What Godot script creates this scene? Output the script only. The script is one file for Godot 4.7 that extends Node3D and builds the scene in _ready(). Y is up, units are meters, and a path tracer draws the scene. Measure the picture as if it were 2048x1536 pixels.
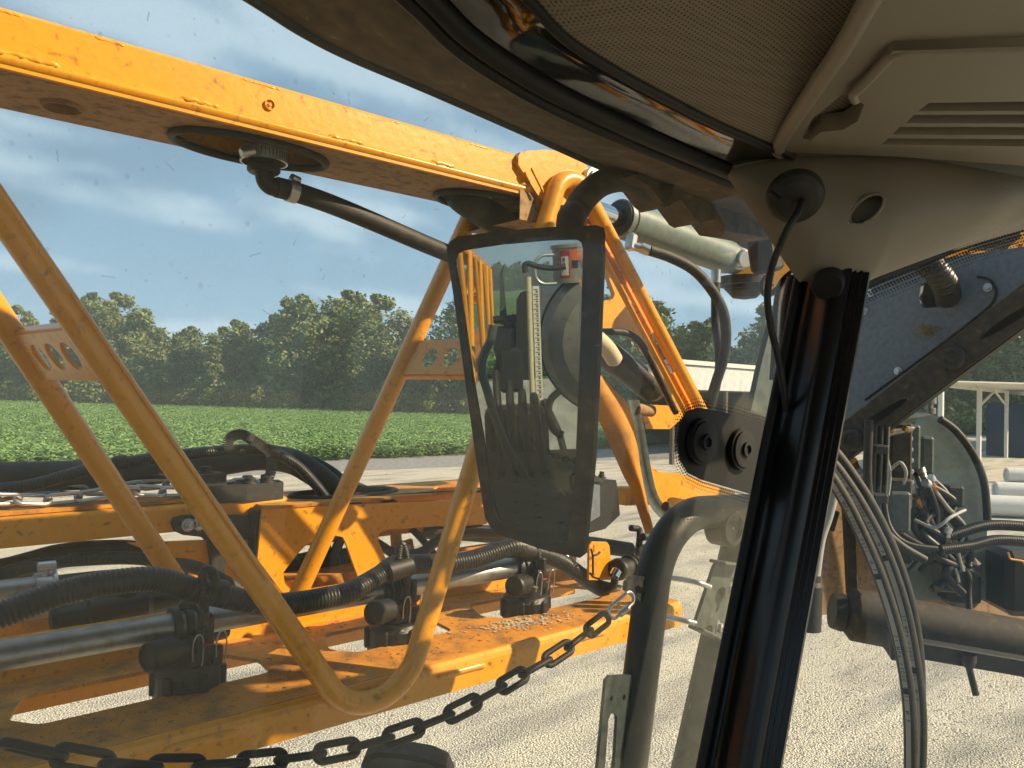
extends Node3D
# A sprayer cab looking out at its folded orange boom, with a field and a wood beyond.
# World: +X is the machine's forward direction, -Z its left side, y up, metres. The eye is at (0, 3, 0).

var M := {}
var rng := RandomNumberGenerator.new()
var taken := {}

func _ready() -> void:
	rng.seed = 7
	var cam := Camera3D.new()
	cam.name = "camera"
	cam.fov = 53.07
	cam.near = 0.02
	cam.far = 3000.0
	add_child(cam)
	cam.position = Vector3(0, 3, 0)
	cam.rotation_degrees = Vector3(0.7076, -40.3771, 1.1500)
	cam.current = true
	var env := Environment.new()
	env.background_mode = Environment.BG_SKY
	var sky := Sky.new()
	sky.sky_material = make_sky()
	env.sky = sky
	env.tonemap_mode = Environment.TONE_MAPPER_LINEAR
	env.tonemap_exposure = 1.72
	env.sdfgi_enabled = true
	env.ssao_enabled = true
	env.ssil_enabled = true
	env.fog_enabled = true
	env.fog_density = 0.0010
	env.fog_light_color = Color(0.70, 0.77, 0.80)
	var we := WorldEnvironment.new()
	we.name = "world_environment"
	we.environment = env
	add_child(we)
	var sun := DirectionalLight3D.new()
	sun.name = "sun"
	sun.light_color = Color(1.0, 0.90, 0.74)
	sun.light_energy = 1.55
	sun.light_angular_distance = 0.6
	sun.shadow_enabled = true
	add_child(sun)
	sun.look_at_from_position(Vector3.ZERO, Vector3(-1.0, -0.9, -1.0), Vector3.UP)
	make_materials()
	build_ground()
	build_trees()
	build_yard()
	build_cab()
	build_boom()
	build_outer_section()
	build_front()
	build_side()
	build_rear()

# ---------------------------------------------------------------- sky and materials
func make_sky() -> PanoramaSkyMaterial:
	var w := 1024
	var h := 512
	var img := Image.create(w, h, false, Image.FORMAT_RGBF)
	var n1 := FastNoiseLite.new()
	n1.seed = 11
	n1.frequency = 0.55
	n1.fractal_octaves = 5
	n1.domain_warp_enabled = true
	n1.domain_warp_amplitude = 0.6
	n1.domain_warp_frequency = 0.5
	var n2 := FastNoiseLite.new()
	n2.seed = 23
	n2.frequency = 0.22
	n2.fractal_octaves = 4
	for j in h:
		var th := PI * (j + 0.5) / h
		var y := cos(th)
		var rr := sin(th)
		for i in w:
			var a := TAU * ((i + 0.5) / w - 0.5)
			var c := Color(0.36, 0.36, 0.33)
			if y > -0.02:
				var yy := maxf(y, 0.0)
				var t := pow(1.0 - yy, 2.6)
				c = Color(0.085, 0.19, 0.31).lerp(Color(0.32, 0.49, 0.60), t)
				var k := 1.0 / (yy + 0.16)
				var px := sin(a) * rr * k
				var pz := -cos(a) * rr * k
				var d := n1.get_noise_2d(px * 1.0, pz * 2.1 + 4.0)
				var e := n2.get_noise_2d(px + 9.0, pz)
				var white := smoothstep(0.0, 0.42, d + 0.25 * e)
				var grey := smoothstep(0.0, 0.6, e - 0.4 * d)
				c = c.lerp(Color(0.175, 0.26, 0.335), 0.25 + grey * 0.65)
				c = c.lerp(Color(0.44, 0.56, 0.62), white * 0.7)
			img.set_pixel(i, j, c)
	var m := PanoramaSkyMaterial.new()
	m.panorama = ImageTexture.create_from_image(img)
	m.energy_multiplier = 0.88
	return m

func noise_tex(sd: int, freq: float, stops: Array, cols: Array, oct := 5, size := 512, kind := FastNoiseLite.TYPE_SIMPLEX_SMOOTH) -> NoiseTexture2D:
	var n := FastNoiseLite.new()
	n.seed = sd
	n.noise_type = kind
	n.frequency = freq
	n.fractal_octaves = oct
	var g := Gradient.new()
	g.offsets = PackedFloat32Array(stops)
	g.colors = PackedColorArray(cols)
	var t := NoiseTexture2D.new()
	t.width = size
	t.height = size
	t.seamless = true
	t.noise = n
	t.color_ramp = g
	return t

func plain(called: String, c: Color, rough := 0.6, metal := 0.0) -> StandardMaterial3D:
	var m := StandardMaterial3D.new()
	m.resource_name = called
	m.albedo_color = c
	m.roughness = rough
	m.metallic = metal
	M[called] = m
	return m

func grained(called: String, tex: Texture2D, scale: float, rough := 0.6, metal := 0.0, bump: Texture2D = null, depth := 0.0) -> StandardMaterial3D:
	var m := plain(called, Color.WHITE, rough, metal)
	m.albedo_texture = tex
	m.uv1_triplanar = true
	m.uv1_world_triplanar = true
	m.uv1_scale = Vector3.ONE * scale
	if bump:
		m.heightmap_enabled = true
		m.heightmap_texture = bump
		m.heightmap_scale = depth
	return m

func make_materials() -> void:
	var fine := noise_tex(3, 0.05, [0.0, 1.0], [Color.BLACK, Color.WHITE], 4)
	var o1 := noise_tex(5, 0.02, [0.0, 0.2, 0.3, 0.62, 0.8, 1.0], [Color(0.45, 0.32, 0.15), Color(0.77, 0.515, 0.12), Color(0.89, 0.60, 0.065), Color(0.905, 0.613, 0.06), Color(0.875, 0.598, 0.095), Color(0.75, 0.545, 0.22)], 8, 1024)
	var m := grained("orange", o1, 2.0, 0.36, 0.0, fine, 0.02)
	speckled(m, 91, 0.11, [0.0, 0.13, 0.19, 1.0], [Color(0.50, 0.42, 0.30), Color(0.86, 0.82, 0.72), Color(1, 1, 1), Color(1, 1, 1)], 3.1)
	m.clearcoat_enabled = true
	m.clearcoat = 0.35
	m.clearcoat_roughness = 0.2
	# horizontal plates carry a layer of brown dust and chaff
	var o2 := noise_tex(6, 0.011, [0.0, 0.3, 0.5, 0.68, 1.0], [Color(0.47, 0.34, 0.19), Color(0.66, 0.46, 0.19), Color(0.77, 0.52, 0.16), Color(0.83, 0.555, 0.12), Color(0.68, 0.52, 0.30)], 7)
	speckled(grained("orange_dust_and_shade", o2, 2.0, 0.72, 0.0, fine, 0.05), 92, 0.12, [0.0, 0.24, 0.34, 0.75, 0.85, 1.0], [Color(0.55, 0.46, 0.36), Color(0.86, 0.82, 0.75), Color(1, 1, 1), Color(1, 1, 1), Color(1.0, 0.98, 0.94), Color(0.92, 0.89, 0.84)], 3.7)
	var o3 := noise_tex(9, 0.02, [0.0, 0.3, 0.55, 0.8, 1.0], [Color(0.36, 0.28, 0.20), Color(0.55, 0.44, 0.32), Color(0.65, 0.53, 0.39), Color(0.62, 0.48, 0.32), Color(0.44, 0.34, 0.24)], 6)
	grained("orange_grimy", o3, 3.0, 0.8, 0.0, fine, 0.03)
	var k1 := noise_tex(12, 0.02, [0.0, 0.45, 0.75, 1.0], [Color(0.085, 0.085, 0.083), Color(0.13, 0.13, 0.125), Color(0.175, 0.17, 0.155), Color(0.29, 0.27, 0.235)], 6)
	grained("rubber", k1, 4.0, 0.62, 0.0, fine, 0.02)
	var k2 := noise_tex(13, 0.03, [0.0, 0.5, 0.8, 1.0], [Color(0.05, 0.05, 0.052), Color(0.075, 0.075, 0.075), Color(0.13, 0.12, 0.11), Color(0.30, 0.27, 0.22)], 6)
	grained("black_plastic", k2, 5.0, 0.5)
	grained("conduit", k1, 6.0, 0.42)
	var g1 := noise_tex(14, 0.03, [0.0, 0.5, 1.0], [Color(0.13, 0.135, 0.14), Color(0.18, 0.185, 0.19), Color(0.27, 0.26, 0.24)], 6)
	grained("grey_steel", g1, 4.0, 0.55, 0.15)
	var st := noise_tex(15, 0.02, [0.0, 0.4, 0.75, 1.0], [Color(0.47, 0.45, 0.41), Color(0.585, 0.575, 0.55), Color(0.625, 0.615, 0.59), Color(0.52, 0.50, 0.45)], 6)
	grained("stainless", st, 3.0, 0.38, 0.75)
	plain("zinc", Color(0.74, 0.75, 0.76), 0.34, 0.8)
	plain("chrome", Color(0.86, 0.87, 0.88), 0.08, 1.0)
	plain("brass", Color(0.62, 0.42, 0.22), 0.35, 0.9)
	var cy := noise_tex(16, 0.02, [0.0, 0.5, 0.85, 1.0], [Color(0.38, 0.425, 0.41), Color(0.44, 0.49, 0.47), Color(0.465, 0.51, 0.49), Color(0.55, 0.56, 0.52)], 5)
	grained("cylinder_paint", cy, 4.0, 0.42, 0.1)
	var gg := noise_tex(17, 0.02, [0.0, 0.5, 0.85, 1.0], [Color(0.20, 0.23, 0.22), Color(0.28, 0.32, 0.30), Color(0.32, 0.35, 0.33), Color(0.40, 0.39, 0.35)], 5)
	grained("green_grey_paint", gg, 4.0, 0.5, 0.1)
	var sh := noise_tex(18, 0.03, [0.0, 0.5, 0.86, 0.93, 1.0], [Color(0.35, 0.385, 0.425), Color(0.395, 0.43, 0.475), Color(0.42, 0.45, 0.49), Color(0.50, 0.51, 0.52), Color(0.62, 0.61, 0.57)], 7)
	grained("shroud_plastic", sh, 3.0, 0.55)
	var ro := noise_tex(19, 0.02, [0.0, 0.4, 0.7, 1.0], [Color(0.13, 0.11, 0.09), Color(0.19, 0.165, 0.13), Color(0.24, 0.205, 0.16), Color(0.40, 0.34, 0.25)], 6)
	grained("dusty_black", ro, 3.0, 0.75)
	var rd := noise_tex(21, 0.02, [0.0, 0.4, 0.7, 0.86, 1.0], [Color(0.24, 0.195, 0.14), Color(0.33, 0.275, 0.20), Color(0.38, 0.32, 0.24), Color(0.42, 0.36, 0.27), Color(0.58, 0.50, 0.37)], 7)
	speckled(grained("dusty_brown", rd, 2.6, 0.85), 93, 0.05, [0.0, 0.7, 0.8, 1.0], [Color(0.85, 0.85, 0.85), Color(1, 1, 1), Color(1, 0.98, 0.95), Color(0.8, 0.78, 0.74)], 4.0)
	grained("dark_grey_paint", noise_tex(22, 0.02, [0.0, 0.5, 0.85, 1.0], [Color(0.12, 0.128, 0.124), Color(0.165, 0.175, 0.17), Color(0.195, 0.20, 0.19), Color(0.28, 0.27, 0.245)], 6), 4.0, 0.45, 0.1)
	# cab interior
	var be := noise_tex(20, 0.2, [0.0, 1.0], [Color(0.465, 0.435, 0.38), Color(0.51, 0.48, 0.425)], 3)
	grained("beige_plastic", be, 12.0, 0.5, 0.0, fine, 0.01)
	M["weave"] = weave("weave", Color(0.49, 0.455, 0.395), Color(0.20, 0.185, 0.16))
	m = plain("gloss_black", Color(0.035, 0.035, 0.037), 0.1)
	m.clearcoat_enabled = true
	m.clearcoat = 0.7
	m.clearcoat_roughness = 0.05
	plain("pillar_black", Color(0.05, 0.05, 0.055), 0.28)
	plain("seal_black", Color(0.028, 0.028, 0.028), 0.6)
	plain("frit", Color(0.012, 0.012, 0.012), 0.55)
	m = plain("glass", Color(0.93, 1.0, 0.97, 0.03), 0.0)
	m.metallic_specular = 0.36
	m.transparency = BaseMaterial3D.TRANSPARENCY_ALPHA
	dust_film("side_dust", 61, 1300, 90, 0.07, Color(0.72, 0.66, 0.54))
	dust_film("front_dust", 62, 900, 700, 0.035, Color(0.72, 0.68, 0.58))
	plain("mirror_glass", Color(0.70, 0.74, 0.73), 0.0, 1.0)
	dust_film("mirror_dust", 63, 2600, 300, 0.11, Color(0.50, 0.47, 0.40))
	plain("white_paint", Color(0.80, 0.80, 0.78), 0.55)
	plain("blue_paint", Color(0.06, 0.19, 0.30), 0.6)
	plain("decal_white", Color(0.85, 0.84, 0.80), 0.5)
	plain("decal_red", Color(0.65, 0.10, 0.07), 0.5)
	plain("decal_orange", Color(0.80, 0.36, 0.08), 0.5)
	plain("ink", Color(0.04, 0.04, 0.04), 0.6)
	plain("hose_print", Color(0.62, 0.63, 0.63), 0.6)
	m = plain("tank_plastic", Color(0.78, 0.74, 0.62), 0.4)
	plain("chain_black", Color(0.035, 0.035, 0.037), 0.6)
	plain("chaff", Color(0.60, 0.50, 0.32), 0.9)
	plain("droppings", Color(0.74, 0.71, 0.62), 0.9)
	plain("red_plastic", Color(0.5, 0.05, 0.05), 0.5)

func weave(called: String, lite: Color, dark: Color) -> StandardMaterial3D:
	# woven cloth: rows of small dark gaps between light yarns, drawn as one tile of 8 x 8 stitches
	var n := 256
	var img := Image.create(n, n, false, Image.FORMAT_RGB8)
	var hm := Image.create(n, n, false, Image.FORMAT_RGB8)
	var r := RandomNumberGenerator.new()
	r.seed = 4
	for j in n:
		for i in n:
			var row := int(j / 16.0)
			var x := fmod(i + (8 if row % 2 else 0), 16.0) / 16.0 - 0.5
			var y := fmod(j, 16.0) / 16.0 - 0.5
			var d := sqrt(x * x * 1.3 + y * y * 1.3)
			var t := smoothstep(0.17, 0.34, d)
			var c := dark.lerp(lite, t)
			c = c * (0.93 + 0.14 * r.randf())
			img.set_pixel(i, j, c)
			hm.set_pixel(i, j, Color(t, t, t))
	img.generate_mipmaps()
	var m := grained(called, ImageTexture.create_from_image(img), 14.0, 0.95, 0.0, ImageTexture.create_from_image(hm), 0.05)
	return m

func speckled(m: StandardMaterial3D, sd: int, freq: float, stops: Array, cols: Array, scale: float) -> void:
	# a second, finer layer of flecks over the paint
	m.detail_enabled = true
	m.detail_blend_mode = BaseMaterial3D.BLEND_MODE_MUL
	m.detail_uv_layer = BaseMaterial3D.DETAIL_UV_2
	m.uv2_triplanar = true
	m.uv2_world_triplanar = true
	m.uv2_scale = Vector3.ONE * scale
	m.detail_albedo = noise_tex(sd, freq, stops, cols, 4)

func dust_film(called: String, sd: int, spots: int, streaks: int, base: float, tint: Color) -> void:
	# dried dust and splash marks on glass: alpha grain, round spots and short dashes
	var n := 1024
	var r := RandomNumberGenerator.new()
	r.seed = sd
	var f := FastNoiseLite.new()
	f.seed = sd
	f.frequency = 0.012
	f.fractal_octaves = 5
	var g := FastNoiseLite.new()
	g.seed = sd + 1
	g.frequency = 0.2
	var img := Image.create(n, n, false, Image.FORMAT_RGBA8)
	for j in n:
		for i in n:
			var a := base * (0.75 + 0.6 * f.get_noise_2d(i, j)) * (0.8 + 0.5 * g.get_noise_2d(i, j))
			img.set_pixel(i, j, Color(tint.r, tint.g, tint.b, clampf(a, 0.0, 1.0)))
	for k in spots:
		var cx := r.randf() * n
		var cy := r.randf() * n
		var rad := 0.7 + 2.3 * pow(r.randf(), 4.0)
		var al := r.randf_range(0.05, 0.26)
		for j in range(int(cy - rad - 1), int(cy + rad + 2)):
			for i in range(int(cx - rad - 1), int(cx + rad + 2)):
				if Vector2(i - cx, (j - cy) * 0.8).length() < rad:
					img.set_pixel(posmod(i, n), posmod(j, n), Color(tint.r, tint.g, tint.b, al))
	for k in streaks:
		var p := Vector2(r.randf(), r.randf()) * n
		var d := Vector2.from_angle(r.randf() * TAU)
		var l := r.randf_range(4, 16)
		var al := r.randf_range(0.15, 0.6)
		var i := 0.0
		while i < l:
			p += d
			d = d.rotated(r.randf_range(-0.15, 0.15))
			img.set_pixel(posmod(int(p.x), n), posmod(int(p.y), n), Color(0.8, 0.77, 0.68, al))
			i += 1.0
	var m := grained(called, ImageTexture.create_from_image(img), 1.5, 0.9)
	m.transparency = BaseMaterial3D.TRANSPARENCY_ALPHA

# ---------------------------------------------------------------- naming
func numbered(called: String) -> String:
	if not taken.has(called):
		taken[called] = 0
		return called
	taken[called] += 1
	return "%s_%03d" % [called, taken[called]]

func tag(o: Node, label := "", category := "", group := "", kind := "") -> void:
	if label:
		o.set_meta("label", label)
	if category:
		o.set_meta("category", category)
	if group:
		o.set_meta("group", group)
	if kind:
		o.set_meta("kind", kind)

func thing(called: String, label: String, category: String, base: Vector3, group := "") -> Node3D:
	var o := Node3D.new()
	o.name = numbered(called)
	add_child(o)
	o.position = base
	tag(o, label, category, group)
	return o

func part(parent: Node3D, called: String, s: SurfaceTool, mat, label := "") -> MeshInstance3D:
	# the shape is drawn in world metres
	s.generate_normals()
	var o := MeshInstance3D.new()
	o.name = called if parent != self else numbered(called)
	o.mesh = s.commit()
	o.material_override = M[mat] if mat is String else mat
	parent.add_child(o, true)
	o.global_transform = Transform3D.IDENTITY
	if label:
		o.set_meta("label", label)
	return o

func put(parent: Node3D, called: String, mesh: Mesh, mat, at: Transform3D) -> MeshInstance3D:
	var o := MeshInstance3D.new()
	o.name = called if parent != self else numbered(called)
	o.mesh = mesh
	o.material_override = M[mat] if mat is String else mat
	parent.add_child(o, true)
	o.global_transform = at
	return o

func single(called: String, s: SurfaceTool, mat, label: String, category: String, base: Vector3, group := "") -> MeshInstance3D:
	# a thing that is one mesh, drawn in world metres, with its origin moved to its base
	s.generate_normals()
	var src := s.commit_to_arrays()
	var v: PackedVector3Array = src[Mesh.ARRAY_VERTEX]
	for i in v.size():
		v[i] -= base
	src[Mesh.ARRAY_VERTEX] = v
	var am := ArrayMesh.new()
	am.add_surface_from_arrays(Mesh.PRIMITIVE_TRIANGLES, src)
	var o := put(self, called, am, mat, Transform3D(Basis(), base))
	tag(o, label, category, group)
	return o

func mesh_of(s: SurfaceTool) -> ArrayMesh:
	s.generate_normals()
	return s.commit()

# ---------------------------------------------------------------- shapes (anticlockwise seen from outside)
func surf() -> SurfaceTool:
	var s := SurfaceTool.new()
	s.begin(Mesh.PRIMITIVE_TRIANGLES)
	s.set_smooth_group(-1)
	return s

func tri(s: SurfaceTool, a: Vector3, b: Vector3, c: Vector3) -> void:
	s.add_vertex(a)
	s.add_vertex(c)
	s.add_vertex(b)

func quad(s: SurfaceTool, a: Vector3, b: Vector3, c: Vector3, d: Vector3) -> void:
	tri(s, a, b, c)
	tri(s, a, c, d)

func spline(p: Array, per := 8) -> Array:
	var out := []
	var n := p.size()
	for i in n - 1:
		var p0: Vector3 = p[maxi(i - 1, 0)]
		var p1: Vector3 = p[i]
		var p2: Vector3 = p[i + 1]
		var p3: Vector3 = p[mini(i + 2, n - 1)]
		for k in per:
			var t := float(k) / per
			out.append(0.5 * ((2.0 * p1) + (p2 - p0) * t + (2.0 * p0 - 5.0 * p1 + 4.0 * p2 - p3) * t * t + (3.0 * p1 - p0 - 3.0 * p2 + p3) * t * t * t))
	out.append(p[n - 1])
	return out

func resample(p: Array, step: float) -> Array:
	var out := [p[0]]
	var left := step
	for i in p.size() - 1:
		var a: Vector3 = p[i]
		var b: Vector3 = p[i + 1]
		var l := a.distance_to(b)
		var at := left
		while at <= l:
			out.append(a.lerp(b, at / l))
			at += step
		left = at - l
	return out

func rounded(p: Array, r: float, seg := 8) -> Array:
	# a polyline whose inner corners become arcs
	var out := [p[0]]
	for i in range(1, p.size() - 1):
		var b: Vector3 = p[i]
		var u: Vector3 = (p[i - 1] - b).normalized()
		var v: Vector3 = (p[i + 1] - b).normalized()
		var half := acos(clampf(u.dot(v), -1, 1)) / 2.0
		var cut := minf(r / tan(half), minf(b.distance_to(p[i - 1]), b.distance_to(p[i + 1])) * 0.49)
		var rr := cut * tan(half)
		var c := b + (u + v).normalized() * (rr / sin(half))
		var a0 := b + u * cut - c
		var a1 := b + v * cut - c
		for k in seg + 1:
			out.append(c + a0.slerp(a1, float(k) / seg))
	out.append(p[p.size() - 1])
	return out

func tube(s: SurfaceTool, p: Array, r, sides := 12, caps := true, closed := false) -> void:
	var n := p.size()
	var rings := []
	var t0: Vector3 = (p[1] - p[0]).normalized()
	var nx := t0.cross(Vector3.UP if absf(t0.y) < 0.9 else Vector3.RIGHT).normalized()
	var tl := t0
	for i in n:
		var t: Vector3
		if closed:
			t = p[(i + 1) % n] - p[(i - 1 + n) % n]
		else:
			t = p[mini(i + 1, n - 1)] - p[maxi(i - 1, 0)]
		t = t.normalized() if t.length() > 1e-7 else tl
		tl = t
		nx = (nx - t * nx.dot(t)).normalized()
		var ny := t.cross(nx)
		var rr: float = r[i] if r is Array else r
		var ring := PackedVector3Array()
		for k in sides:
			var a := TAU * k / sides
			ring.append(p[i] + (nx * cos(a) + ny * sin(a)) * rr)
		rings.append(ring)
	s.set_smooth_group(1)
	for i in (n if closed else n - 1):
		var a: PackedVector3Array = rings[i]
		var b: PackedVector3Array = rings[(i + 1) % n]
		for k in sides:
			var k2 := (k + 1) % sides
			quad(s, a[k], a[k2], b[k2], b[k])
	s.set_smooth_group(-1)
	if caps and not closed:
		for k in sides:
			var k2 := (k + 1) % sides
			tri(s, p[0], rings[0][k2], rings[0][k])
			tri(s, p[n - 1], rings[n - 1][k], rings[n - 1][k2])

func corrugated(s: SurfaceTool, p: Array, r: float, pitch := 0.0055, deep := 0.002, sides := 14) -> void:
	var q := resample(p, pitch / 4.0)
	var rr := []
	for i in q.size():
		rr.append(r - (deep if i % 4 == 0 else 0.0))
	tube(s, q, rr, sides)

func lathe(s: SurfaceTool, o: Vector3, axis: Vector3, prof: Array, sides := 20) -> void:
	# prof: [distance along the axis, radius]
	var t := axis.normalized()
	var nx := t.cross(Vector3.UP if absf(t.y) < 0.9 else Vector3.RIGHT).normalized()
	var ny := t.cross(nx)
	for i in prof.size() - 1:
		s.set_smooth_group(10 + i)
		for k in sides:
			var a := TAU * k / sides
			var b := TAU * (k + 1) / sides
			var da := nx * cos(a) + ny * sin(a)
			var db := nx * cos(b) + ny * sin(b)
			var p0: Vector3 = o + t * prof[i][0]
			var p1: Vector3 = o + t * prof[i + 1][0]
			quad(s, p0 + da * prof[i][1], p0 + db * prof[i][1], p1 + db * prof[i + 1][1], p1 + da * prof[i + 1][1])
	s.set_smooth_group(-1)

func drum(s: SurfaceTool, a: Vector3, b: Vector3, r: float, bev := 0.0, sides := 20) -> void:
	var l := a.distance_to(b)
	var e := bev if bev > 0.0 else minf(r, l) * 0.08
	lathe(s, a, b - a, [[0, 0], [0, r - e], [e, r], [l - e, r], [l, r - e], [l, 0]], sides)

func hexhead(s: SurfaceTool, o: Vector3, n: Vector3, r: float) -> void:
	# washer, hexagon and stub of a bolt that stands out along n
	lathe(s, o, n, [[0, 0], [0, r * 1.45], [r * 0.25, r * 1.4], [r * 0.25, 0]], 14)
	lathe(s, o + n * r * 0.25, n, [[0, r], [r * 0.75, r], [r * 0.9, r * 0.8], [r * 0.9, 0]], 6)

func rbox(s: SurfaceTool, c: Vector3, half: Vector3, bas := Basis(), bev := 0.004) -> void:
	var b := minf(bev, minf(half.x, minf(half.y, half.z)) * 0.6)
	var f := func(x: float, y: float, z: float) -> Vector3: return c + bas * Vector3(x, y, z)
	var h := half
	var i := half - Vector3.ONE * b
	for g in [1.0, -1.0]:
		var q := [[f.call(g * h.x, -i.y, -i.z), f.call(g * h.x, i.y, -i.z), f.call(g * h.x, i.y, i.z), f.call(g * h.x, -i.y, i.z)],
			[f.call(-i.x, g * h.y, -i.z), f.call(-i.x, g * h.y, i.z), f.call(i.x, g * h.y, i.z), f.call(i.x, g * h.y, -i.z)],
			[f.call(-i.x, -i.y, g * h.z), f.call(i.x, -i.y, g * h.z), f.call(i.x, i.y, g * h.z), f.call(-i.x, i.y, g * h.z)]]
		for r in q:
			if g > 0:
				quad(s, r[0], r[1], r[2], r[3])
			else:
				quad(s, r[3], r[2], r[1], r[0])
	for gx in [1.0, -1.0]:
		for gy in [1.0, -1.0]:
			facing(s, [f.call(gx * h.x, gy * i.y, -i.z), f.call(gx * h.x, gy * i.y, i.z), f.call(gx * i.x, gy * h.y, i.z), f.call(gx * i.x, gy * h.y, -i.z)], c)
			facing(s, [f.call(gx * h.x, -i.y, gy * i.z), f.call(gx * h.x, i.y, gy * i.z), f.call(gx * i.x, i.y, gy * h.z), f.call(gx * i.x, -i.y, gy * h.z)], c)
			facing(s, [f.call(-i.x, gx * h.y, gy * i.z), f.call(i.x, gx * h.y, gy * i.z), f.call(i.x, gx * i.y, gy * h.z), f.call(-i.x, gx * i.y, gy * h.z)], c)
			for gz in [1.0, -1.0]:
				facing(s, [f.call(gx * h.x, gy * i.y, gz * i.z), f.call(gx * i.x, gy * h.y, gz * i.z), f.call(gx * i.x, gy * i.y, gz * h.z)], c)

func facing(s: SurfaceTool, q: Array, away_from: Vector3) -> void:
	# a polygon turned so that it looks away from a point
	var n: Vector3 = (q[1] - q[0]).cross(q[2] - q[0])
	if n.dot(q[0] - away_from) < 0:
		q.reverse()
	tri(s, q[0], q[1], q[2])
	if q.size() > 3:
		tri(s, q[0], q[2], q[3])

func bar(s: SurfaceTool, a: Vector3, b: Vector3, w: float, h: float, up := Vector3.UP, bev := 0.003) -> void:
	# a box beam from a to b, w wide and h high
	var x := (b - a).normalized()
	var z := x.cross(up).normalized()
	var y := z.cross(x)
	rbox(s, (a + b) / 2.0, Vector3(a.distance_to(b) / 2.0, h / 2.0, w / 2.0), Basis(x, y, z), bev)

func ellipse(c: Vector2, rx: float, ry: float, n := 24, turn := 0.0) -> PackedVector2Array:
	var out := PackedVector2Array()
	for k in n:
		var a := TAU * k / n
		out.append(c + Vector2(cos(a) * rx, sin(a) * ry).rotated(turn))
	return out

func soft_poly(p: Array, r: float, seg := 4) -> PackedVector2Array:
	# a closed outline with rounded corners; r may be one radius or one for each corner
	var out := PackedVector2Array()
	var n := p.size()
	for i in n:
		var b: Vector2 = p[i]
		var a: Vector2 = p[(i - 1 + n) % n]
		var c: Vector2 = p[(i + 1) % n]
		var u := (a - b).normalized()
		var v := (c - b).normalized()
		var half := acos(clampf(u.dot(v), -1, 1)) / 2.0
		if half > 1.5 or r <= 0.0:
			out.append(b)
			continue
		var cut := minf(r / tan(half), minf(b.distance_to(a), b.distance_to(c)) * 0.45)
		for k in seg + 1:
			var t := float(k) / seg
			out.append((b + u * cut).lerp(b, t).lerp(b.lerp(b + v * cut, t), t))
	return out

func area2(p: PackedVector2Array) -> float:
	var a := 0.0
	for i in p.size():
		a += p[i].cross(p[(i + 1) % p.size()])
	return a / 2.0

func merged(outer: PackedVector2Array, holes: Array) -> PackedVector2Array:
	var poly := outer.duplicate()
	var rest := holes.duplicate()
	rest.sort_custom(func(a, b): return hmax(a) > hmax(b))
	for h in rest:
		var best := 1e18
		var bi := 0
		var bj := 0
		for j in h.size():
			for i in poly.size():
				var d := poly[i].distance_squared_to(h[j])
				if d < best:
					var ok := true
					for e in poly.size():
						var e2 := (e + 1) % poly.size()
						if e == i or e2 == i:
							continue
						if Geometry2D.segment_intersects_segment(poly[i], h[j], poly[e], poly[e2]) != null and not poly[e].is_equal_approx(poly[i]) and not poly[e2].is_equal_approx(poly[i]):
							ok = false
							break
					if ok:
						best = d
						bi = i
						bj = j
		var out := PackedVector2Array()
		for i in bi + 1:
			out.append(poly[i])
		for k in h.size() + 1:
			out.append(h[(bj + k) % h.size()])
		for i in range(bi, poly.size()):
			out.append(poly[i])
		poly = out
	return poly

func hmax(p: PackedVector2Array) -> float:
	var m := -1e18
	for q in p:
		m = maxf(m, q.x)
	return m

func earcut(p: PackedVector2Array) -> PackedInt32Array:
	var idx := Array(range(p.size()))
	var out := PackedInt32Array()
	var guard := 0
	while idx.size() > 2 and guard < 4000:
		guard += 1
		var cut := -1
		var bestq := -1.0
		var n := idx.size()
		for i in n:
			var a := p[idx[(i - 1 + n) % n]]
			var b := p[idx[i]]
			var c := p[idx[(i + 1) % n]]
			var ar := (b - a).cross(c - a)
			if ar <= 1e-12:
				continue
			var ok := true
			for j in idx:
				var q := p[j]
				if q.is_equal_approx(a) or q.is_equal_approx(b) or q.is_equal_approx(c):
					continue
				if (b - a).cross(q - a) >= -1e-12 and (c - b).cross(q - b) >= -1e-12 and (a - c).cross(q - c) >= -1e-12:
					ok = false
					break
			if ok:
				cut = i
				break
		if cut < 0:
			for i in n:
				var a := p[idx[(i - 1 + n) % n]]
				var c := p[idx[(i + 1) % n]]
				if absf((p[idx[i]] - a).cross(c - a)) <= 1e-12:
					cut = i
					break
			if cut < 0:
				break
			idx.remove_at(cut)
			continue
		out.append_array([idx[(cut - 1 + n) % n], idx[cut], idx[(cut + 1) % n]])
		idx.remove_at(cut)
	return out

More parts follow.
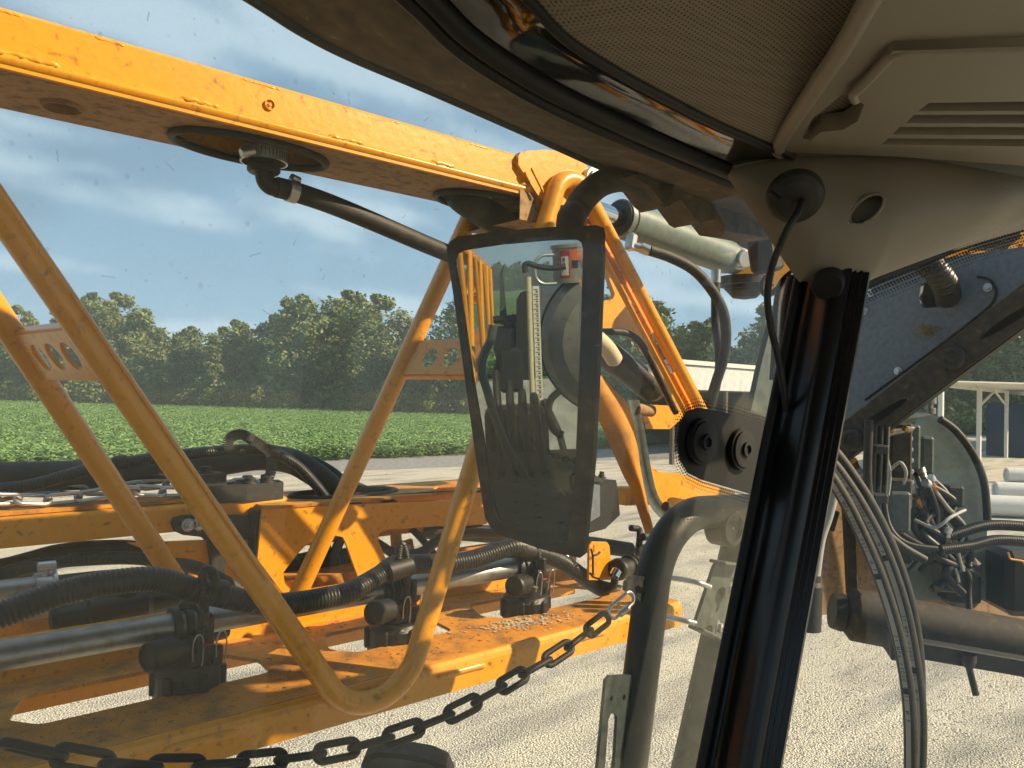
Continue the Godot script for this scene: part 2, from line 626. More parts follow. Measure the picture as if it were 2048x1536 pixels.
func plate(s: SurfaceTool, outline, holes: Array, o: Vector3, ex: Vector3, ey: Vector3, thick: float) -> void:
	# a flat plate; its face looks along ex x ey, its thickness goes the other way
	var ez := ex.cross(ey).normalized()
	var outer := PackedVector2Array(outline)
	if area2(outer) < 0:
		outer.reverse()
	var hs := []
	for h in holes:
		var q := PackedVector2Array(h)
		if area2(q) > 0:
			q.reverse()
		hs.append(q)
	var all := merged(outer, hs)
	var t := earcut(all)
	for i in range(0, t.size(), 3):
		var a := o + ex * all[t[i]].x + ey * all[t[i]].y
		var b := o + ex * all[t[i + 1]].x + ey * all[t[i + 1]].y
		var c := o + ex * all[t[i + 2]].x + ey * all[t[i + 2]].y
		tri(s, a, b, c)
		tri(s, a - ez * thick, c - ez * thick, b - ez * thick)
	for ring in [outer] + hs:
		s.set_smooth_group(2 if ring.size() > 11 else -1)
		for i in ring.size():
			var a: Vector3 = o + ex * ring[i].x + ey * ring[i].y
			var j: int = (i + 1) % ring.size()
			var b: Vector3 = o + ex * ring[j].x + ey * ring[j].y
			quad(s, a, a - ez * thick, b - ez * thick, b)
	s.set_smooth_group(-1)

func flat_plate(s: SurfaceTool, pts: Array, holes: Array, thick: float, up := Vector3.UP) -> void:
	# the same from points in space that lie (nearly) in one plane; the first three give the plane
	var o: Vector3 = pts[0]
	var ex: Vector3 = (pts[1] - o).normalized()
	var n := Vector3.ZERO
	for i in range(1, pts.size() - 1):
		n += (pts[i] - o).cross(pts[i + 1] - o)
	n = n.normalized()
	if n.dot(up) < 0:
		n = -n
	ex = (ex - n * ex.dot(n)).normalized()
	var ey := n.cross(ex)
	var to := func(q: Vector3) -> Vector2: return Vector2((q - o).dot(ex), (q - o).dot(ey))
	var hs := []
	for h in holes:
		hs.append(PackedVector2Array(h.map(to)))
	plate(s, PackedVector2Array(pts.map(to)), hs, o, ex, ey, thick)

func coons(s: SurfaceTool, bottom: Array, top: Array, nu: int, nv: int, bulge: Vector3, group := 1) -> void:
	# a smooth sheet between two curves, swollen in the middle
	var a := resample_n(bottom, nu)
	var b := resample_n(top, nu)
	var g := []
	for j in nv + 1:
		var row := []
		var v := float(j) / nv
		for i in nu + 1:
			var u := float(i) / nu
			row.append(a[i].lerp(b[i], v) + bulge * (sin(PI * v) * (0.35 + 0.65 * sin(PI * u))))
		g.append(row)
	s.set_smooth_group(group)
	for j in nv:
		for i in nu:
			quad(s, g[j][i], g[j][i + 1], g[j + 1][i + 1], g[j + 1][i])
	s.set_smooth_group(-1)

func resample_n(p: Array, n: int) -> Array:
	var l := 0.0
	for i in p.size() - 1:
		l += p[i].distance_to(p[i + 1])
	var out := resample(p, l / n - 1e-6)
	while out.size() < n + 1:
		out.append(p[p.size() - 1])
	out.resize(n + 1)
	out[n] = p[p.size() - 1]
	return out

func bead(s: SurfaceTool, a: Vector3, b: Vector3, r: float) -> void:
	# a lumpy weld
	var p := []
	var rr := []
	var n := maxi(5, int(a.distance_to(b) / (r * 0.9)))
	for i in n + 1:
		var t := float(i) / n
		p.append(a.lerp(b, t) + Vector3(0, rng.randf_range(-0.25, 0.25) * r, 0))
		rr.append(r * (0.25 if i == 0 or i == n else rng.randf_range(0.8, 1.15)))
	tube(s, p, rr, 8)

func chain_link(length: float, width: float, wire: float) -> ArrayMesh:
	# a stadium of round wire in the local xz plane, long along x
	var p := []
	var hl := length / 2.0 - width / 2.0
	var rad := (width - wire) / 2.0
	for k in 9:
		var a := -PI / 2 + PI * k / 8.0
		p.append(Vector3(hl + cos(a) * rad, 0, sin(a) * rad))
	for k in 9:
		var a := PI / 2 + PI * k / 8.0
		p.append(Vector3(-hl + cos(a) * rad, 0, sin(a) * rad))
	var s := surf()
	tube(s, p, wire / 2.0, 10, false, true)
	return mesh_of(s)

func chain_run(parent: Node3D, path: Array, length: float, width: float, wire: float, mat: String, flat_normal: Vector3, last_normal := Vector3.ZERO) -> void:
	var mesh := chain_link(length, width, wire)
	var pitch := length - wire * 2.0
	var p := resample(path, pitch)
	for i in p.size() - 1:
		var c: Vector3 = (p[i] + p[i + 1]) / 2.0
		var x: Vector3 = (p[i + 1] - p[i]).normalized()
		var fn := flat_normal if last_normal == Vector3.ZERO else flat_normal.lerp(last_normal, float(i) / p.size())
		var y := (fn - x * fn.dot(x)).normalized()
		if i % 2:
			y = x.cross(y)
		y = y.rotated(x, rng.randf_range(-0.1, 0.1))
		put(parent, "link", mesh, mat, Transform3D(Basis(x, y, x.cross(y)), c))

# ---------------------------------------------------------------- land
func build_ground() -> void:
	var cell := FastNoiseLite.new()
	var stones := noise_tex(31, 0.085, [0.0, 0.25, 0.5, 0.75, 1.0], [Color(0.30, 0.29, 0.27), Color(0.58, 0.565, 0.525), Color(0.84, 0.82, 0.755), Color(0.91, 0.89, 0.83), Color(0.96, 0.94, 0.89)], 5, 1024)
	var relief := noise_tex(31, 0.085, [0.0, 1.0], [Color.BLACK, Color.WHITE], 5, 1024)
	var g := grained("gravel", stones, 0.45, 0.95, 0.0, relief, 3.0)
	g.detail_enabled = true
	g.detail_blend_mode = BaseMaterial3D.BLEND_MODE_MUL
	g.detail_uv_layer = BaseMaterial3D.DETAIL_UV_2
	g.uv2_triplanar = true
	g.uv2_world_triplanar = true
	g.uv2_scale = Vector3(0.05, 0.05, 0.22)
	g.detail_albedo = noise_tex(33, 0.012, [0.0, 0.3, 0.5, 0.7, 1.0], [Color(0.72, 0.73, 0.75), Color(0.90, 0.90, 0.91), Color(0.98, 0.98, 0.97), Color(1, 1, 0.99), Color(0.96, 0.92, 0.86)], 6)
	var s := surf()
	sheet(s, -1500, -1500, 1500, 1500, 0.0)
	tag(part(self, "ground", s, "gravel"), "", "", "", "structure")
	# grey lane between the yard and the crop
	var lane := noise_tex(34, 0.03, [0.0, 0.5, 1.0], [Color(0.43, 0.435, 0.44), Color(0.53, 0.53, 0.525), Color(0.62, 0.61, 0.59)], 6)
	grained("lane", lane, 0.2, 0.9, 0.0, relief, 1.0)
	s = surf()
	var edge := [Vector2(-90, -26.6), Vector2(8, -26.4), Vector2(14, -25.6), Vector2(19, -25.0), Vector2(26, -24.2), Vector2(40, -20.5), Vector2(70, -13), Vector2(70, -24), Vector2(44, -29.0), Vector2(26, -30.4), Vector2(-90, -30.7)]
	plate(s, PackedVector2Array(edge), [], Vector3(0, 0.008, 0), Vector3(1, 0, 0), Vector3(0, 0, 1), -0.004)
	tag(part(self, "road", s, "lane"), "", "", "", "structure")
	# crop field: soil sheet and rows of leafy plants
	var soil := noise_tex(35, 0.05, [0.0, 0.5, 1.0], [Color(0.30, 0.43, 0.20), Color(0.35, 0.49, 0.23), Color(0.40, 0.53, 0.27)], 5)
	grained("field_soil", soil, 0.3, 1.0)
	s = surf()
	var fp := [Vector2(-800, -30.6), Vector2(37, -30.6), Vector2(48, -39), Vector2(58, -60), Vector2(52, -72), Vector2(37, -100), Vector2(16, -134), Vector2(-30, -210), Vector2(-800, -420)]
	plate(s, PackedVector2Array(fp), [], Vector3(0, 0.012, 0), Vector3(1, 0, 0), Vector3(0, 0, 1), -0.004)
	tag(part(self, "field", s, "field_soil"), "", "", "", "structure")
	s = surf()
	sheet(s, -900, -29, -24, 700, 0.016)
	tag(part(self, "field", s, "field_soil"), "", "", "", "structure")
	var leaf := plain("crop_leaf", Color.WHITE, 0.6)
	leaf.vertex_color_use_as_albedo = true
	leaf.backlight_enabled = true
	leaf.backlight = Color(0.35, 0.45, 0.12)
	s = surf()
	var r := RandomNumberGenerator.new()
	r.seed = 51
	for k in 34:
		var a := r.randf() * TAU
		var o := Vector3(r.randf_range(-0.2, 0.2), r.randf_range(0.12, 0.52), r.randf_range(-0.2, 0.2))
		var d := Vector3(cos(a), r.randf_range(-0.3, 0.5), sin(a)) * r.randf_range(0.042, 0.075)
		var e := Vector3(-sin(a), r.randf_range(-0.2, 0.2), cos(a)) * r.randf_range(0.028, 0.048)
		s.set_color(Color(1, 1, 1))
		quad(s, o - d, o - e, o + d, o + e)
	var tuft := mesh_of(s)
	var poly := PackedVector2Array(fp)
	var spots := []
	var tries := 0
	while spots.size() < 56000 and tries < 600000:
		tries += 1
		var z := -30.8 - pow(r.randf(), 1.7) * 110.0
		var x := r.randf_range(-6.0, 60.0)
		if x < -6.0 + absf(z + 30.0) * -0.05 or not Geometry2D.is_point_in_polygon(Vector2(x, z), poly):
			continue
		spots.append(Vector3(x, 0.0, z))
	for i in 2600:   # a ragged verge
		spots.append(Vector3(r.randf_range(-2.0, 37.0), -0.1, -30.7 + absf(r.randfn()) * 0.45))
	for i in 26000:   # the crop behind the machine, which the door mirror shows
		spots.append(Vector3(-24.5 - pow(r.randf(), 1.8) * 150.0, 0.0, r.randf_range(-24.0, 14.0)))
	scatter("field_crop", tuft, "crop_leaf", spots, r, 0.8, 1.35, [Color(0.18, 0.31, 0.09), Color(0.23, 0.36, 0.11), Color(0.20, 0.33, 0.10)], "low green leafy crop covering the field beyond the lane", "crop")
	# loose stones on the yard
	grained("stone", noise_tex(36, 0.04, [0.0, 0.5, 1.0], [Color(0.34, 0.33, 0.31), Color(0.66, 0.64, 0.585), Color(0.90, 0.875, 0.81)], 4, 256), 1.3, 0.95)
	s = surf()
	var ico := [Vector3(0, 0.6, 0), Vector3(0.8, 0.1, 0.2), Vector3(0.2, 0.15, 0.85), Vector3(-0.7, 0.05, 0.45), Vector3(-0.5, 0.2, -0.6), Vector3(0.45, 0.0, -0.75), Vector3(0, -0.3, 0)]
	for k in 5:
		tri(s, ico[0], ico[1 + (k + 1) % 5], ico[1 + k])
		tri(s, ico[6], ico[1 + k], ico[1 + (k + 1) % 5])
	var rock := mesh_of(s)
	spots = []
	for i in 60000:
		spots.append(Vector3(r.randf_range(-1.0, 15.0), 0.0, r.randf_range(-14.0, 0.5)))
	scatter("gravel", rock, "stone", spots, r, 0.005, 0.019, [Color(1, 1, 1)], "loose pale limestone gravel strewn over the yard", "gravel")

func sheet(s: SurfaceTool, x0: float, z0: float, x1: float, z1: float, y: float) -> void:
	quad(s, Vector3(x0, y, z1), Vector3(x1, y, z1), Vector3(x1, y, z0), Vector3(x0, y, z0))

func scatter(called: String, mesh: Mesh, mat, spots: Array, r: RandomNumberGenerator, s0: float, s1: float, cols: Array, label: String, category: String) -> void:
	var mm := MultiMesh.new()
	mm.transform_format = MultiMesh.TRANSFORM_3D
	mm.use_colors = cols.size() > 1
	mm.mesh = mesh
	mm.instance_count = spots.size()
	for i in spots.size():
		var k := r.randf_range(s0, s1)
		mm.set_instance_transform(i, Transform3D(Basis(Vector3.UP, r.randf() * TAU).scaled(Vector3(k, k * r.randf_range(0.8, 1.2), k)), spots[i]))
		if mm.use_colors:
			mm.set_instance_color(i, cols[r.randi() % cols.size()])
	var o := MultiMeshInstance3D.new()
	o.name = numbered(called)
	o.multimesh = mm
	o.material_override = M[mat] if mat is String else mat
	add_child(o)
	tag(o, label, category, "", "stuff")

func crown_mesh(r: RandomNumberGenerator, high: float, wide: float, low: float, leaves: int, size: float, cols: Array, spire := false) -> ArrayMesh:
	# leaf faces spread over and inside a heap of lobes
	var lobes := []
	var n := 19
	for k in n:
		var t := (k + 0.5) / n
		var y := lerpf(low, high * 0.9, t)
		var w := wide * (1.0 - t * 0.92 if spire else sin(PI * clampf(0.2 + t * 0.72, 0, 1)))
		var a := k * 2.4 + r.randf()
		var off := w * r.randf_range(0.2, 0.85)
		var rad := maxf(0.55, w * r.randf_range(0.24, 0.58))
		lobes.append([Vector3(cos(a) * off, y, sin(a) * off), Vector3(rad, rad * r.randf_range(0.65, 0.95), rad)])
	var s := surf()
	for i in leaves:
		var l: Array = lobes[r.randi() % n]
		var d := Vector3(r.randfn(), r.randfn(), r.randfn()).normalized()
		var p: Vector3 = l[0] + d * l[1] * (1.0 - 0.4 * pow(r.randf(), 1.6) + 0.14 * r.randfn())
		var u := Vector3(r.randfn(), r.randfn() * 0.6, r.randfn()).normalized()
		var v := u.cross((d + Vector3(r.randfn(), r.randfn(), r.randfn()) * 0.5).normalized()).normalized()
		var k := size * r.randf_range(0.6, 1.35)
		s.set_color((cols[r.randi() % cols.size()] as Color) * r.randf_range(0.8, 1.25))
		quad(s, p - u * k, p - v * k * 0.55, p + u * k, p + v * k * 0.55)
	return mesh_of(s)

func trunk_mesh(r: RandomNumberGenerator, high: float, wide: float) -> ArrayMesh:
	var s := surf()
	var top := high * 0.82
	var p := []
	var rr := []
	for k in 7:
		var t := k / 6.0
		p.append(Vector3(r.randf_range(-0.12, 0.12) * t, t * top - 0.05, r.randf_range(-0.12, 0.12) * t))
		rr.append(lerpf(0.19, 0.035, t))
	tube(s, p, rr, 8)
	for k in 7:
		var t := 0.25 + 0.09 * k
		var a := k * 2.4
		var o := Vector3(0, top * t, 0)
		var e := o + Vector3(cos(a), 0.75, sin(a)) * wide * 0.6 * (1.1 - t * 0.6)
		tube(s, [o, o.lerp(e, 0.5) + Vector3(0, -0.12, 0), e], [0.07, 0.05, 0.015], 6)
	return mesh_of(s)

func build_trees() -> void:
	var r := RandomNumberGenerator.new()
	r.seed = 77
	var leaf := plain("tree_leaf", Color.WHITE, 0.65)
	leaf.vertex_color_use_as_albedo = true
	leaf.backlight_enabled = true
	leaf.backlight = Color(0.30, 0.36, 0.10)
	grained("bark", noise_tex(41, 0.03, [0.0, 0.5, 1.0], [Color(0.24, 0.21, 0.17), Color(0.36, 0.33, 0.28), Color(0.48, 0.45, 0.40)], 5, 256), 1.0, 0.95)
	var mid := [Color(0.14, 0.175, 0.048), Color(0.18, 0.215, 0.06), Color(0.155, 0.19, 0.05)]
	var dark := [Color(0.095, 0.13, 0.04), Color(0.125, 0.16, 0.05), Color(0.108, 0.145, 0.042)]
	var pale := [Color(0.165, 0.205, 0.07), Color(0.19, 0.225, 0.085), Color(0.14, 0.19, 0.065)]
	var kinds := []   # crown, trunk, height
	for k in 7:
		var cols: Array = [mid, dark, pale, mid, dark, mid, pale][k]
		var h: float = [13.0, 12.0, 12.0, 14.0, 13.0, 11.0, 13.0][k]
		var w: float = [4.6, 4.2, 4.0, 4.8, 4.4, 4.4, 2.5][k]
		kinds.append([crown_mesh(r, h, w, 1.6, 8200, 0.235, cols, k == 6), trunk_mesh(r, h, w), h])
	var bush := crown_mesh(r, 3.4, 2.4, 0.3, 2200, 0.19, mid)
	var line := [Vector2(-75, -290), Vector2(-30, -205), Vector2(16, -134), Vector2(37, -101), Vector2(52, -73), Vector2(66, -48), Vector2(84, -22), Vector2(104, 8), Vector2(120, 40)]
	var names := [["broad_tree", "mid green broad crowned tree in the wood edge beyond the field"], ["dark_tree", "dark green dense tree in the wood edge beyond the field"], ["pale_tree", "pale yellowish green tree in the wood edge beyond the field"], ["broad_tree", "mid green broad crowned tree in the wood edge beyond the field"], ["dark_tree", "dark green dense tree in the wood edge beyond the field"], ["broad_tree", "mid green broad crowned tree in the wood edge beyond the field"], ["spire_tree", "slim pointed pale green tree standing before the wood edge"]]
	for row in 3:
		var at := -4.0 * row
		var total := 0.0
		for i in line.size() - 1:
			total += line[i].distance_to(line[i + 1])
		while at < total:
			var p := along(line, at)
			var side := Vector2(1, -0.55).normalized()
			var q := p + side * (2.0 + row * 6.5 + r.randf_range(-1.4, 1.4))
			var k := r.randi() % 6
			var sc := r.randf_range(0.78, 1.27) * (1.0 + 0.08 * row)
			plant(names[k][0], names[k][1], kinds[k], Vector3(q.x, 0, q.y), sc, r)
			for extra in (3 if row == 0 else 0):
				var b := along(line, at + extra * 2.2) + side * r.randf_range(-2.2, 1.2)
				var o := put(self, "shrub", bush, "tree_leaf", Transform3D(Basis(Vector3.UP, r.randf() * TAU).scaled(Vector3.ONE * r.randf_range(0.7, 1.25)), Vector3(b.x, 0, b.y)))
				tag(o, "low dark shrub at the foot of the wood edge", "shrub", "shrubs along the wood edge")
			at += r.randf_range(5.6, 7.8) + row * 1.5
	# a few that stand out
	var u := Vector3(34.5488, 0, -99.5147)
	plant("spire_tree", "slim pointed pale green tree standing before the wood edge", kinds[6], u, 0.82, r)
	u = Vector3(26.0397, 0, -123.0567) + Vector3(6, 0, -14)
	plant("tall_tree", "tallest lone crown rising above the wood behind the near orange tube", kinds[3], u, 1.42, r)
	u = Vector3(40.0171, 0, -91.4243) + Vector3(4, 0, -4)
	plant("tall_tree", "tall airy tree with a high crown above the middle of the wood", kinds[2], u, 1.42, r)
	# the far side of the field behind the machine, seen only in the door mirror
	var spots := []
	for i in 110:
		spots.append(Vector3(-330 - r.randf() * 14.0, 0, -150 + i * 3.0))
	scatter("far_wood", kinds[1][0], "tree_leaf", spots, r, 0.8, 1.15, [Color(1, 1, 1)], "distant dark wood across the field, seen in the door mirror", "wood")

func along(line: Array, at: float) -> Vector2:
	for i in line.size() - 1:
		var l: float = line[i].distance_to(line[i + 1])
		if at <= l:
			return line[i].lerp(line[i + 1], clampf(at / l, -1.0, 1.0))
		at -= l
	return line[line.size() - 1]

func plant(called: String, label: String, kind: Array, at: Vector3, sc: float, r: RandomNumberGenerator) -> void:
	var t := thing(called, label, "tree", at, "trees of the wood beyond the field")
	var b := Basis(Vector3.UP, r.randf() * TAU).scaled(Vector3(sc * r.randf_range(0.9, 1.1), sc, sc * r.randf_range(0.9, 1.1)))
	put(t, "crown", kind[0], "tree_leaf", Transform3D(b, at))
	put(t, "trunk", kind[1], "bark", Transform3D(b, at))

func build_yard() -> void:
	# open-fronted shed with a white fascia
	var c := Vector3(27.402, 4.6673, -21.3056)
	var rgt := Vector3(41.4682, 4.6292, -22.4725)
	var lft := Vector3(35.962, 4.6429, -31.093)
	rgt.y = c.y
	lft.y = c.y
	var t := thing("open_shed", "low open shed with a broad white fascia under its roof", "shed", Vector3(c.x, 0, c.z))
	grained("fascia", noise_tex(61, 0.03, [0.0, 0.5, 1.0], [Color(0.66, 0.68, 0.70), Color(0.75, 0.77, 0.78), Color(0.80, 0.80, 0.78)], 5, 256), 0.3, 0.6)
	plain("shed_wall", Color(0.36, 0.31, 0.25), 0.9)
	var back := rgt + (lft - c)
	var s := surf()
	for e in [[lft, c], [c, rgt]]:
		bar(s, e[0] - Vector3(0, 0.78, 0), e[1] - Vector3(0, 0.78, 0), 0.12, 1.1)
	part(t, "fascia", s, "fascia")
	s = surf()
	for e in [[lft, c], [c, rgt]]:
		bar(s, e[0] - Vector3(0, 0.1, 0), e[1] - Vector3(0, 0.1, 0), 0.36, 0.2)
	part(t, "gutter", s, "white_paint")
	s = surf()
	flat_plate(s, [lft, c, rgt, back], [], 0.1)
	part(t, "roof", s, "white_paint")
	s = surf()
	flat_plate(s, [lft - Vector3(0, 1.32, 0), c - Vector3(0, 1.32, 0), rgt - Vector3(0, 1.32, 0), back - Vector3(0, 1.32, 0)], [], 0.05)
	part(t, "ceiling_boards", s, "shed_wall")
	s = surf()
	bar(s, Vector3(lft.x, 2.0, lft.z), Vector3(back.x, 2.0, back.z), 0.15, 4.0)
	bar(s, Vector3(rgt.x, 2.0, rgt.z), Vector3(back.x, 2.0, back.z), 0.15, 4.0)
	part(t, "wall", s, "shed_wall")
	for k in 4:
		s = surf()
		var q := c.lerp(rgt, k / 3.0 * 0.98 + 0.005)
		bar(s, Vector3(q.x, 0, q.z), Vector3(q.x, c.y - 1.35, q.z), 0.16, 0.16, Vector3.RIGHT)
		part(t, "post", s, "shed_wall")
	# white steel carport frame
	var p1 := Vector3(31.0315, 0, -11.5715)
	var p2 := Vector3(37.1293, 0, -12.2935)
	var p3 := Vector3(48.1614, 0, -14.5943)
	var p4 := Vector3(69.0755, 0, -18.9836)
	var hh := 3.7
	t = thing("carport_frame", "white steel carport frame with three slim posts and knee braces", "carport", p1)
	for p in [p1, p2, p3, p4]:
		s = surf()
		bar(s, p, p + Vector3(0, hh, 0), 0.16, 0.16, Vector3.RIGHT)
		part(t, "post", s, "white_paint")
	s = surf()
	bar(s, p1 + Vector3(0, hh - 0.02, 0) + (p1 - p4).normalized() * 0.4, p4 + Vector3(0, hh - 0.02, 0), 0.24, 0.2)
	part(t, "beam", s, "white_paint")
	var mid := p2.lerp(p3, 0.5) + Vector3(0, hh - 0.1, 0)
	for p in [p2, p3]:
		s = surf()
		bar(s, p + Vector3(0, hh - 0.85, 0), mid, 0.08, 0.08)
		part(t, "brace", s, "white_paint")
	var aside := Vector3(0.8, 0, 0.35).normalized() * 6.0
	s = surf()
	flat_plate(s, [p1 + Vector3(0, hh + 0.12, 0), p4 + Vector3(0, hh + 0.12, 0), p4 + aside + Vector3(0, hh + 0.13, 0), p1 + aside + Vector3(0, hh + 0.13, 0)], [], 0.05)
	part(t, "roof", s, "white_paint")
	# blue shipping box behind the frame
	var c0 := Vector3(49.2422, 0, -14.7746)
	var c1 := Vector3(58.0492, 0, -14.0639)
	s = surf()
	bar(s, c0 + Vector3(0, 1.5, 0), c1 + Vector3(0, 1.5, 0), 2.4, 3.0, Vector3.UP, 0.02)
	single("storage_container", s, "blue_paint", "dark blue storage container under the white carport frame", "container", c0)
	# white pipes lying in the yard
	var names := ["topmost and farthest of the white plastic pipes lying in the yard", "middle one of the white plastic pipes lying in the yard", "nearest and lowest of the white plastic pipes lying in the yard"]
	var from := [Vector3(33.2627, 0, -10.0696), Vector3(26.9266, 0, -8.4453), Vector3(22.777, 0, -7.4686)]
	for k in 3:
		var a: Vector3 = from[k] + Vector3(0, 0.29, 0)
		var b: Vector3 = a + Vector3(3.2, 0, 3.9)
		s = surf()
		lathe(s, a, b - a, [[0.06, 0.2], [0, 0.2], [0, 0.28], [4.9, 0.28], [4.9, 0.2]], 24)
		lathe(s, a + (b - a).normalized() * 4.9, a - b, [[0.0, 0.2], [4.84, 0.2], [4.84, 0.0]], 24)
		single("white_pipe", s, "white_paint", names[k], "pipe", Vector3(a.x, 0, a.z), "white pipes in the yard")

# ---------------------------------------------------------------- cab
func build_cab() -> void:
	var t := thing("sprayer_cab", "dark cab interior with beige trim, woven headliner and black corner pillar", "vehicle cab", Vector3(0, 1.55, 0))
	# outer roof with its dusty overhang above the side glass
	var e0 := spline([Vector3(0.1935, 3.4116, -0.75), Vector3(0.2921, 3.3863, -0.75), Vector3(0.34, 3.3729, -0.75), Vector3(0.3979, 3.3633, -0.75), Vector3(0.5026, 3.3548, -0.75), Vector3(0.6513, 3.3407, -0.75), Vector3(0.7932, 3.326, -0.75), Vector3(0.8687, 3.3217, -0.75), Vector3(1.0286, 3.3063, -0.75), Vector3(1.2204, 3.2904, -0.75)], 6)
	var e1 := spline([Vector3(0.2924, 3.3981, -0.61), Vector3(0.3678, 3.3736, -0.61), Vector3(0.413, 3.3466, -0.61), Vector3(0.4942, 3.3264, -0.61), Vector3(0.6033, 3.3097, -0.61), Vector3(0.7334, 3.3021, -0.61), Vector3(0.8801, 3.2925, -0.61), Vector3(1.0316, 3.2827, -0.61)], 6)
	var s := surf()
	coons(s, e0, e1, 40, 6, Vector3(0, -0.006, 0))
	var lip := []
	for p in e0:
		lip.append(p + Vector3(0, 0.03, -0.012))
	coons(s, lip, e0, 40, 2, Vector3(0, 0, -0.006), 3)
	part(t, "roof_overhang", s, "dusty_brown")
	s = surf()
	tube(s, e0, 0.007, 8)
	part(t, "roof_edge_trim", s, "rubber")
	s = surf()
	rbox(s, Vector3(0.10, 3.47, 0), Vector3(1.32, 0.045, 0.755), Basis(), 0.03)
	part(t, "roof", s, "dusty_black")
	# front part of the overhang with the lamp brackets that hang below it
	s = surf()
	flat_plate(s, [Vector3(0.8023, 3.3021, -0.7), Vector3(0.843, 3.296, -0.7), Vector3(0.8678, 3.2793, -0.7), Vector3(0.8838, 3.2734, -0.7), Vector3(0.902, 3.2853, -0.7), Vector3(0.9136, 3.2904, -0.7), Vector3(0.9506, 3.2654, -0.7), Vector3(0.9631, 3.2629, -0.7), Vector3(0.9858, 3.2711, -0.7), Vector3(1.0064, 3.2745, -0.7), Vector3(1.0281, 3.2607, -0.7), Vector3(1.0806, 3.2639, -0.7), Vector3(1.1544, 3.2666, -0.7), Vector3(1.1845, 3.3033, -0.7), Vector3(1.0102, 3.3295, -0.7), Vector3(0.8867, 3.3348, -0.7)], [], 0.05, Vector3.BACK)
	part(t, "lamp_bracket", s, "dusty_brown")
	# glossy band, its seals and the woven headliner
	var g1 := spline([Vector3(0.3143, 3.3935, -0.58), Vector3(0.3544, 3.3711, -0.58), Vector3(0.3893, 3.3558, -0.58), Vector3(0.4326, 3.3353, -0.58), Vector3(0.5022, 3.3195, -0.58), Vector3(0.5732, 3.3104, -0.58), Vector3(0.6969, 3.3017, -0.58), Vector3(0.8441, 3.2951, -0.58), Vector3(0.8932, 3.2931, -0.58)], 6)
	var g2 := spline([Vector3(0.3656, 3.3742, -0.5), Vector3(0.4028, 3.3564, -0.5), Vector3(0.4369, 3.3421, -0.5), Vector3(0.4799, 3.3229, -0.5), Vector3(0.5472, 3.3129, -0.5), Vector3(0.6398, 3.3057, -0.5), Vector3(0.7292, 3.3011, -0.5), Vector3(0.8724, 3.3002, -0.5)], 6)
	s = surf()
	coons(s, g1, g2, 44, 8, Vector3(0, 0.012, 0.004))
	part(t, "trim_band", s, "gloss_black")
	s = surf()
	tube(s, g1, 0.011, 8)
	var g1b := []
	for p in g1:
		g1b.append(p + Vector3(0, -0.004, -0.02))
	tube(s, g1b, 0.008, 8)
	part(t, "window_seal", s, "seal_black")
	s = surf()
	tube(s, g2, 0.006, 8)
	part(t, "headliner_seal", s, "seal_black")
	s = surf()
	var far := []
	for p in resample_n(g2, 44):
		far.append(Vector3(p.x * 0.8 - 0.1, 3.405, 0.7))
	var a := resample_n(g2, 44)
	var nv := 30
	var grid := []
	for j in nv + 1:
		var row := []
		for i in 45:
			var v := float(j) / nv
			var p: Vector3 = a[i].lerp(far[i], v)
			p.y += 0.016 * sin(PI * clampf(v * 1.6, 0, 1)) + 0.012 * exp(-pow((p.x - 0.62) / 0.09, 2) - pow((p.z + 0.36) / 0.06, 2)) - 0.008 * exp(-pow((p.x - 0.5) / 0.08, 2) - pow((p.z + 0.30) / 0.05, 2))
			row.append(p)
		grid.append(row)
	s.set_smooth_group(1)
	for j in nv:
		for i in 44:
			quad(s, grid[j][i], grid[j][i + 1], grid[j + 1][i + 1], grid[j + 1][i])
	part(t, "headliner", s, "weave")
	# beige overhead console above the windshield
	s = surf()
	var hole := [Vector3(0.8549, 3.3, -0.4478), Vector3(0.8206, 3.3, -0.4588), Vector3(0.7686, 3.3, -0.4175), Vector3(0.7287, 3.3, -0.365), Vector3(0.6563, 3.3, -0.2877), Vector3(0.7772, 3.3, -0.151), Vector3(1.1208, 3.3, -0.2167)]
	flat_plate(s, [Vector3(0.8478, 3.3, -0.5012), Vector3(0.825, 3.3, -0.4917), Vector3(0.7848, 3.3, -0.4582), Vector3(0.6811, 3.3, -0.3636), Vector3(0.6237, 3.3, -0.3105), Vector3(0.5668, 3.3, -0.2636), Vector3(0.5119, 3.3, -0.2164), Vector3(0.6543, 3.3, -0.0868), Vector3(1.3085, 3.3, -0.1715), Vector3(1.1143, 3.3, -0.3216), Vector3(0.9683, 3.3, -0.4118), Vector3(0.8865, 3.3, -0.4718)], [hole], 0.016, Vector3.DOWN)
	var con := part(t, "overhead_console", s, "beige_plastic")
	s = surf()
	tube(s, spline([Vector3(0.8563, 3.303, -0.5062), Vector3(0.8333, 3.303, -0.4966), Vector3(0.7926, 3.303, -0.4627), Vector3(0.6879, 3.303, -0.3672), Vector3(0.6299, 3.303, -0.3136), Vector3(0.5724, 3.303, -0.2662), Vector3(0.517, 3.303, -0.2186)], 6), 0.009, 10)
	part(con, "rounded_edge", s, "beige_plastic")
	s = surf()
	flat_plate(s, [Vector3(0.9227, 3.318, -0.5253), Vector3(0.7271, 3.318, -0.4151), Vector3(0.6429, 3.318, -0.2912), Vector3(0.7929, 3.318, -0.1412), Vector3(1.2387, 3.318, -0.2193)], [], 0.004, Vector3.DOWN)
	part(con, "recess_back", s, "beige_plastic")
	s = surf()
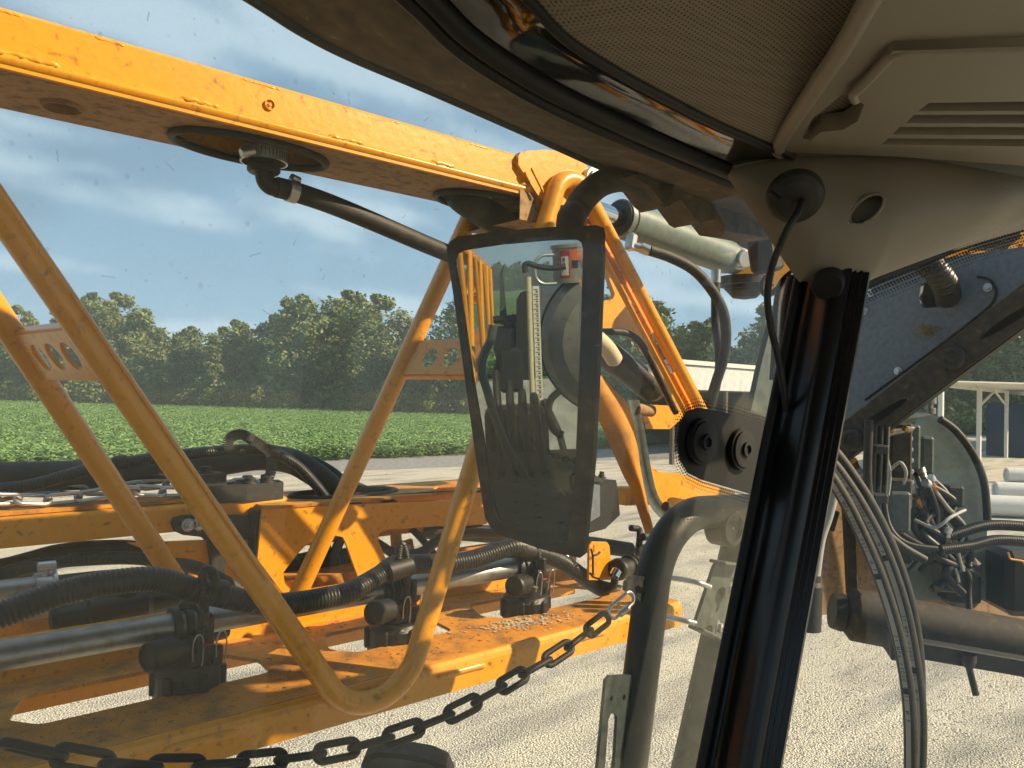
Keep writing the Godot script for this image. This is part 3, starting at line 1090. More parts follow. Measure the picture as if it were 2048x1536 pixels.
	var slots := [[Vector3(0.7907, 3.292, -0.3094), Vector3(0.912, 3.292, -0.1843), Vector3(0.9463, 3.292, -0.1911), Vector3(0.8049, 3.292, -0.3253)], [Vector3(0.8133, 3.292, -0.3326), Vector3(0.9561, 3.292, -0.1931), Vector3(0.9902, 3.292, -0.1999), Vector3(0.831, 3.292, -0.3477)], [Vector3(0.8387, 3.292, -0.3571), Vector3(1.001, 3.292, -0.202), Vector3(1.0346, 3.292, -0.2088), Vector3(0.8563, 3.292, -0.373)], [Vector3(0.8663, 3.292, -0.3816), Vector3(1.0483, 3.292, -0.2115), Vector3(1.0831, 3.292, -0.2184), Vector3(0.8812, 3.292, -0.3959)]]
	flat_plate(s, [Vector3(0.7301, 3.292, -0.3527), Vector3(0.713, 3.292, -0.3484), Vector3(0.7014, 3.292, -0.3333), Vector3(0.6511, 3.292, -0.2837), Vector3(0.7704, 3.292, -0.1528), Vector3(1.0999, 3.292, -0.2172), Vector3(0.8614, 3.292, -0.4223), Vector3(0.8153, 3.292, -0.4472), Vector3(0.7938, 3.292, -0.4217), Vector3(0.8047, 3.292, -0.4025), Vector3(0.7896, 3.292, -0.379), Vector3(0.7507, 3.292, -0.3545)], slots, 0.02, Vector3.DOWN)
	var vp := part(con, "vent_panel", s, "beige_plastic")
	s = surf()
	tube(s, rounded([Vector3(0.7376, 3.294, -0.3563), Vector3(0.7289, 3.294, -0.3541), Vector3(0.7186, 3.294, -0.3501), Vector3(0.7069, 3.294, -0.335), Vector3(0.6571, 3.294, -0.2855), Vector3(0.7779, 3.294, -0.1543)], 0.012), 0.005, 8)
	part(vp, "rounded_edge", s, "beige_plastic")
	# beige corner cover over the top of the pillar, with a cable hole
	var up := spline([Vector3(0.8422, 3.2918, -0.5787), Vector3(0.8645, 3.2997, -0.54), Vector3(0.8841, 3.3037, -0.5101), Vector3(0.9414, 3.3071, -0.4613), Vector3(1.014, 3.3088, -0.4127), Vector3(1.1829, 3.3037, -0.3413), Vector3(1.3491, 3.289, -0.2658)], 8)
	var lo := spline([Vector3(0.8439, 3.2924, -0.5799), Vector3(0.865, 3.2411, -0.5536), Vector3(0.9026, 3.1536, -0.5099), Vector3(0.9086, 3.1496, -0.5009), Vector3(0.9313, 3.1446, -0.4764), Vector3(0.9684, 3.149, -0.454), Vector3(0.9938, 3.1599, -0.4454), Vector3(1.1097, 3.2039, -0.4052), Vector3(1.2361, 3.2526, -0.356), Vector3(1.4113, 3.3134, -0.2782)], 8)
	var eye := Vector3(0.9258, 3.2317, -0.4299)
	var ctr := eye
	s = surf()
	var ga := resample_n(lo, 110)
	var gb := resample_n(up, 110)
	grid = []
	var near := 1e9
	for j in 57:
		var row := []
		var v := j / 56.0
		for i in 111:
			var u := i / 110.0
			var out := Vector3(-0.6, -0.25, 0.75).normalized() * 0.034 * pow(sin(PI * v), 0.8) * minf(1.0, sin(PI * minf(u * 1.5, 0.75)) * 1.4 + 0.0)
			# a shallow valley runs from the pillar up to the windshield side
			var p: Vector3 = ga[i].lerp(gb[i], v) + out - out.normalized() * 0.010 * exp(-pow((u - 0.66 - 0.1 * v) / 0.07, 2)) * sin(PI * v)
			var ray := (p - Vector3(0, 3, 0)).cross((eye - Vector3(0, 3, 0)).normalized()).length()
			if ray < near:
				near = ray
				ctr = p
			row.append(p)
		grid.append(row)
	var ax := (eye - Vector3(0, 3, 0)).normalized()
	var hx := Vector3(0.55, 0.62, 0.42)
	hx = (hx - ax * hx.dot(ax)).normalized()
	var hy := ax.cross(hx)
	s.set_smooth_group(1)
	for j in 56:
		for i in 110:
			var m: Vector3 = (grid[j][i] + grid[j + 1][i + 1]) / 2.0 - ctr
			if pow(m.dot(hx) / 0.0225, 2) + pow(m.dot(hy) / 0.0125, 2) < 1.0:
				continue
			quad(s, grid[j][i], grid[j][i + 1], grid[j + 1][i + 1], grid[j + 1][i])
	s.set_smooth_group(-1)
	for i in 110:
		var q0: Vector3 = gb[i]
		var q1: Vector3 = gb[i + 1]
		quad(s, q0, q1, q1 + Vector3(0.02, 0.07, 0.0), q0 + Vector3(0.02, 0.07, 0.0))
	var cov := part(t, "corner_cover", s, "beige_plastic")
	s = surf()
	var rim := []
	for k in 28:
		var w := TAU * k / 28
		rim.append(ctr + hx * cos(w) * 0.0225 + hy * sin(w) * 0.0125 - ax * 0.0005)
	tube(s, rim, 0.0022, 8, false, true)
	for k in 28:
		var k2 := (k + 1) % 28
		quad(s, rim[k], rim[k2], rim[k2].lerp(ctr, 0.18) + ax * 0.03, rim[k].lerp(ctr, 0.18) + ax * 0.03)
		tri(s, rim[k].lerp(ctr, 0.18) + ax * 0.03, rim[k2].lerp(ctr, 0.18) + ax * 0.03, ctr + ax * 0.03)
	part(cov, "screw_recess", s, "beige_plastic")
	# rubber cable grommet
	s = surf()
	var go := Vector3(0.8541, 3.2419, -0.4841)
	var gn := (Vector3(-0.60, -0.62, 0.50)).normalized()
	var prof := [[-0.006, 0.034], [0.0, 0.0335], [0.005, 0.031], [0.0095, 0.025], [0.012, 0.014], [0.0128, 0.0]]
	lathe(s, go - gn * 0.002, gn, prof, 32)
	var gr := part(cov, "cable_grommet", s, "rubber")
	s = surf()
	var sl := spline([Vector3(0.8126, 3.2432, -0.4931), Vector3(0.8168, 3.2355, -0.4857), Vector3(0.8213, 3.2316, -0.4793)], 6)
	tube(s, sl, 0.003, 8)
	drum(s, Vector3(0.8259, 3.2329, -0.482), Vector3(0.8186, 3.2309, -0.4777), 0.0065)
	part(gr, "slit", s, "frit")
	# black pillar with rubber edges
	var top := Vector3(0.9401, 3.1648, -0.4779)
	var bot := Vector3(0.7374, 2.5391, -0.4832)
	var dir := (bot - top).normalized()
	var wd := dir.cross((top + bot) / 2.0 - Vector3(0, 3, 0)).normalized()
	if wd.dot(Vector3(0.9845, 2.9354, -0.4767) - Vector3(0.9349, 2.9341, -0.5188)) < 0:
		wd = -wd
	var fd := wd.cross(dir).normalized()
	if fd.dot(Vector3(0, 3, 0) - top) < 0:
		fd = -fd
	s = surf()
	var pr := [[-0.040, -0.032], [-0.037, -0.022], [-0.030, -0.021], [-0.028, -0.018], [-0.022, -0.0095], [-0.005, 0.0135], [0.0, 0.018], [0.006, 0.020], [0.014, 0.0195], [0.019, 0.017], [0.0205, 0.012], [0.0245, 0.0125], [0.026, 0.008], [0.0315, 0.0085], [0.033, 0.004], [0.040, 0.004], [0.042, -0.002], [0.042, -0.05], [-0.040, -0.05]]
	for i in pr.size():
		var p0: Array = pr[i]
		var p1: Array = pr[(i + 1) % pr.size()]
		s.set_smooth_group(5 if i in [3, 4, 5, 6, 7, 8] else -1)
		var k0: float = 1.0
		var q0: Vector3 = top + wd * p0[0] + fd * p0[1]
		var q1: Vector3 = top + wd * p1[0] + fd * p1[1]
		var k1 := 0.88
		var q2: Vector3 = bot + (wd * p1[0] + fd * p1[1]) * k1 * 1.12
		var q3: Vector3 = bot + (wd * p0[0] + fd * p0[1]) * k1 * 1.12
		quad(s, q0, q1, q2, q3)
	var pil := part(t, "corner_pillar", s, "pillar_black")
	s = surf()
	tube(s, [top - wd * 0.041 - fd * 0.014, bot - wd * 0.041 - fd * 0.014], 0.0065, 10)
	part(pil, "pillar_seal", s, "seal_black")
	s = surf()
	drum(s, Vector3(0.9041, 3.1398, -0.4695), Vector3(0.9259, 3.1504, -0.477), 0.019)
	part(pil, "pillar_plug", s, "seal_black")
	# glazing
	s = surf()
	quad(s, Vector3(-0.1, 2.15, -0.60), Vector3(1.02, 2.15, -0.60), Vector3(1.02, 3.385, -0.60), Vector3(-0.1, 3.385, -0.60))
	quad(s, Vector3(-0.9, 2.15, -0.40), Vector3(-0.1, 2.15, -0.60), Vector3(-0.1, 3.385, -0.60), Vector3(-0.9, 3.385, -0.40))
	var pane := part(t, "side_window", s, "glass")
	s = surf()
	coons(s, spline([Vector3(0.80, 2.2, -0.53), Vector3(1.02, 2.2, -0.1), Vector3(1.02, 2.2, 0.25), Vector3(0.80, 2.2, 0.68)], 5), spline([Vector3(1.04, 3.36, -0.53), Vector3(1.26, 3.38, -0.1), Vector3(1.26, 3.38, 0.25), Vector3(1.04, 3.36, 0.68)], 5), 12, 4, Vector3.ZERO)
	var shield := part(t, "windshield", s, "glass")
	s = surf()
	quad(s, Vector3(-0.1, 2.15, -0.602), Vector3(1.02, 2.15, -0.602), Vector3(1.02, 3.385, -0.602), Vector3(-0.1, 3.385, -0.602))
	part(pane, "dust_film", s, "side_dust")
	s = surf()
	coons(s, spline([Vector3(0.803, 2.2, -0.533), Vector3(1.023, 2.2, -0.1), Vector3(1.023, 2.2, 0.25), Vector3(0.803, 2.2, 0.683)], 5), spline([Vector3(1.043, 3.36, -0.533), Vector3(1.263, 3.38, -0.1), Vector3(1.263, 3.38, 0.25), Vector3(1.043, 3.36, 0.683)], 5), 12, 4, Vector3.ZERO)
	part(shield, "dust_film", s, "front_dust")
	# black print on the side window round the hinge, fading out in dots
	var out := [Vector3(0.7816, 2.9461, -0.597), Vector3(0.787, 2.9698, -0.597), Vector3(0.7989, 2.9823, -0.597), Vector3(0.8218, 2.9868, -0.597), Vector3(0.87, 2.9824, -0.597), Vector3(0.9412, 2.9713, -0.597), Vector3(1.0327, 2.9576, -0.597), Vector3(1.1045, 2.949, -0.597), Vector3(1.0784, 2.8403, -0.597), Vector3(1.0222, 2.8491, -0.597), Vector3(0.9197, 2.8733, -0.597), Vector3(0.8329, 2.8933, -0.597), Vector3(0.8032, 2.9038, -0.597), Vector3(0.7863, 2.921, -0.597)]
	s = surf()
	flat_plate(s, out, [], 0.001, Vector3.BACK)
	part(pane, "hinge_print", s, "frit")
	s = surf()
	dots(s, out, 4, 0.0046, Vector3.BACK, Vector3(0, 0, 0.0005))
	tag(part(pane, "print_dots", s, "frit"), "", "", "", "stuff")
	for c in [[Vector3(0.8266, 2.9426, -0.595), 0.027], [Vector3(0.9173, 2.9307, -0.595), 0.026]]:
		s = surf()
		var k: float = c[1]
		lathe(s, c[0], Vector3.BACK, [[0, k * 1.12], [0.005, k * 1.1], [0.005, k * 0.98], [0.008, k * 0.95], [0.0085, k * 0.42], [0.012, k * 0.38], [0.0122, k * 0.24], [0.009, k * 0.2], [0.009, 0]], 32)
		part(pane, "hinge_knob", s, "black_plastic")
	# dotted print along the top of the windshield
	s = surf()
	var path := spline([Vector3(1.0469, 3.1481, -0.4989), Vector3(1.0829, 3.1655, -0.4811), Vector3(1.1479, 3.1938, -0.4516), Vector3(1.2124, 3.2224, -0.4226), Vector3(1.3111, 3.2561, -0.3775), Vector3(1.3633, 3.2728, -0.3459)], 10)
	for row in 6:
		var q := resample(path, 0.0056)
		for i in q.size():
			var rad := 0.0022 - 0.0003 * row
			var p: Vector3 = q[i] + Vector3(-0.001, -0.0048 * row, 0) + (Vector3(0.0028, 0, 0.001) if row % 2 else Vector3.ZERO)
			dot(s, p, Vector3(-0.85, -0.1, 0.5).normalized(), rad)
	tag(part(shield, "print_dots", s, "frit"), "", "", "", "stuff")
	s = surf()
	var lowp := []
	for p in path:
		lowp.append(p + Vector3(0, 0.045, 0))
	coons(s, path, lowp, 30, 1, Vector3.ZERO)
	part(shield, "print_band", s, "frit")
	# rest of the shell, behind and below the eye
	s = surf()
	rbox(s, Vector3(-0.05, 1.6, 0.03), Vector3(1.0, 0.05, 0.7), Basis(), 0.01)
	part(t, "cab_floor", s, "dusty_black")
	s = surf()
	rbox(s, Vector3(-0.98, 2.2, 0.17), Vector3(0.04, 0.6, 0.56), Basis(), 0.02)
	part(t, "rear_panel", s, "black_plastic")
	for z in [-0.38, 0.71]:
		s = surf()
		rbox(s, Vector3(-0.1, 1.85, -0.62 if z < 0 else 0.71), Vector3(0.88, 0.28, 0.03), Basis(), 0.02)
		part(t, "door_panel", s, "black_plastic")
		s = surf()
		bar(s, Vector3(-0.92, 1.6, z), Vector3(-0.86, 3.43, z), 0.09, 0.12, Vector3.RIGHT)
		part(t, "rear_pillar", s, "pillar_black")
	s = surf()
	bar(s, Vector3(0.82, 1.6, 0.70), Vector3(1.0, 3.43, 0.70), 0.09, 0.10, Vector3.RIGHT)
	part(t, "front_pillar", s, "pillar_black")
	# lead hanging from the grommet down behind the pillar seal
	s = surf()
	var cable := spline([Vector3(0.8504, 3.2359, -0.4742), Vector3(0.8332, 3.2191, -0.4694), Vector3(0.8235, 3.1966, -0.4781), Vector3(0.8299, 3.1599, -0.4994), Vector3(0.8352, 3.1253, -0.5086), Vector3(0.8433, 3.0896, -0.5089), Vector3(0.8557, 3.0505, -0.5055), Vector3(0.8658, 3.0171, -0.5041), Vector3(0.8785, 2.9863, -0.5069)], 8)
	tube(s, cable, 0.0042, 10)
	single("cab_lead", s, "rubber", "thin black lead hanging from the rubber grommet beside the pillar", "cable", cable[cable.size() - 1])

func dot(s: SurfaceTool, c: Vector3, n: Vector3, r: float) -> void:
	var x := n.cross(Vector3.UP).normalized() * r
	var y := n.cross(x).normalized() * r
	for k in 6:
		var a := TAU * k / 6
		var b := TAU * (k + 1) / 6
		tri(s, c, c + x * cos(a) + y * sin(a), c + x * cos(b) + y * sin(b))

func dots(s: SurfaceTool, outline: Array, rows: int, step: float, n: Vector3, lift: Vector3) -> void:
	var mid := Vector3.ZERO
	for p in outline:
		mid += p / outline.size()
	for row in range(1, rows + 1):
		var ring := []
		for i in outline.size() + 1:
			var p: Vector3 = outline[i % outline.size()]
			var a: Vector3 = outline[(i - 1 + outline.size()) % outline.size()]
			var b: Vector3 = outline[(i + 1) % outline.size()]
			var d := (b - a).cross(n).normalized()
			if d.dot(p - mid) < 0:
				d = -d
			ring.append(p + d * step * (row - 0.35))
		var q := resample(ring, step * 0.95)
		for p in q:
			dot(s, p + lift, n, step * (0.47 - 0.085 * row))

# ---------------------------------------------------------------- folded boom beside the cab
func V(f: float, h: float, l: float) -> Vector3:
	# forward, height above the eye, distance to the left of the eye
	return Vector3(f, 3.0 + h, -l)

func sweep(s: SurfaceTool, prof: Array, x0: float, x1: float, smooth := false, open := false) -> void:
	# a closed profile [left, height above the eye] (anticlockwise seen from the front) drawn out along the machine
	var n := prof.size()
	for i in (n - 1 if open else n):
		var a: Array = prof[i]
		var b: Array = prof[(i + 1) % n]
		s.set_smooth_group(4 if smooth else -1)
		facing_seg(s, V(x0, a[1], a[0]), V(x1, a[1], a[0]), V(x1, b[1], b[0]), V(x0, b[1], b[0]), prof)
	s.set_smooth_group(-1)

func facing_seg(s: SurfaceTool, a: Vector3, b: Vector3, c: Vector3, d: Vector3, prof: Array) -> void:
	# outward is decided by the winding of the profile
	var ar := 0.0
	for i in prof.size():
		var p: Array = prof[i]
		var q: Array = prof[(i + 1) % prof.size()]
		ar += p[0] * q[1] - q[0] * p[1]
	if ar > 0:
		quad(s, a, b, c, d)
	else:
		quad(s, d, c, b, a)

func build_boom() -> void:
	var t := thing("spray_boom", "long orange sprayer boom truss folded back beside the cab window", "boom", V(0.6, -0.5, 1.15))
	var x0 := -9.0
	var x1 := 0.945
	# upper beam: front plate, folded channel, dirty underside with holes
	var s := surf()
	sweep(s, [[1.002, 0.3445], [1.002, 0.407], [1.006, 0.4115], [1.012, 0.4125], [1.143, 0.4125], [1.15, 0.406], [1.15, 0.3445]], x0, x1, false, true)
	var ub := part(t, "upper_beam", s, "orange")
	s = surf()
	sweep(s, [[1.014, 0.345], [1.006, 0.3465], [1.001, 0.3495], [0.998, 0.354], [0.997, 0.359], [1.003, 0.3605], [1.014, 0.3605]], x0, x1, true)
	part(ub, "folded_edge", s, "orange")
	s = surf()
	var z := func(p: Vector3) -> Vector2: return Vector2(p.x, p.z)
	var h1: Vector2 = z.call(Vector3(0.4238, 3.3445, -1.0879))
	var h2: Vector2 = z.call(Vector3(0.86, 3.3445, -1.1046))
	var h3: Vector2 = z.call(Vector3(0.1847, 3.3445, -1.0889))
	h1.y = -1.083
	h2.y = -1.083
	plate(s, PackedVector2Array([Vector2(x0, -1.15), Vector2(x1, -1.15), Vector2(x1, -1.013), Vector2(x0, -1.013)]), [ellipse(h1, 0.112, 0.058, 40), ellipse(h2, 0.112, 0.058, 40), ellipse(h3, 0.019, 0.03, 20), ellipse(Vector2(-1.1, -1.08), 0.11, 0.058, 24), ellipse(Vector2(-2.4, -1.08), 0.11, 0.058, 24)], V(0, 0.3448, 0), Vector3(1, 0, 0), Vector3(0, 0, 1), 0.005)
	part(ub, "underside", s, "orange_grimy")
	for h in [h1, h2]:
		s = surf()
		var ring := []
		for k in 48:
			var a := TAU * k / 48
			ring.append(Vector3(h.x + cos(a) * 0.111, 3.341, h.y + sin(a) * 0.057))
		tube(s, ring, 0.0058, 8, false, true)
		part(ub, "hole_grommet", s, "rubber")
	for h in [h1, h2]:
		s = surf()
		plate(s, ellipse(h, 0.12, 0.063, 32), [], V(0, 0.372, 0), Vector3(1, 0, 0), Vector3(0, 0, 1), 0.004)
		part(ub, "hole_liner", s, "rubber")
	s = surf()
	lathe(s, V(h3.x, 0.345, -h3.y), Vector3.UP, [[-0.004, 0.021], [-0.004, 0.023], [0.03, 0.023], [0.03, 0.021], [-0.004, 0.021]], 20)
	part(ub, "hole_sleeve", s, "orange_grimy")
	# welds along the groove and the top edge
	for w in [[0.02, 0.167], [0.297, 0.347], [0.50, 0.556], [0.673, 0.722], [0.862, 0.935], [-0.25, -0.15]]:
		s = surf()
		bead(s, V(w[0], 0.3605, 1.0), V(w[1], 0.3605, 1.0), 0.0042)
		part(ub, "weld_bead", s, "orange")
	for w in [[0.03, 0.13], [0.20, 0.235], [0.375, 0.43], [0.60, 0.62], [0.75, 0.79]]:
		s = surf()
		bead(s, V(w[0], 0.4065, 1.0035), V(w[1], 0.4065, 1.0035), 0.0022)
		part(ub, "weld_bead", s, "orange")
	s = surf()
	var hp := Vector3(0.4133, 3.382, -1)
	lathe(s, hp + Vector3(0, 0, 0.0005), Vector3.BACK, [[0.0, 0.0068], [-0.003, 0.0065], [-0.003, 0.0025], [0.001, 0.0022], [0.001, 0.0]], 20)
	lathe(s, hp, Vector3.BACK, [[-0.003, 0.0075], [0.0012, 0.0072], [0.0012, 0.0062]], 20)
	part(ub, "rivet", s, "orange")
	# hinge ear at the front end
	s = surf()
	flat_plate(s, [Vector3(0.9071, 3.3369, -0.994), Vector3(0.85, 3.3901, -0.994), Vector3(0.8496, 3.4055, -0.994), Vector3(0.855, 3.4135, -0.994), Vector3(0.8755, 3.4206, -0.994), Vector3(0.9106, 3.4301, -0.994), Vector3(0.9495, 3.4352, -0.994), Vector3(0.985, 3.432, -0.994), Vector3(1.0139, 3.4243, -0.994), Vector3(1.0409, 3.4112, -0.994), Vector3(1.0523, 3.3928, -0.994), Vector3(1.0396, 3.3622, -0.994), Vector3(0.9746, 3.3416, -0.994)], [], 0.012, Vector3.BACK)
	var ear := part(t, "hinge_ear", s, "orange")
	s = surf()
	var pc := Vector3(1.0263, 3.4, -0.99)
	lathe(s, pc + Vector3(0, 0, -0.05), Vector3.BACK, [[0, 0.021], [0.058, 0.021], [0.058, 0.0155], [0.064, 0.015], [0.064, 0.011], [0.056, 0.01], [0.056, 0]], 28)
	part(ear, "hinge_pin", s, "zinc")
	s = surf()
	bead(s, Vector3(0.8706, 3.3882, -0.985), Vector3(0.9008, 3.3499, -0.985), 0.0022)
	part(ear, "weld_bead", s, "orange")
	s = surf()
	sweep(s, [[1.0, 0.30], [1.15, 0.30], [1.15, 0.352], [1.0, 0.352]], 0.86, 1.02)
	part(t, "beam_end_block", s, "orange_grimy")
	# near zigzag of bent tube
	s = surf()
	var zig := rounded([Vector3(0.0719, 3.2476, -0.995), Vector3(0.6036, 2.4475, -0.985), Vector3(0.9522, 3.4248, -0.985), Vector3(1.0515, 3.3178, -0.985)], 0.082, 14)
	tube(s, zig, 0.0166, 20)
	var zt := part(t, "brace_tube", s, "orange", "near V-shaped orange tube standing on the lower beam")
	s = surf()
	var d1: Vector3 = Vector3(0.1692, 3.0985, -0.979)
	var d2: Vector3 = Vector3(0.4039, 2.7448, -0.972)
	tube(s, [d1 + Vector3(0.0105, 0.004, 0), d2 + Vector3(0.0105, 0.004, 0)], 0.0016, 6)
	part(zt, "seam_weld", s, "orange")
	# flanged brace that runs down to the front
	s = surf()
	tube(s, [Vector3(1.0249, 3.3552, -0.985), Vector3(1.1267, 3.2426, -0.985), Vector3(1.3466, 2.9972, -0.985), Vector3(1.4377, 2.8944, -0.985)], 0.0125, 14)
	var fb := part(t, "flanged_brace", s, "orange", "bright sunlit flanged brace running down to the front")
	s = surf()
	bar(s, Vector3(1.0128, 3.3125, -0.99), Vector3(1.3717, 2.9088, -0.99), 0.006, 0.013, Vector3.BACK)
	part(fb, "flange", s, "orange")
	s = surf()
	flat_plate(s, [Vector3(1.0242, 3.3258, -1.004), Vector3(1.0507, 3.3395, -1.004), Vector3(1.4579, 2.8904, -1.004), Vector3(1.395, 2.8966, -1.004)], [[Vector3(1.1244, 3.2152, -1.004), Vector3(1.1345, 3.2202, -1.004), Vector3(1.1837, 3.1666, -1.004), Vector3(1.1717, 3.1616, -1.004)], [Vector3(1.2173, 3.1259, -1.004), Vector3(1.2298, 3.1308, -1.004), Vector3(1.3004, 3.0518, -1.004), Vector3(1.2872, 3.0472, -1.004)]], 0.006, Vector3.BACK)
	part(fb, "web", s, "orange")
	# far legs
	var near_leg := [Vector3(0.0719, 3.2476, -0.995), Vector3(0.6036, 2.4475, -0.985)]
	var far_leg := [Vector3(0.4084, 2.6779, -1.32), Vector3(0.2129, 2.978, -1.24)]
	far_leg[1] = far_leg[1] + (far_leg[1] - far_leg[0]) * 1.15
	s = surf()
	tube(s, far_leg, 0.0166, 18)
	part(t, "brace_tube", s, "orange", "far orange tube behind the near V tube")
	var far2 := [Vector3(0.6148, 2.6147, -1.32), Vector3(0.8701, 3.3306, -1.155)]
	s = surf()
	tube(s, far2, 0.0166, 18)
	part(t, "brace_tube", s, "orange", "slim far tube leaning forward behind the door mirror")
	gusset(t, near_leg, far_leg, 0.066, 0.008)
	gusset(t, [Vector3(0.6661, 2.6231, -0.985), Vector3(0.907, 3.295, -0.985)], far2, 0.092, 0.03)
	# lower beam: slotted top plate with a lip down in front and one up behind
	s = surf()
	var sl := [[0.185, 0.46], [0.635, 0.80], [0.955, 1.225]]
	var holes := []
	for k in sl:
		holes.append(soft_poly([Vector2(k[0] - 0.03, 1.165), Vector2(k[0] + 0.0, 1.245), Vector2(k[1], 1.245), Vector2(k[1] + 0.035, 1.19), Vector2(k[1] + 0.03, 1.125), Vector2(k[0] + 0.0, 1.125)], 0.02, 4))
	plate(s, PackedVector2Array([Vector2(x0, 1.008), Vector2(1.33, 1.008), Vector2(1.33, 1.317), Vector2(x0, 1.317)]), holes, V(0, -0.43, 0), Vector3(1, 0, 0), Vector3(0, 0, -1), 0.006)
	var lb := part(t, "lower_beam", s, "orange_dust_and_shade")
	s = surf()
	sweep(s, [[0.9985, -0.48], [0.9985, -0.443], [1.0005, -0.436], [1.005, -0.4315], [1.012, -0.4298], [1.012, -0.436], [1.0065, -0.4395], [1.0045, -0.446], [1.0045, -0.48]], x0, 1.33)
	part(lb, "front_lip", s, "orange")
	s = surf()
	sweep(s, [[1.311, -0.4295], [1.311, -0.372], [1.317, -0.370], [1.335, -0.371], [1.335, -0.377], [1.319, -0.377], [1.319, -0.48], [1.314, -0.48]], x0, 1.33)
	part(lb, "rear_lip", s, "orange")
	for e in [[0.71, 0.80], [1.0, 1.09], [0.30, 0.385]]:
		s = surf()
		tube(s, spline([V(e[0], -0.452, 1.0), V(e[0] + 0.01, -0.4495, 0.9985), V(e[1] - 0.01, -0.4495, 0.9985), V(e[1], -0.452, 1.0)], 5), 0.0055, 10)
		part(lb, "pressed_rib", s, "orange")
	# bird droppings and chaff on the plate
	var r := RandomNumberGenerator.new()
	r.seed = 5
	s = surf()
	for k in 420:
		var at := Vector2(rng.randfn() * 0.05, rng.randfn() * 0.018).rotated(-0.25) + Vector2(0.955, 1.085)
		if at.y < 1.02 or at.y > 1.118:
			continue
		dot(s, V(at.x, -0.4285 + 0.0006 * r.randf(), at.y), (Vector3.UP + Vector3(r.randfn(), 0, r.randfn()) * 0.1).normalized(), r.randf_range(0.0008, 0.0032))
	tag(part(lb, "bird_droppings", s, "droppings"), "", "", "", "stuff")
	s = surf()
	for k in 900:
		var x := r.randf_range(-0.1, 1.3)
		var l := r.randf_range(1.02, 1.30)
		var inside := false
		for q in sl:
			if x > q[0] - 0.04 and x < q[1] + 0.045 and l > 1.115 and l < 1.255:
				inside = true
		if inside:
			continue
		var a := r.randf() * TAU
		var e := Vector3(cos(a), 0.1, sin(a)) * r.randf_range(0.002, 0.008)
		tube(s, [V(x, -0.4285, l) - e * 0.5, V(x, -0.4282, l) + e * 0.5], r.randf_range(0.0004, 0.0009), 4, false)
	tag(part(lb, "chaff", s, "chaff"), "", "", "", "stuff")
	# silver spray pipe and the nozzle bodies clamped to it
	s = surf()
	drum(s, V(x0, -0.348, 1.17), V(1.16, -0.348, 1.17), 0.0195, 0.002, 28)
	part(t, "spray_pipe", s, "stainless")
	for f in [0.376, 0.724, 1.03]:
		nozzle(t, f)
	for f in [-0.6, -1.1, -1.6, -2.1]:
		nozzle(t, f, true)
	# more truss bays towards the rear, which the door mirror shows
	for k in 5:
		var b := -1.0 - k * 1.75
		s = surf()
		tube(s, rounded([V(b + 0.12 + 0.45, 0.36, 0.995), V(b + 0.12, -0.47, 0.985), V(b - 0.5, 0.36, 0.995)], 0.07, 8), 0.0166, 10)
		part(t, "brace_tube", s, "orange")
		for e in [[V(b + 0.45, 0.35, 1.14), V(b + 0.12, -0.38, 1.32)], [V(b - 0.4, 0.35, 1.14), V(b + 0.05, -0.38, 1.32)]]:
			s = surf()
			tube(s, e, 0.0166, 8)
			part(t, "brace_tube", s, "orange")
		gusset(t, [V(b + 0.5, 0.36, 0.995), V(b + 0.12, -0.47, 0.985)], [V(b + 0.45, 0.35, 1.14), V(b + 0.12, -0.38, 1.32)], 0.08, 0.02)
	# wiring conduit along the pipe
	t = thing("wiring_conduit", "thick black corrugated conduit draped along the silver spray pipe", "conduit", V(0.5, -0.43, 1.125))
	s = surf()
	var p := [Vector3(0.0172, 2.6999, -1.115), Vector3(0.0797, 2.7095, -1.115), Vector3(0.1382, 2.7188, -1.115), Vector3(0.1826, 2.7306, -1.115), Vector3(0.2305, 2.7385, -1.115), Vector3(0.2812, 2.7397, -1.115), Vector3(0.314, 2.7364, -1.115), Vector3(0.3477, 2.7233, -1.115), Vector3(0.3662, 2.715, -1.115), Vector3(0.4021, 2.7018, -1.115), Vector3(0.4456, 2.6855, -1.115), Vector3(0.485, 2.674, -1.115), Vector3(0.5259, 2.6712, -1.115), Vector3(0.5687, 2.6714, -1.115), Vector3(0.6135, 2.6741, -1.115)]
	p.append_array([Vector3(0.6737, 2.6878, -1.13), Vector3(0.7065, 2.7029, -1.13), Vector3(0.7597, 2.6978, -1.13), Vector3(0.8147, 2.6916, -1.13), Vector3(0.8724, 2.6916, -1.13), Vector3(0.9344, 2.7001, -1.13), Vector3(0.9769, 2.7038, -1.13)])
	p.append_array([Vector3(1.0341, 2.685, -1.15), Vector3(1.1111, 2.6584, -1.15), Vector3(1.1875, 2.6128, -1.15), Vector3(1.2412, 2.5804, -1.15), Vector3(1.2933, 2.5638, -1.15)])
	corrugated(s, spline(p, 10), 0.0172, 0.0060, 0.0034, 16)
	part(t, "conduit_tube", s, "conduit")
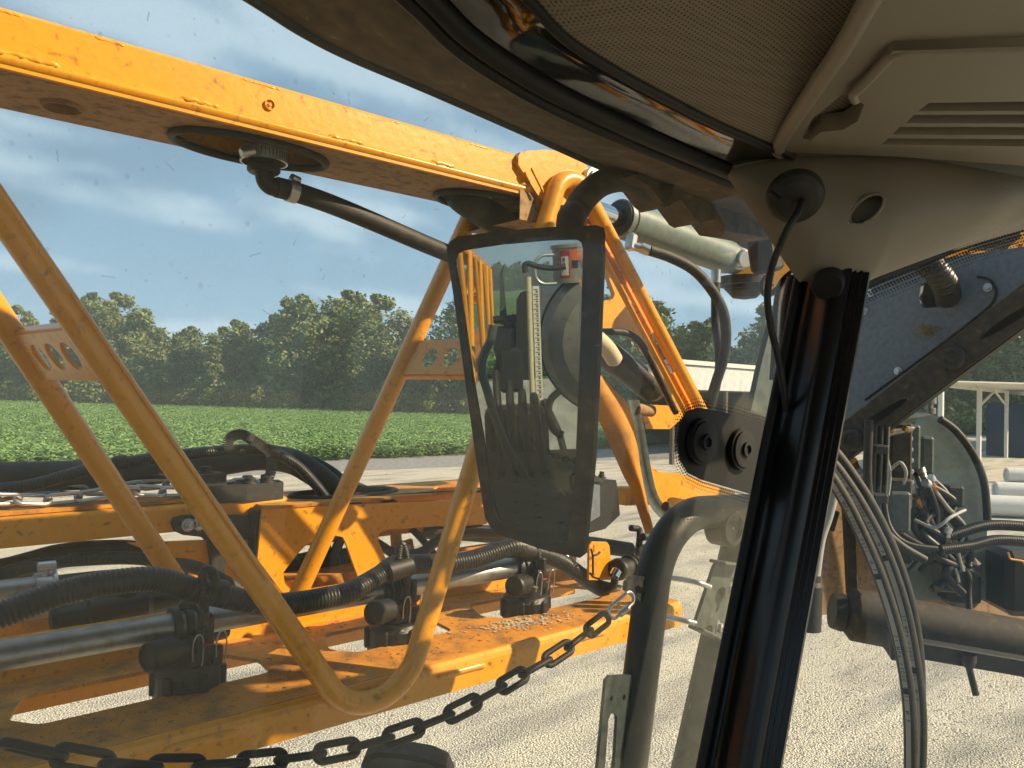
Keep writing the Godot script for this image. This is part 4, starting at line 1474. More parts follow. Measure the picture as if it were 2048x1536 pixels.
	for e in [[Vector3(0.393, 2.7148, -1.1), Vector3(0.3897, 2.735, -1.1), Vector3(0.3839, 2.7429, -1.1), Vector3(0.3756, 2.7426, -1.1), Vector3(0.3733, 2.7268, -1.1), Vector3(0.3768, 2.6949, -1.1), Vector3(0.3797, 2.6608, -1.1)], [Vector3(0.706, 2.7149, -1.12), Vector3(0.7094, 2.7366, -1.12), Vector3(0.7154, 2.7376, -1.12), Vector3(0.7219, 2.7181, -1.12), Vector3(0.7258, 2.6851, -1.12), Vector3(0.7237, 2.6469, -1.12)], [Vector3(1.028, 2.6814, -1.14), Vector3(1.0356, 2.6985, -1.14), Vector3(1.0438, 2.6915, -1.14), Vector3(1.05, 2.6618, -1.14), Vector3(1.0537, 2.6262, -1.14)]]:
		s = surf()
		corrugated(s, spline(e, 8), 0.0066, 0.004, 0.0014, 12)
		part(t, "branch_tube", s, "conduit")
	for e in [[Vector3(0.3945, 2.7078, -1.112), Vector3(0.4118, 2.7009, -1.112)], [Vector3(0.6841, 2.6932, -1.125), Vector3(0.7357, 2.7017, -1.125)], [Vector3(0.9752, 2.7013, -1.14), Vector3(1.0278, 2.6874, -1.14)]]:
		s = surf()
		drum(s, e[0], e[1], 0.0195, 0.004)
		part(t, "tee_fitting", s, "black_plastic")
	# hose and elbow below the first hole
	t = thing("feed_hose", "black rubber hose with elbow and steel clamps hanging under the upper beam", "hose", Vector3(0.4508, 3.2857, -1.083))
	s = surf()
	var c := Vector3(0.4407, 3.3326, -1.083)
	drum(s, c + Vector3(0, 0.05, 0), c + Vector3(0, -0.013, 0), 0.0195)
	drum(s, c + Vector3(0, -0.010, 0), c + Vector3(0, -0.021, 0), 0.0235, 0.003)
	tube(s, rounded([c + Vector3(0, -0.015, 0), Vector3(0.4446, 3.294, -1.083), Vector3(0.4735, 3.2966, -1.083)], 0.014), 0.0135, 14)
	part(t, "elbow", s, "black_plastic")
	s = surf()
	lathe(s, c + Vector3(0, 0.012, 0), Vector3.DOWN, [[0, 0.031], [0, 0.0335], [0.018, 0.0335], [0.018, 0.031], [0, 0.031]], 28)
	drum(s, Vector3(0.3945, 3.3237, -1.05), Vector3(0.4126, 3.3319, -1.05), 0.0062)
	var cl := part(t, "hose_clamp", s, "zinc")
	s = surf()
	for k in 11:
		var a := -0.5 + k * 0.16
		var q := c + Vector3(sin(a) * 0.0338, 0.003, cos(a) * 0.0338)
		bar(s, q + Vector3(0, 0.006, 0), q - Vector3(0, 0.005, 0), 0.0008, 0.0008, Vector3.RIGHT)
	part(cl, "worm_slots", s, "grey_steel")
	s = surf()
	var hose := spline([Vector3(0.4597, 3.2954, -1.083), Vector3(0.4892, 3.2936, -1.083), Vector3(0.538, 3.2873, -1.083), Vector3(0.5996, 3.2763, -1.085), Vector3(0.6675, 3.2636, -1.09), Vector3(0.744, 3.2509, -1.1), Vector3(0.827, 3.2385, -1.11), Vector3(0.9295, 3.2262, -1.12), Vector3(1.0657, 3.2116, -1.14)], 8)
	tube(s, hose, 0.0152, 18)
	part(t, "hose_tube", s, "rubber")
	s = surf()
	var hd: Vector3 = (hose[10] - hose[6]).normalized()
	lathe(s, hose[7] - hd * 0.007, hd, [[0, 0.0155], [0, 0.0172], [0.014, 0.0172], [0.014, 0.0155]], 24)
	drum(s, hose[7] + Vector3(-0.004, 0.019, 0.006), hose[7] + Vector3(0.010, 0.017, 0.002), 0.0055)
	part(t, "hose_clamp", s, "zinc")
	s = surf()
	var big := spline([Vector3(0.8866, 3.4, -1.2361), Vector3(0.8038, 3.3427, -1.09), Vector3(0.8433, 3.3282, -1.09), Vector3(0.8902, 3.3123, -1.09), Vector3(0.9481, 3.2908, -1.1), Vector3(1.019, 3.2445, -1.12)], 8)
	tube(s, big, 0.027, 18)
	single("suction_hose", s, "rubber", "fat black hose dropping out of the second hole in the upper beam", "hose", big[big.size() - 1])

func gusset(t: Node3D, near: Array, far: Array, h1: float, h0: float) -> void:
	# a flanged tie plate with three round holes between a near and a far leg, h0 to h1 above the eye
	var at := func(l: Array, h: float) -> Vector3:
		var k: float = (3.0 + h - l[0].y) / (l[1].y - l[0].y)
		return l[0].lerp(l[1], k)
	var a: Vector3 = at.call(near, h0)
	var b: Vector3 = at.call(far, h0)
	var c: Vector3 = at.call(far, h1)
	var d: Vector3 = at.call(near, h1)
	var s := surf()
	var ex := (b - a).normalized()
	var n := ex.cross(d - a).normalized()
	var ey := n.cross(ex)
	var w := a.distance_to(b)
	var hh := (d - a).dot(ey)
	var sx := (d - a).dot(ex)
	var hs := []
	for k in 3:
		hs.append(ellipse(Vector2(w * (0.29 + 0.21 * k) + sx * 0.5, hh * 0.5), hh * 0.29, hh * 0.29, 20))
	plate(s, PackedVector2Array([Vector2(0, 0), Vector2(w, 0), Vector2((c - a).dot(ex), hh), Vector2(sx, hh)]), hs, a, ex, ey, 0.005)
	var g := part(t, "tie_plate", s, "orange")
	for e in [[a, b, -1.0], [d, c, 1.0]]:
		s = surf()
		bar(s, e[0] + n * 0.008, e[1] + n * 0.008, 0.018, 0.005, ey, 0.001)
		part(g, "flange", s, "orange")

func nozzle(t: Node3D, f: float, plain_one := false) -> void:
	var s := surf()
	var c := V(f, -0.348, 1.17)
	# skirted body that drops through the slot
	lathe(s, V(f, -0.378, 1.155), Vector3.DOWN, [[0, 0], [0, 0.034], [0.003, 0.036], [0.022, 0.036], [0.024, 0.043], [0.033, 0.048], [0.10, 0.047], [0.10, 0.0]], 10)
	lathe(s, V(f, -0.396, 1.155), Vector3.DOWN, [[0, 0.036], [0.001, 0.041], [0.006, 0.041], [0.007, 0.036]], 24)
	for k in 6:
		var a := k * TAU / 6 + 0.4
		rbox(s, V(f + cos(a) * 0.045, -0.425, 1.155 - sin(a) * 0.045), Vector3(0.007, 0.018, 0.007), Basis(Vector3.UP, -a), 0.002)
	var n := part(t, "nozzle_body", s, "black_plastic")
	if plain_one:
		return
	s = surf()
	for w in [-0.017, 0.0, 0.017]:
		lathe(s, c + Vector3(w - 0.005, 0, 0), Vector3.RIGHT, [[0, 0.0198], [0, 0.0265], [0.01, 0.0265], [0.01, 0.0198]], 20)
	rbox(s, c + Vector3(0, -0.033, 0.006), Vector3(0.02, 0.010, 0.02))
	rbox(s, c + Vector3(0.0, 0.028, 0.0), Vector3(0.012, 0.007, 0.008))
	part(n, "pipe_clamp", s, "black_plastic")
	s = surf()
	var a := V(f - 0.012, -0.3720, 1.135)
	var dir := Vector3(-0.93, 0.06, 0.35).normalized()
	lathe(s, a, dir, [[0, 0.013], [0.016, 0.013], [0.018, 0.0195], [0.055, 0.021], [0.06, 0.0195], [0.061, 0.016], [0.058, 0.0155], [0.058, 0]], 22)
	part(n, "solenoid", s, "black_plastic")
	s = surf()
	lathe(s, V(f + 0.012, -0.3720, 1.185), Vector3(0.95, 0.05, -0.1), [[0, 0.012], [0.022, 0.012], [0.024, 0.0165], [0.05, 0.018], [0.054, 0.016], [0.054, 0]], 22)
	part(n, "solenoid", s, "black_plastic")
	s = surf()
	rbox(s, V(f + 0.018, -0.3560, 1.128), Vector3(0.006, 0.03, 0.008), Basis(), 0.003)
	rbox(s, V(f + 0.004, -0.3700, 1.125), Vector3(0.006, 0.022, 0.006), Basis(), 0.002)
	rbox(s, V(f - 0.008, -0.3830, 1.13), Vector3(0.024, 0.006, 0.008), Basis(), 0.002)
	rbox(s, V(f + 0.03, -0.3880, 1.128), Vector3(0.008, 0.014, 0.006), Basis(), 0.002)
	lathe(s, V(f - 0.012, -0.4150, 1.122), Vector3(0, 0, 1), [[0, 0.011], [0.01, 0.011], [0.012, 0.008], [0.008, 0.006], [0.008, 0]], 16)
	part(n, "connector", s, "black_plastic")
	s = surf()
	for e in [[-0.003, 0.012], [0.030, 0.010]]:
		var x: float = f + e[0]
		tube(s, spline([V(x - 0.004, -0.3880, 1.118), V(x - 0.005, -0.3630, 1.114), V(x, -0.3505, 1.113), V(x + 0.007, -0.3540, 1.113), V(x + 0.010, -0.3730, 1.116), V(x + 0.009, -0.3980, 1.118)], 6), 0.0011, 6)
	part(n, "wire_clip", s, "zinc")
	s = surf()
	rbox(s, V(f + 0.012, -0.3660, 1.115), Vector3(0.006, 0.002, 0.003))
	part(n, "red_tab", s, "red_plastic")

# ---------------------------------------------------------------- next boom section, folded outside the first
func build_outer_section() -> void:
	var t := thing("outer_boom_section", "orange boom section with hinge plate lying beyond the silver spray pipe", "boom section", V(0.6, -0.45, 1.6))
	var s := surf()
	sweep(s, [[1.55, -0.28], [1.55, -0.236], [1.553, -0.231], [1.558, -0.229], [1.66, -0.229], [1.66, -0.28]], -9.0, 0.70)
	var rb := part(t, "box_beam", s, "orange")
	s = surf()
	sweep(s, [[1.57, -0.2275], [1.57, -0.221], [1.65, -0.221], [1.65, -0.2275]], -9.0, 0.62)
	part(rb, "top_strip", s, "orange_dust_and_shade")
	# web below the beam with a round hole
	s = surf()
	flat_plate(s, [Vector3(0.3889, 2.7076, -1.552), Vector3(0.6424, 2.69, -1.552), Vector3(0.6466, 2.5198, -1.552), Vector3(0.5443, 2.5278, -1.552), Vector3(0.498, 2.538, -1.552), Vector3(0.4775, 2.6168, -1.552), Vector3(0.4449, 2.6786, -1.552)], [[Vector3(0.4762, 2.6671, -1.552), Vector3(0.4894, 2.6616, -1.552), Vector3(0.5011, 2.6446, -1.552), Vector3(0.5035, 2.6228, -1.552), Vector3(0.4981, 2.6138, -1.552), Vector3(0.4865, 2.6252, -1.552), Vector3(0.4768, 2.6458, -1.552)]], 0.006, Vector3.BACK)
	part(t, "hinge_web", s, "orange")
	# front plate with its big cut-outs
	s = surf()
	var win := [Vector3(0.6985, 2.655, -1.5), Vector3(0.7201, 2.6752, -1.5), Vector3(0.7401, 2.6856, -1.5), Vector3(0.7792, 2.6899, -1.5), Vector3(0.8054, 2.6829, -1.5), Vector3(0.8129, 2.6692, -1.5), Vector3(0.844, 2.5914, -1.5), Vector3(0.8248, 2.5811, -1.5), Vector3(0.7542, 2.5786, -1.5), Vector3(0.6938, 2.5814, -1.5), Vector3(0.676, 2.6005, -1.5), Vector3(0.6711, 2.6236, -1.5)]
	var plate_pts := [Vector3(0.6168, 2.6589, -1.5), Vector3(0.6238, 2.7481, -1.5), Vector3(0.6277, 2.7578, -1.5), Vector3(0.7498, 2.7542, -1.5), Vector3(0.8953, 2.7482, -1.5), Vector3(1.1791, 2.7386, -1.5), Vector3(1.345, 2.733, -1.5), Vector3(1.3466, 2.6755, -1.5), Vector3(1.1997, 2.6774, -1.5), Vector3(0.9306, 2.6867, -1.5), Vector3(0.9046, 2.6859, -1.5), Vector3(0.8932, 2.6781, -1.5), Vector3(0.8935, 2.6647, -1.5), Vector3(0.9126, 2.6245, -1.5), Vector3(0.9064, 2.6118, -1.5), Vector3(0.8762, 2.5969, -1.5), Vector3(0.8442, 2.5849, -1.5), Vector3(0.826, 2.5311, -1.5), Vector3(0.6669, 2.5367, -1.5), Vector3(0.6744, 2.5783, -1.5)]
	flat_plate(s, plate_pts, [win], 0.008, Vector3.BACK)
	var hp := part(t, "hinge_plate", s, "orange")
	# its top, folded back, with an oval hose hole and slots
	s = surf()
	var zz := func(p: Vector3) -> Vector2: return Vector2(p.x, -p.z)
	var hole := ellipse(zz.call(Vector3(0.8593, 2.76, -1.5956)), 0.13, 0.062, 32)
	var slot := PackedVector2Array([Vector3(1.089, 2.76, -1.5741), Vector3(1.1285, 2.76, -1.6092), Vector3(1.2336, 2.76, -1.596), Vector3(1.2098, 2.76, -1.5483), Vector3(1.154, 2.76, -1.5005), Vector3(1.0668, 2.76, -1.5206)].map(zz))
	var slot2 := PackedVector2Array([Vector3(1.2787, 2.76, -1.5315), Vector3(1.3183, 2.76, -1.5584), Vector3(1.3847, 2.76, -1.5452), Vector3(1.359, 2.76, -1.5086), Vector3(1.307, 2.76, -1.4658), Vector3(1.241, 2.76, -1.4705)].map(zz))
	var x0: float = Vector3(0.6267, 2.7579, -1.5).x
	plate(s, soft_poly([Vector2(x0, 1.497), Vector2(1.42, 1.497), Vector2(1.42, 1.70), Vector2(x0 + 0.02, 1.70)], 0.008), [hole, slot, slot2], V(0, -0.238, 0), Vector3(1, 0, 0), Vector3(0, 0, -1), 0.006)
	part(hp, "top_fold", s, "orange_dust_and_shade")
	s = surf()
	var ring := []
	for q in hole:
		ring.append(V(q.x, -0.238, q.y))
	tube(s, ring, 0.007, 8, false, true)
	part(hp, "hole_grommet", s, "rubber")
	s = surf()
	sweep(s, [[1.695, -0.238], [1.701, -0.238], [1.701, -0.31], [1.695, -0.31]], x0 + 0.02, 1.42)
	part(hp, "rear_fold", s, "orange")
	s = surf()
	rbox(s, Vector3(0.6214, 2.6713, -1.53), Vector3(0.007, 0.085, 0.02))
	part(t, "rubber_buffer", s, "rubber")
	# lower rail under the hinge plate
	s = surf()
	sweep(s, [[1.52, -0.46], [1.60, -0.46], [1.60, -0.40], [1.52, -0.40]], -9.0, 1.45)
	part(t, "lower_rail", s, "orange_dust_and_shade")
	s = surf()
	sweep(s, [[1.62, -0.352], [1.66, -0.352], [1.66, -0.332], [1.62, -0.332]], 0.55, 1.3)
	part(t, "inner_rail", s, "orange")
	# dark T-shaped hinge bracket in front of the beam
	s = surf()
	flat_plate(s, [Vector3(0.4629, 2.7402, -1.535), Vector3(0.4673, 2.7474, -1.535), Vector3(0.4819, 2.7519, -1.535), Vector3(0.5331, 2.7493, -1.535), Vector3(0.6133, 2.7403, -1.535), Vector3(0.6166, 2.6933, -1.535), Vector3(0.5839, 2.6928, -1.535), Vector3(0.5701, 2.6824, -1.535), Vector3(0.5665, 2.6669, -1.535), Vector3(0.5642, 2.5977, -1.535), Vector3(0.5575, 2.5493, -1.535), Vector3(0.5418, 2.552, -1.535), Vector3(0.5391, 2.6604, -1.535), Vector3(0.5325, 2.6945, -1.535), Vector3(0.5187, 2.7077, -1.535), Vector3(0.4828, 2.7153, -1.535), Vector3(0.4698, 2.7224, -1.535)], [], 0.016, Vector3.BACK)
	var br := part(t, "hinge_bracket", s, "grey_steel")
	for u in [Vector3(0.4901, 2.7345, -1.53), Vector3(0.5107, 2.7345, -1.53)]:
		s = surf()
		hexhead(s, u, Vector3.BACK, 0.009)
		drum(s, u + Vector3(0, 0, 0.009), u + Vector3(0, 0, 0.018), 0.005)
		part(br, "bolt", s, "zinc")
	# black hinge casting with bolts on top of the beam
	s = surf()
	flat_plate(s, [V(0.50, -0.197, 1.60), V(0.53, -0.197, 1.555), V(0.61, -0.197, 1.545), V(0.69, -0.197, 1.55), V(0.70, -0.197, 1.60), V(0.67, -0.197, 1.64), V(0.54, -0.197, 1.65)], [], 0.035)
	flat_plate(s, [V(0.495, -0.175, 1.60), V(0.52, -0.175, 1.565), V(0.575, -0.175, 1.565), V(0.58, -0.175, 1.62), V(0.53, -0.175, 1.635)], [], 0.022)
	var cast := part(t, "hinge_casting", s, "grey_steel")
	for e in [[0.622, 1.562], [0.662, 1.565], [0.632, 1.60], [0.672, 1.60]]:
		s = surf()
		hexhead(s, V(e[0], -0.1968, e[1]), Vector3.UP, 0.011)
		part(cast, "bolt", s, "grey_steel")
	s = surf()
	hexhead(s, V(0.545, -0.1748, 1.60), Vector3.UP, 0.012)
	part(cast, "bolt", s, "grey_steel")
	# silver strut seen between the hoses
	s = surf()
	bar(s, Vector3(0.4096, 2.8347, -1.66), Vector3(0.4609, 2.7977, -1.66), 0.006, 0.028, Vector3.BACK)
	part(t, "strap", s, "grey_steel")
	# steel chains lying on the beam
	t = thing("steel_chain", "shiny steel chain lying along the near edge of the orange beam", "chain", V(0.3, -0.22, 1.575))
	var a := []
	for k in 26:
		a.append(V(-0.35 + k * 0.04, -0.203 + 0.006 * sin(k * 1.1), 1.582 + 0.012 * sin(k * 0.9)))
	chain_run(t, a, 0.064, 0.030, 0.0078, "zinc", Vector3(0, 0.75, 0.66))
	t = thing("steel_chain", "shiny steel chain lying behind another chain, half hidden by black hose", "chain", V(0.3, -0.22, 1.63))
	a = []
	for k in 24:
		a.append(V(-0.33 + k * 0.04, -0.198 + 0.005 * sin(k * 1.3 + 1.0), 1.64 + 0.012 * sin(k * 0.8 + 2.0)))
	chain_run(t, a, 0.064, 0.030, 0.0078, "zinc", Vector3(0, 0.8, 0.6))
	# hose and wiring above the beam
	s = surf()
	var p := spline([Vector3(0.045, 2.8296, -1.66), Vector3(0.1409, 2.8283, -1.66), Vector3(0.1999, 2.8285, -1.66), Vector3(0.2868, 2.8274, -1.66), Vector3(0.3809, 2.8262, -1.66), Vector3(0.493, 2.8306, -1.66), Vector3(0.5949, 2.8396, -1.66), Vector3(0.6827, 2.8469, -1.66), Vector3(0.7486, 2.8373, -1.65), Vector3(0.7929, 2.8133, -1.64), Vector3(0.8323, 2.7822, -1.63), Vector3(0.8674, 2.7451, -1.61), Vector3(0.8956, 2.6975, -1.6)], 8)
	tube(s, p, 0.0285, 20)
	single("product_hose", s, "rubber", "fat black hose arching over the orange beam into the oval hole", "hose", p[p.size() - 1])
	t = thing("harness_conduit", "thin corrugated conduit strapped along the fat arching black hose", "conduit", Vector3(0.7842, 2.767, -1.57))
	s = surf()
	corrugated(s, spline([Vector3(0.1096, 2.814, -1.61), Vector3(0.1943, 2.8144, -1.61), Vector3(0.247, 2.8199, -1.61), Vector3(0.3104, 2.8364, -1.61), Vector3(0.3582, 2.8499, -1.6), Vector3(0.4104, 2.8553, -1.6), Vector3(0.4746, 2.8625, -1.6), Vector3(0.5525, 2.8678, -1.6), Vector3(0.6358, 2.8703, -1.6), Vector3(0.6855, 2.8633, -1.6), Vector3(0.7331, 2.8361, -1.59), Vector3(0.7655, 2.799, -1.57), Vector3(0.7975, 2.7562, -1.56)], 8), 0.0118, 0.005, 0.0018, 14)
	part(t, "conduit_tube", s, "conduit")
	for u in [[Vector3(0.3719, 2.8512, -1.6), Vector3(0.398, 2.8539, -1.6)], [Vector3(0.6645, 2.869, -1.59), Vector3(0.6936, 2.8616, -1.59)]]:
		s = surf()
		drum(s, u[0], u[1], 0.0145, 0.003)
		part(t, "clip", s, "black_plastic")
	s = surf()
	tube(s, spline([Vector3(0.7378, 2.8467, -1.68), Vector3(0.8116, 2.8346, -1.68), Vector3(0.8584, 2.8097, -1.67), Vector3(0.8932, 2.7826, -1.66), Vector3(0.9284, 2.7659, -1.65), Vector3(0.9727, 2.7434, -1.64), Vector3(1.0216, 2.7177, -1.64)], 8), 0.011, 14)
	single("return_hose", s, "rubber", "slim black hose bending down beside the fat hose to the oval hole", "hose", Vector3(1.0216, 2.7177, -1.64))
	# hoop that carries the hoses
	t = thing("hose_hoop", "grey steel hoop bracket bent over the black hoses", "bracket", Vector3(0.673, 2.7992, -1.58))
	s = surf()
	var hoop := spline([Vector3(0.5839, 2.8723, -1.58), Vector3(0.5815, 2.8888, -1.58), Vector3(0.5915, 2.9009, -1.58), Vector3(0.6102, 2.9036, -1.58), Vector3(0.6327, 2.8916, -1.58), Vector3(0.6547, 2.8774, -1.58), Vector3(0.6692, 2.8642, -1.58), Vector3(0.6764, 2.8426, -1.58), Vector3(0.6726, 2.8162, -1.58), Vector3(0.6599, 2.8, -1.58)], 6)
	for i in hoop.size() - 1:
		bar(s, hoop[i], hoop[i + 1], 0.022, 0.006, Vector3.BACK, 0.001)
	part(t, "hoop_bar", s, "grey_steel")
	s = surf()
	rbox(s, Vector3(0.6233, 2.8966, -1.57), Vector3(0.008, 0.010, 0.008), Basis(Vector3.BACK, -0.35), 0.003)
	part(t, "hoop_lug", s, "grey_steel")
	# second spray pipe and the hoses below the beam
	t = thing("second_spray_pipe", "short silver pipe with a clamp below the orange beam", "pipe", V(0.1, -0.46, 1.55))
	var ya := Vector3(0.1789, 2.6699, -1.45)
	var yb := Vector3(0.2377, 2.6691, -1.45)
	s = surf()
	drum(s, ya - (yb - ya).normalized() * 9.0, yb, 0.0185, 0.002, 24)
	part(t, "pipe", s, "stainless")
	s = surf()
	var pd := (yb - ya).normalized()
	lathe(s, yb - pd * 0.012, pd, [[0, 0.018], [0, 0.024], [0.022, 0.024], [0.024, 0.027], [0.03, 0.027], [0.03, 0.02]], 24)
	drum(s, yb + Vector3(-0.01, 0.035, 0.008), yb + Vector3(0.016, 0.035, 0.008), 0.008)
	rbox(s, yb + Vector3(0.0, 0.028, 0.008), Vector3(0.006, 0.012, 0.006))
	part(t, "clamp", s, "zinc")
	s = surf()
	tube(s, spline([Vector3(0.2391, 2.6689, -1.45), Vector3(0.2859, 2.6667, -1.46), Vector3(0.3521, 2.6601, -1.48), Vector3(0.4155, 2.6455, -1.5), Vector3(0.4597, 2.6299, -1.5)], 6), 0.0165, 14)
	part(t, "hose_end", s, "rubber")
	s = surf()
	tube(s, spline([Vector3(0.1138, 2.6645, -1.62), Vector3(0.199, 2.6674, -1.62), Vector3(0.2442, 2.6748, -1.62), Vector3(0.2914, 2.6835, -1.62), Vector3(0.358, 2.683, -1.62), Vector3(0.429, 2.6727, -1.62), Vector3(0.505, 2.6455, -1.62), Vector3(0.5657, 2.6109, -1.62)], 6), 0.023, 16)
	single("lower_hose", s, "rubber", "black hose sagging just below the orange beam at the picture's edge", "hose", Vector3(0.5657, 2.6109, -1.62))
	s = surf()
	corrugated(s, spline([Vector3(0.1098, 2.6671, -1.56), Vector3(0.1918, 2.6738, -1.56), Vector3(0.2578, 2.6857, -1.56), Vector3(0.3286, 2.684, -1.56), Vector3(0.3959, 2.6775, -1.56), Vector3(0.4584, 2.6641, -1.56)], 8), 0.0125, 0.004, 0.0012, 12)
	single("lower_conduit", s, "conduit", "corrugated conduit running just under the sagging black hose", "conduit", Vector3(0.4584, 2.6641, -1.56))
	# control valves lying between the sections
	for e in [[Vector3(0.3545, 2.6224, -1.42), "black plastic valve body lying behind the thick conduit"], [Vector3(0.8131, 2.602, -1.62), "black plastic valve seen through the hinge plate cut-out"]]:
		var o: Vector3 = e[0]
		t = thing("control_valve", e[1], "valve", o - Vector3(0, 0.05, 0), "control valves")
		s = surf()
		lathe(s, o + Vector3(-0.11, -0.004, 0), Vector3(1, 0.06, 0), [[0, 0], [0, 0.018], [0.008, 0.021], [0.05, 0.022], [0.055, 0.03], [0.14, 0.031], [0.15, 0.024], [0.20, 0.022], [0.21, 0.0]], 20)
		part(t, "valve_body", s, "black_plastic")
		s = surf()
		drum(s, o + Vector3(0.0, -0.06, 0.0), o + Vector3(0.0, 0.045, 0.0), 0.024)
		drum(s, o + Vector3(-0.045, -0.05, 0.01), o + Vector3(-0.045, -0.015, 0.02), 0.02)
		part(t, "valve_head", s, "black_plastic")
		s = surf()
		tube(s, spline([o + Vector3(0.03, 0.02, 0.01), o + Vector3(0.06, 0.06, 0.0), o + Vector3(0.12, 0.05, -0.02), o + Vector3(0.2, 0.0, -0.02)], 6), 0.012, 12)
		part(t, "valve_hose", s, "rubber")
	# a small bracket and hose behind the near leg
	t = thing("clevis_bracket", "small orange clevis bracket with a bolt behind the near V tube", "bracket", Vector3(0.9823, 2.6142, -1.55))
	s = surf()
	rbox(s, Vector3(0.9783, 2.6365, -1.56), Vector3(0.012, 0.03, 0.01), Basis(Vector3.BACK, 0.1))
	rbox(s, Vector3(0.9985, 2.6312, -1.55), Vector3(0.02, 0.016, 0.006), Basis(Vector3.BACK, 0.2))
	part(t, "clevis", s, "orange_dust_and_shade")
	s = surf()
	hexhead(s, Vector3(0.999, 2.6301, -1.542), Vector3.BACK, 0.006)
	part(t, "bolt", s, "zinc")
	s = surf()
	corrugated(s, spline([Vector3(0.9239, 2.6389, -1.5), Vector3(0.964, 2.625, -1.5), Vector3(1.0119, 2.6263, -1.5), Vector3(1.0578, 2.6389, -1.52), Vector3(1.1191, 2.6461, -1.54), Vector3(1.2286, 2.6393, -1.56), Vector3(1.4196, 2.6113, -1.58)], 8), 0.0125, 0.005, 0.0018, 12)
	single("cross_conduit", s, "conduit", "corrugated conduit curling behind the V tube's front leg", "conduit", Vector3(1.4196, 2.6113, -1.58))
	s = surf()
	tube(s, spline([Vector3(1.0601, 2.6574, -1.62), Vector3(1.0786, 2.6312, -1.6), Vector3(1.1003, 2.5973, -1.58), Vector3(1.1205, 2.5587, -1.56)], 6), 0.009, 12)
	single("stub_hose", s, "rubber", "thin straight black hose crossing under the hinge plate", "hose", Vector3(1.1205, 2.5587, -1.56))
	s = surf()
	tube(s, spline([Vector3(1.0942, 2.6511, -1.64), Vector3(1.2407, 2.6287, -1.64), Vector3(1.4357, 2.5948, -1.64), Vector3(1.6778, 2.5512, -1.64), Vector3(1.8847, 2.5093, -1.62)], 6), 0.024, 16)
	single("bypass_hose", s, "rubber", "fat dusty hose lying behind the bottom of the door mirror", "hose", Vector3(1.8847, 2.5093, -1.62))

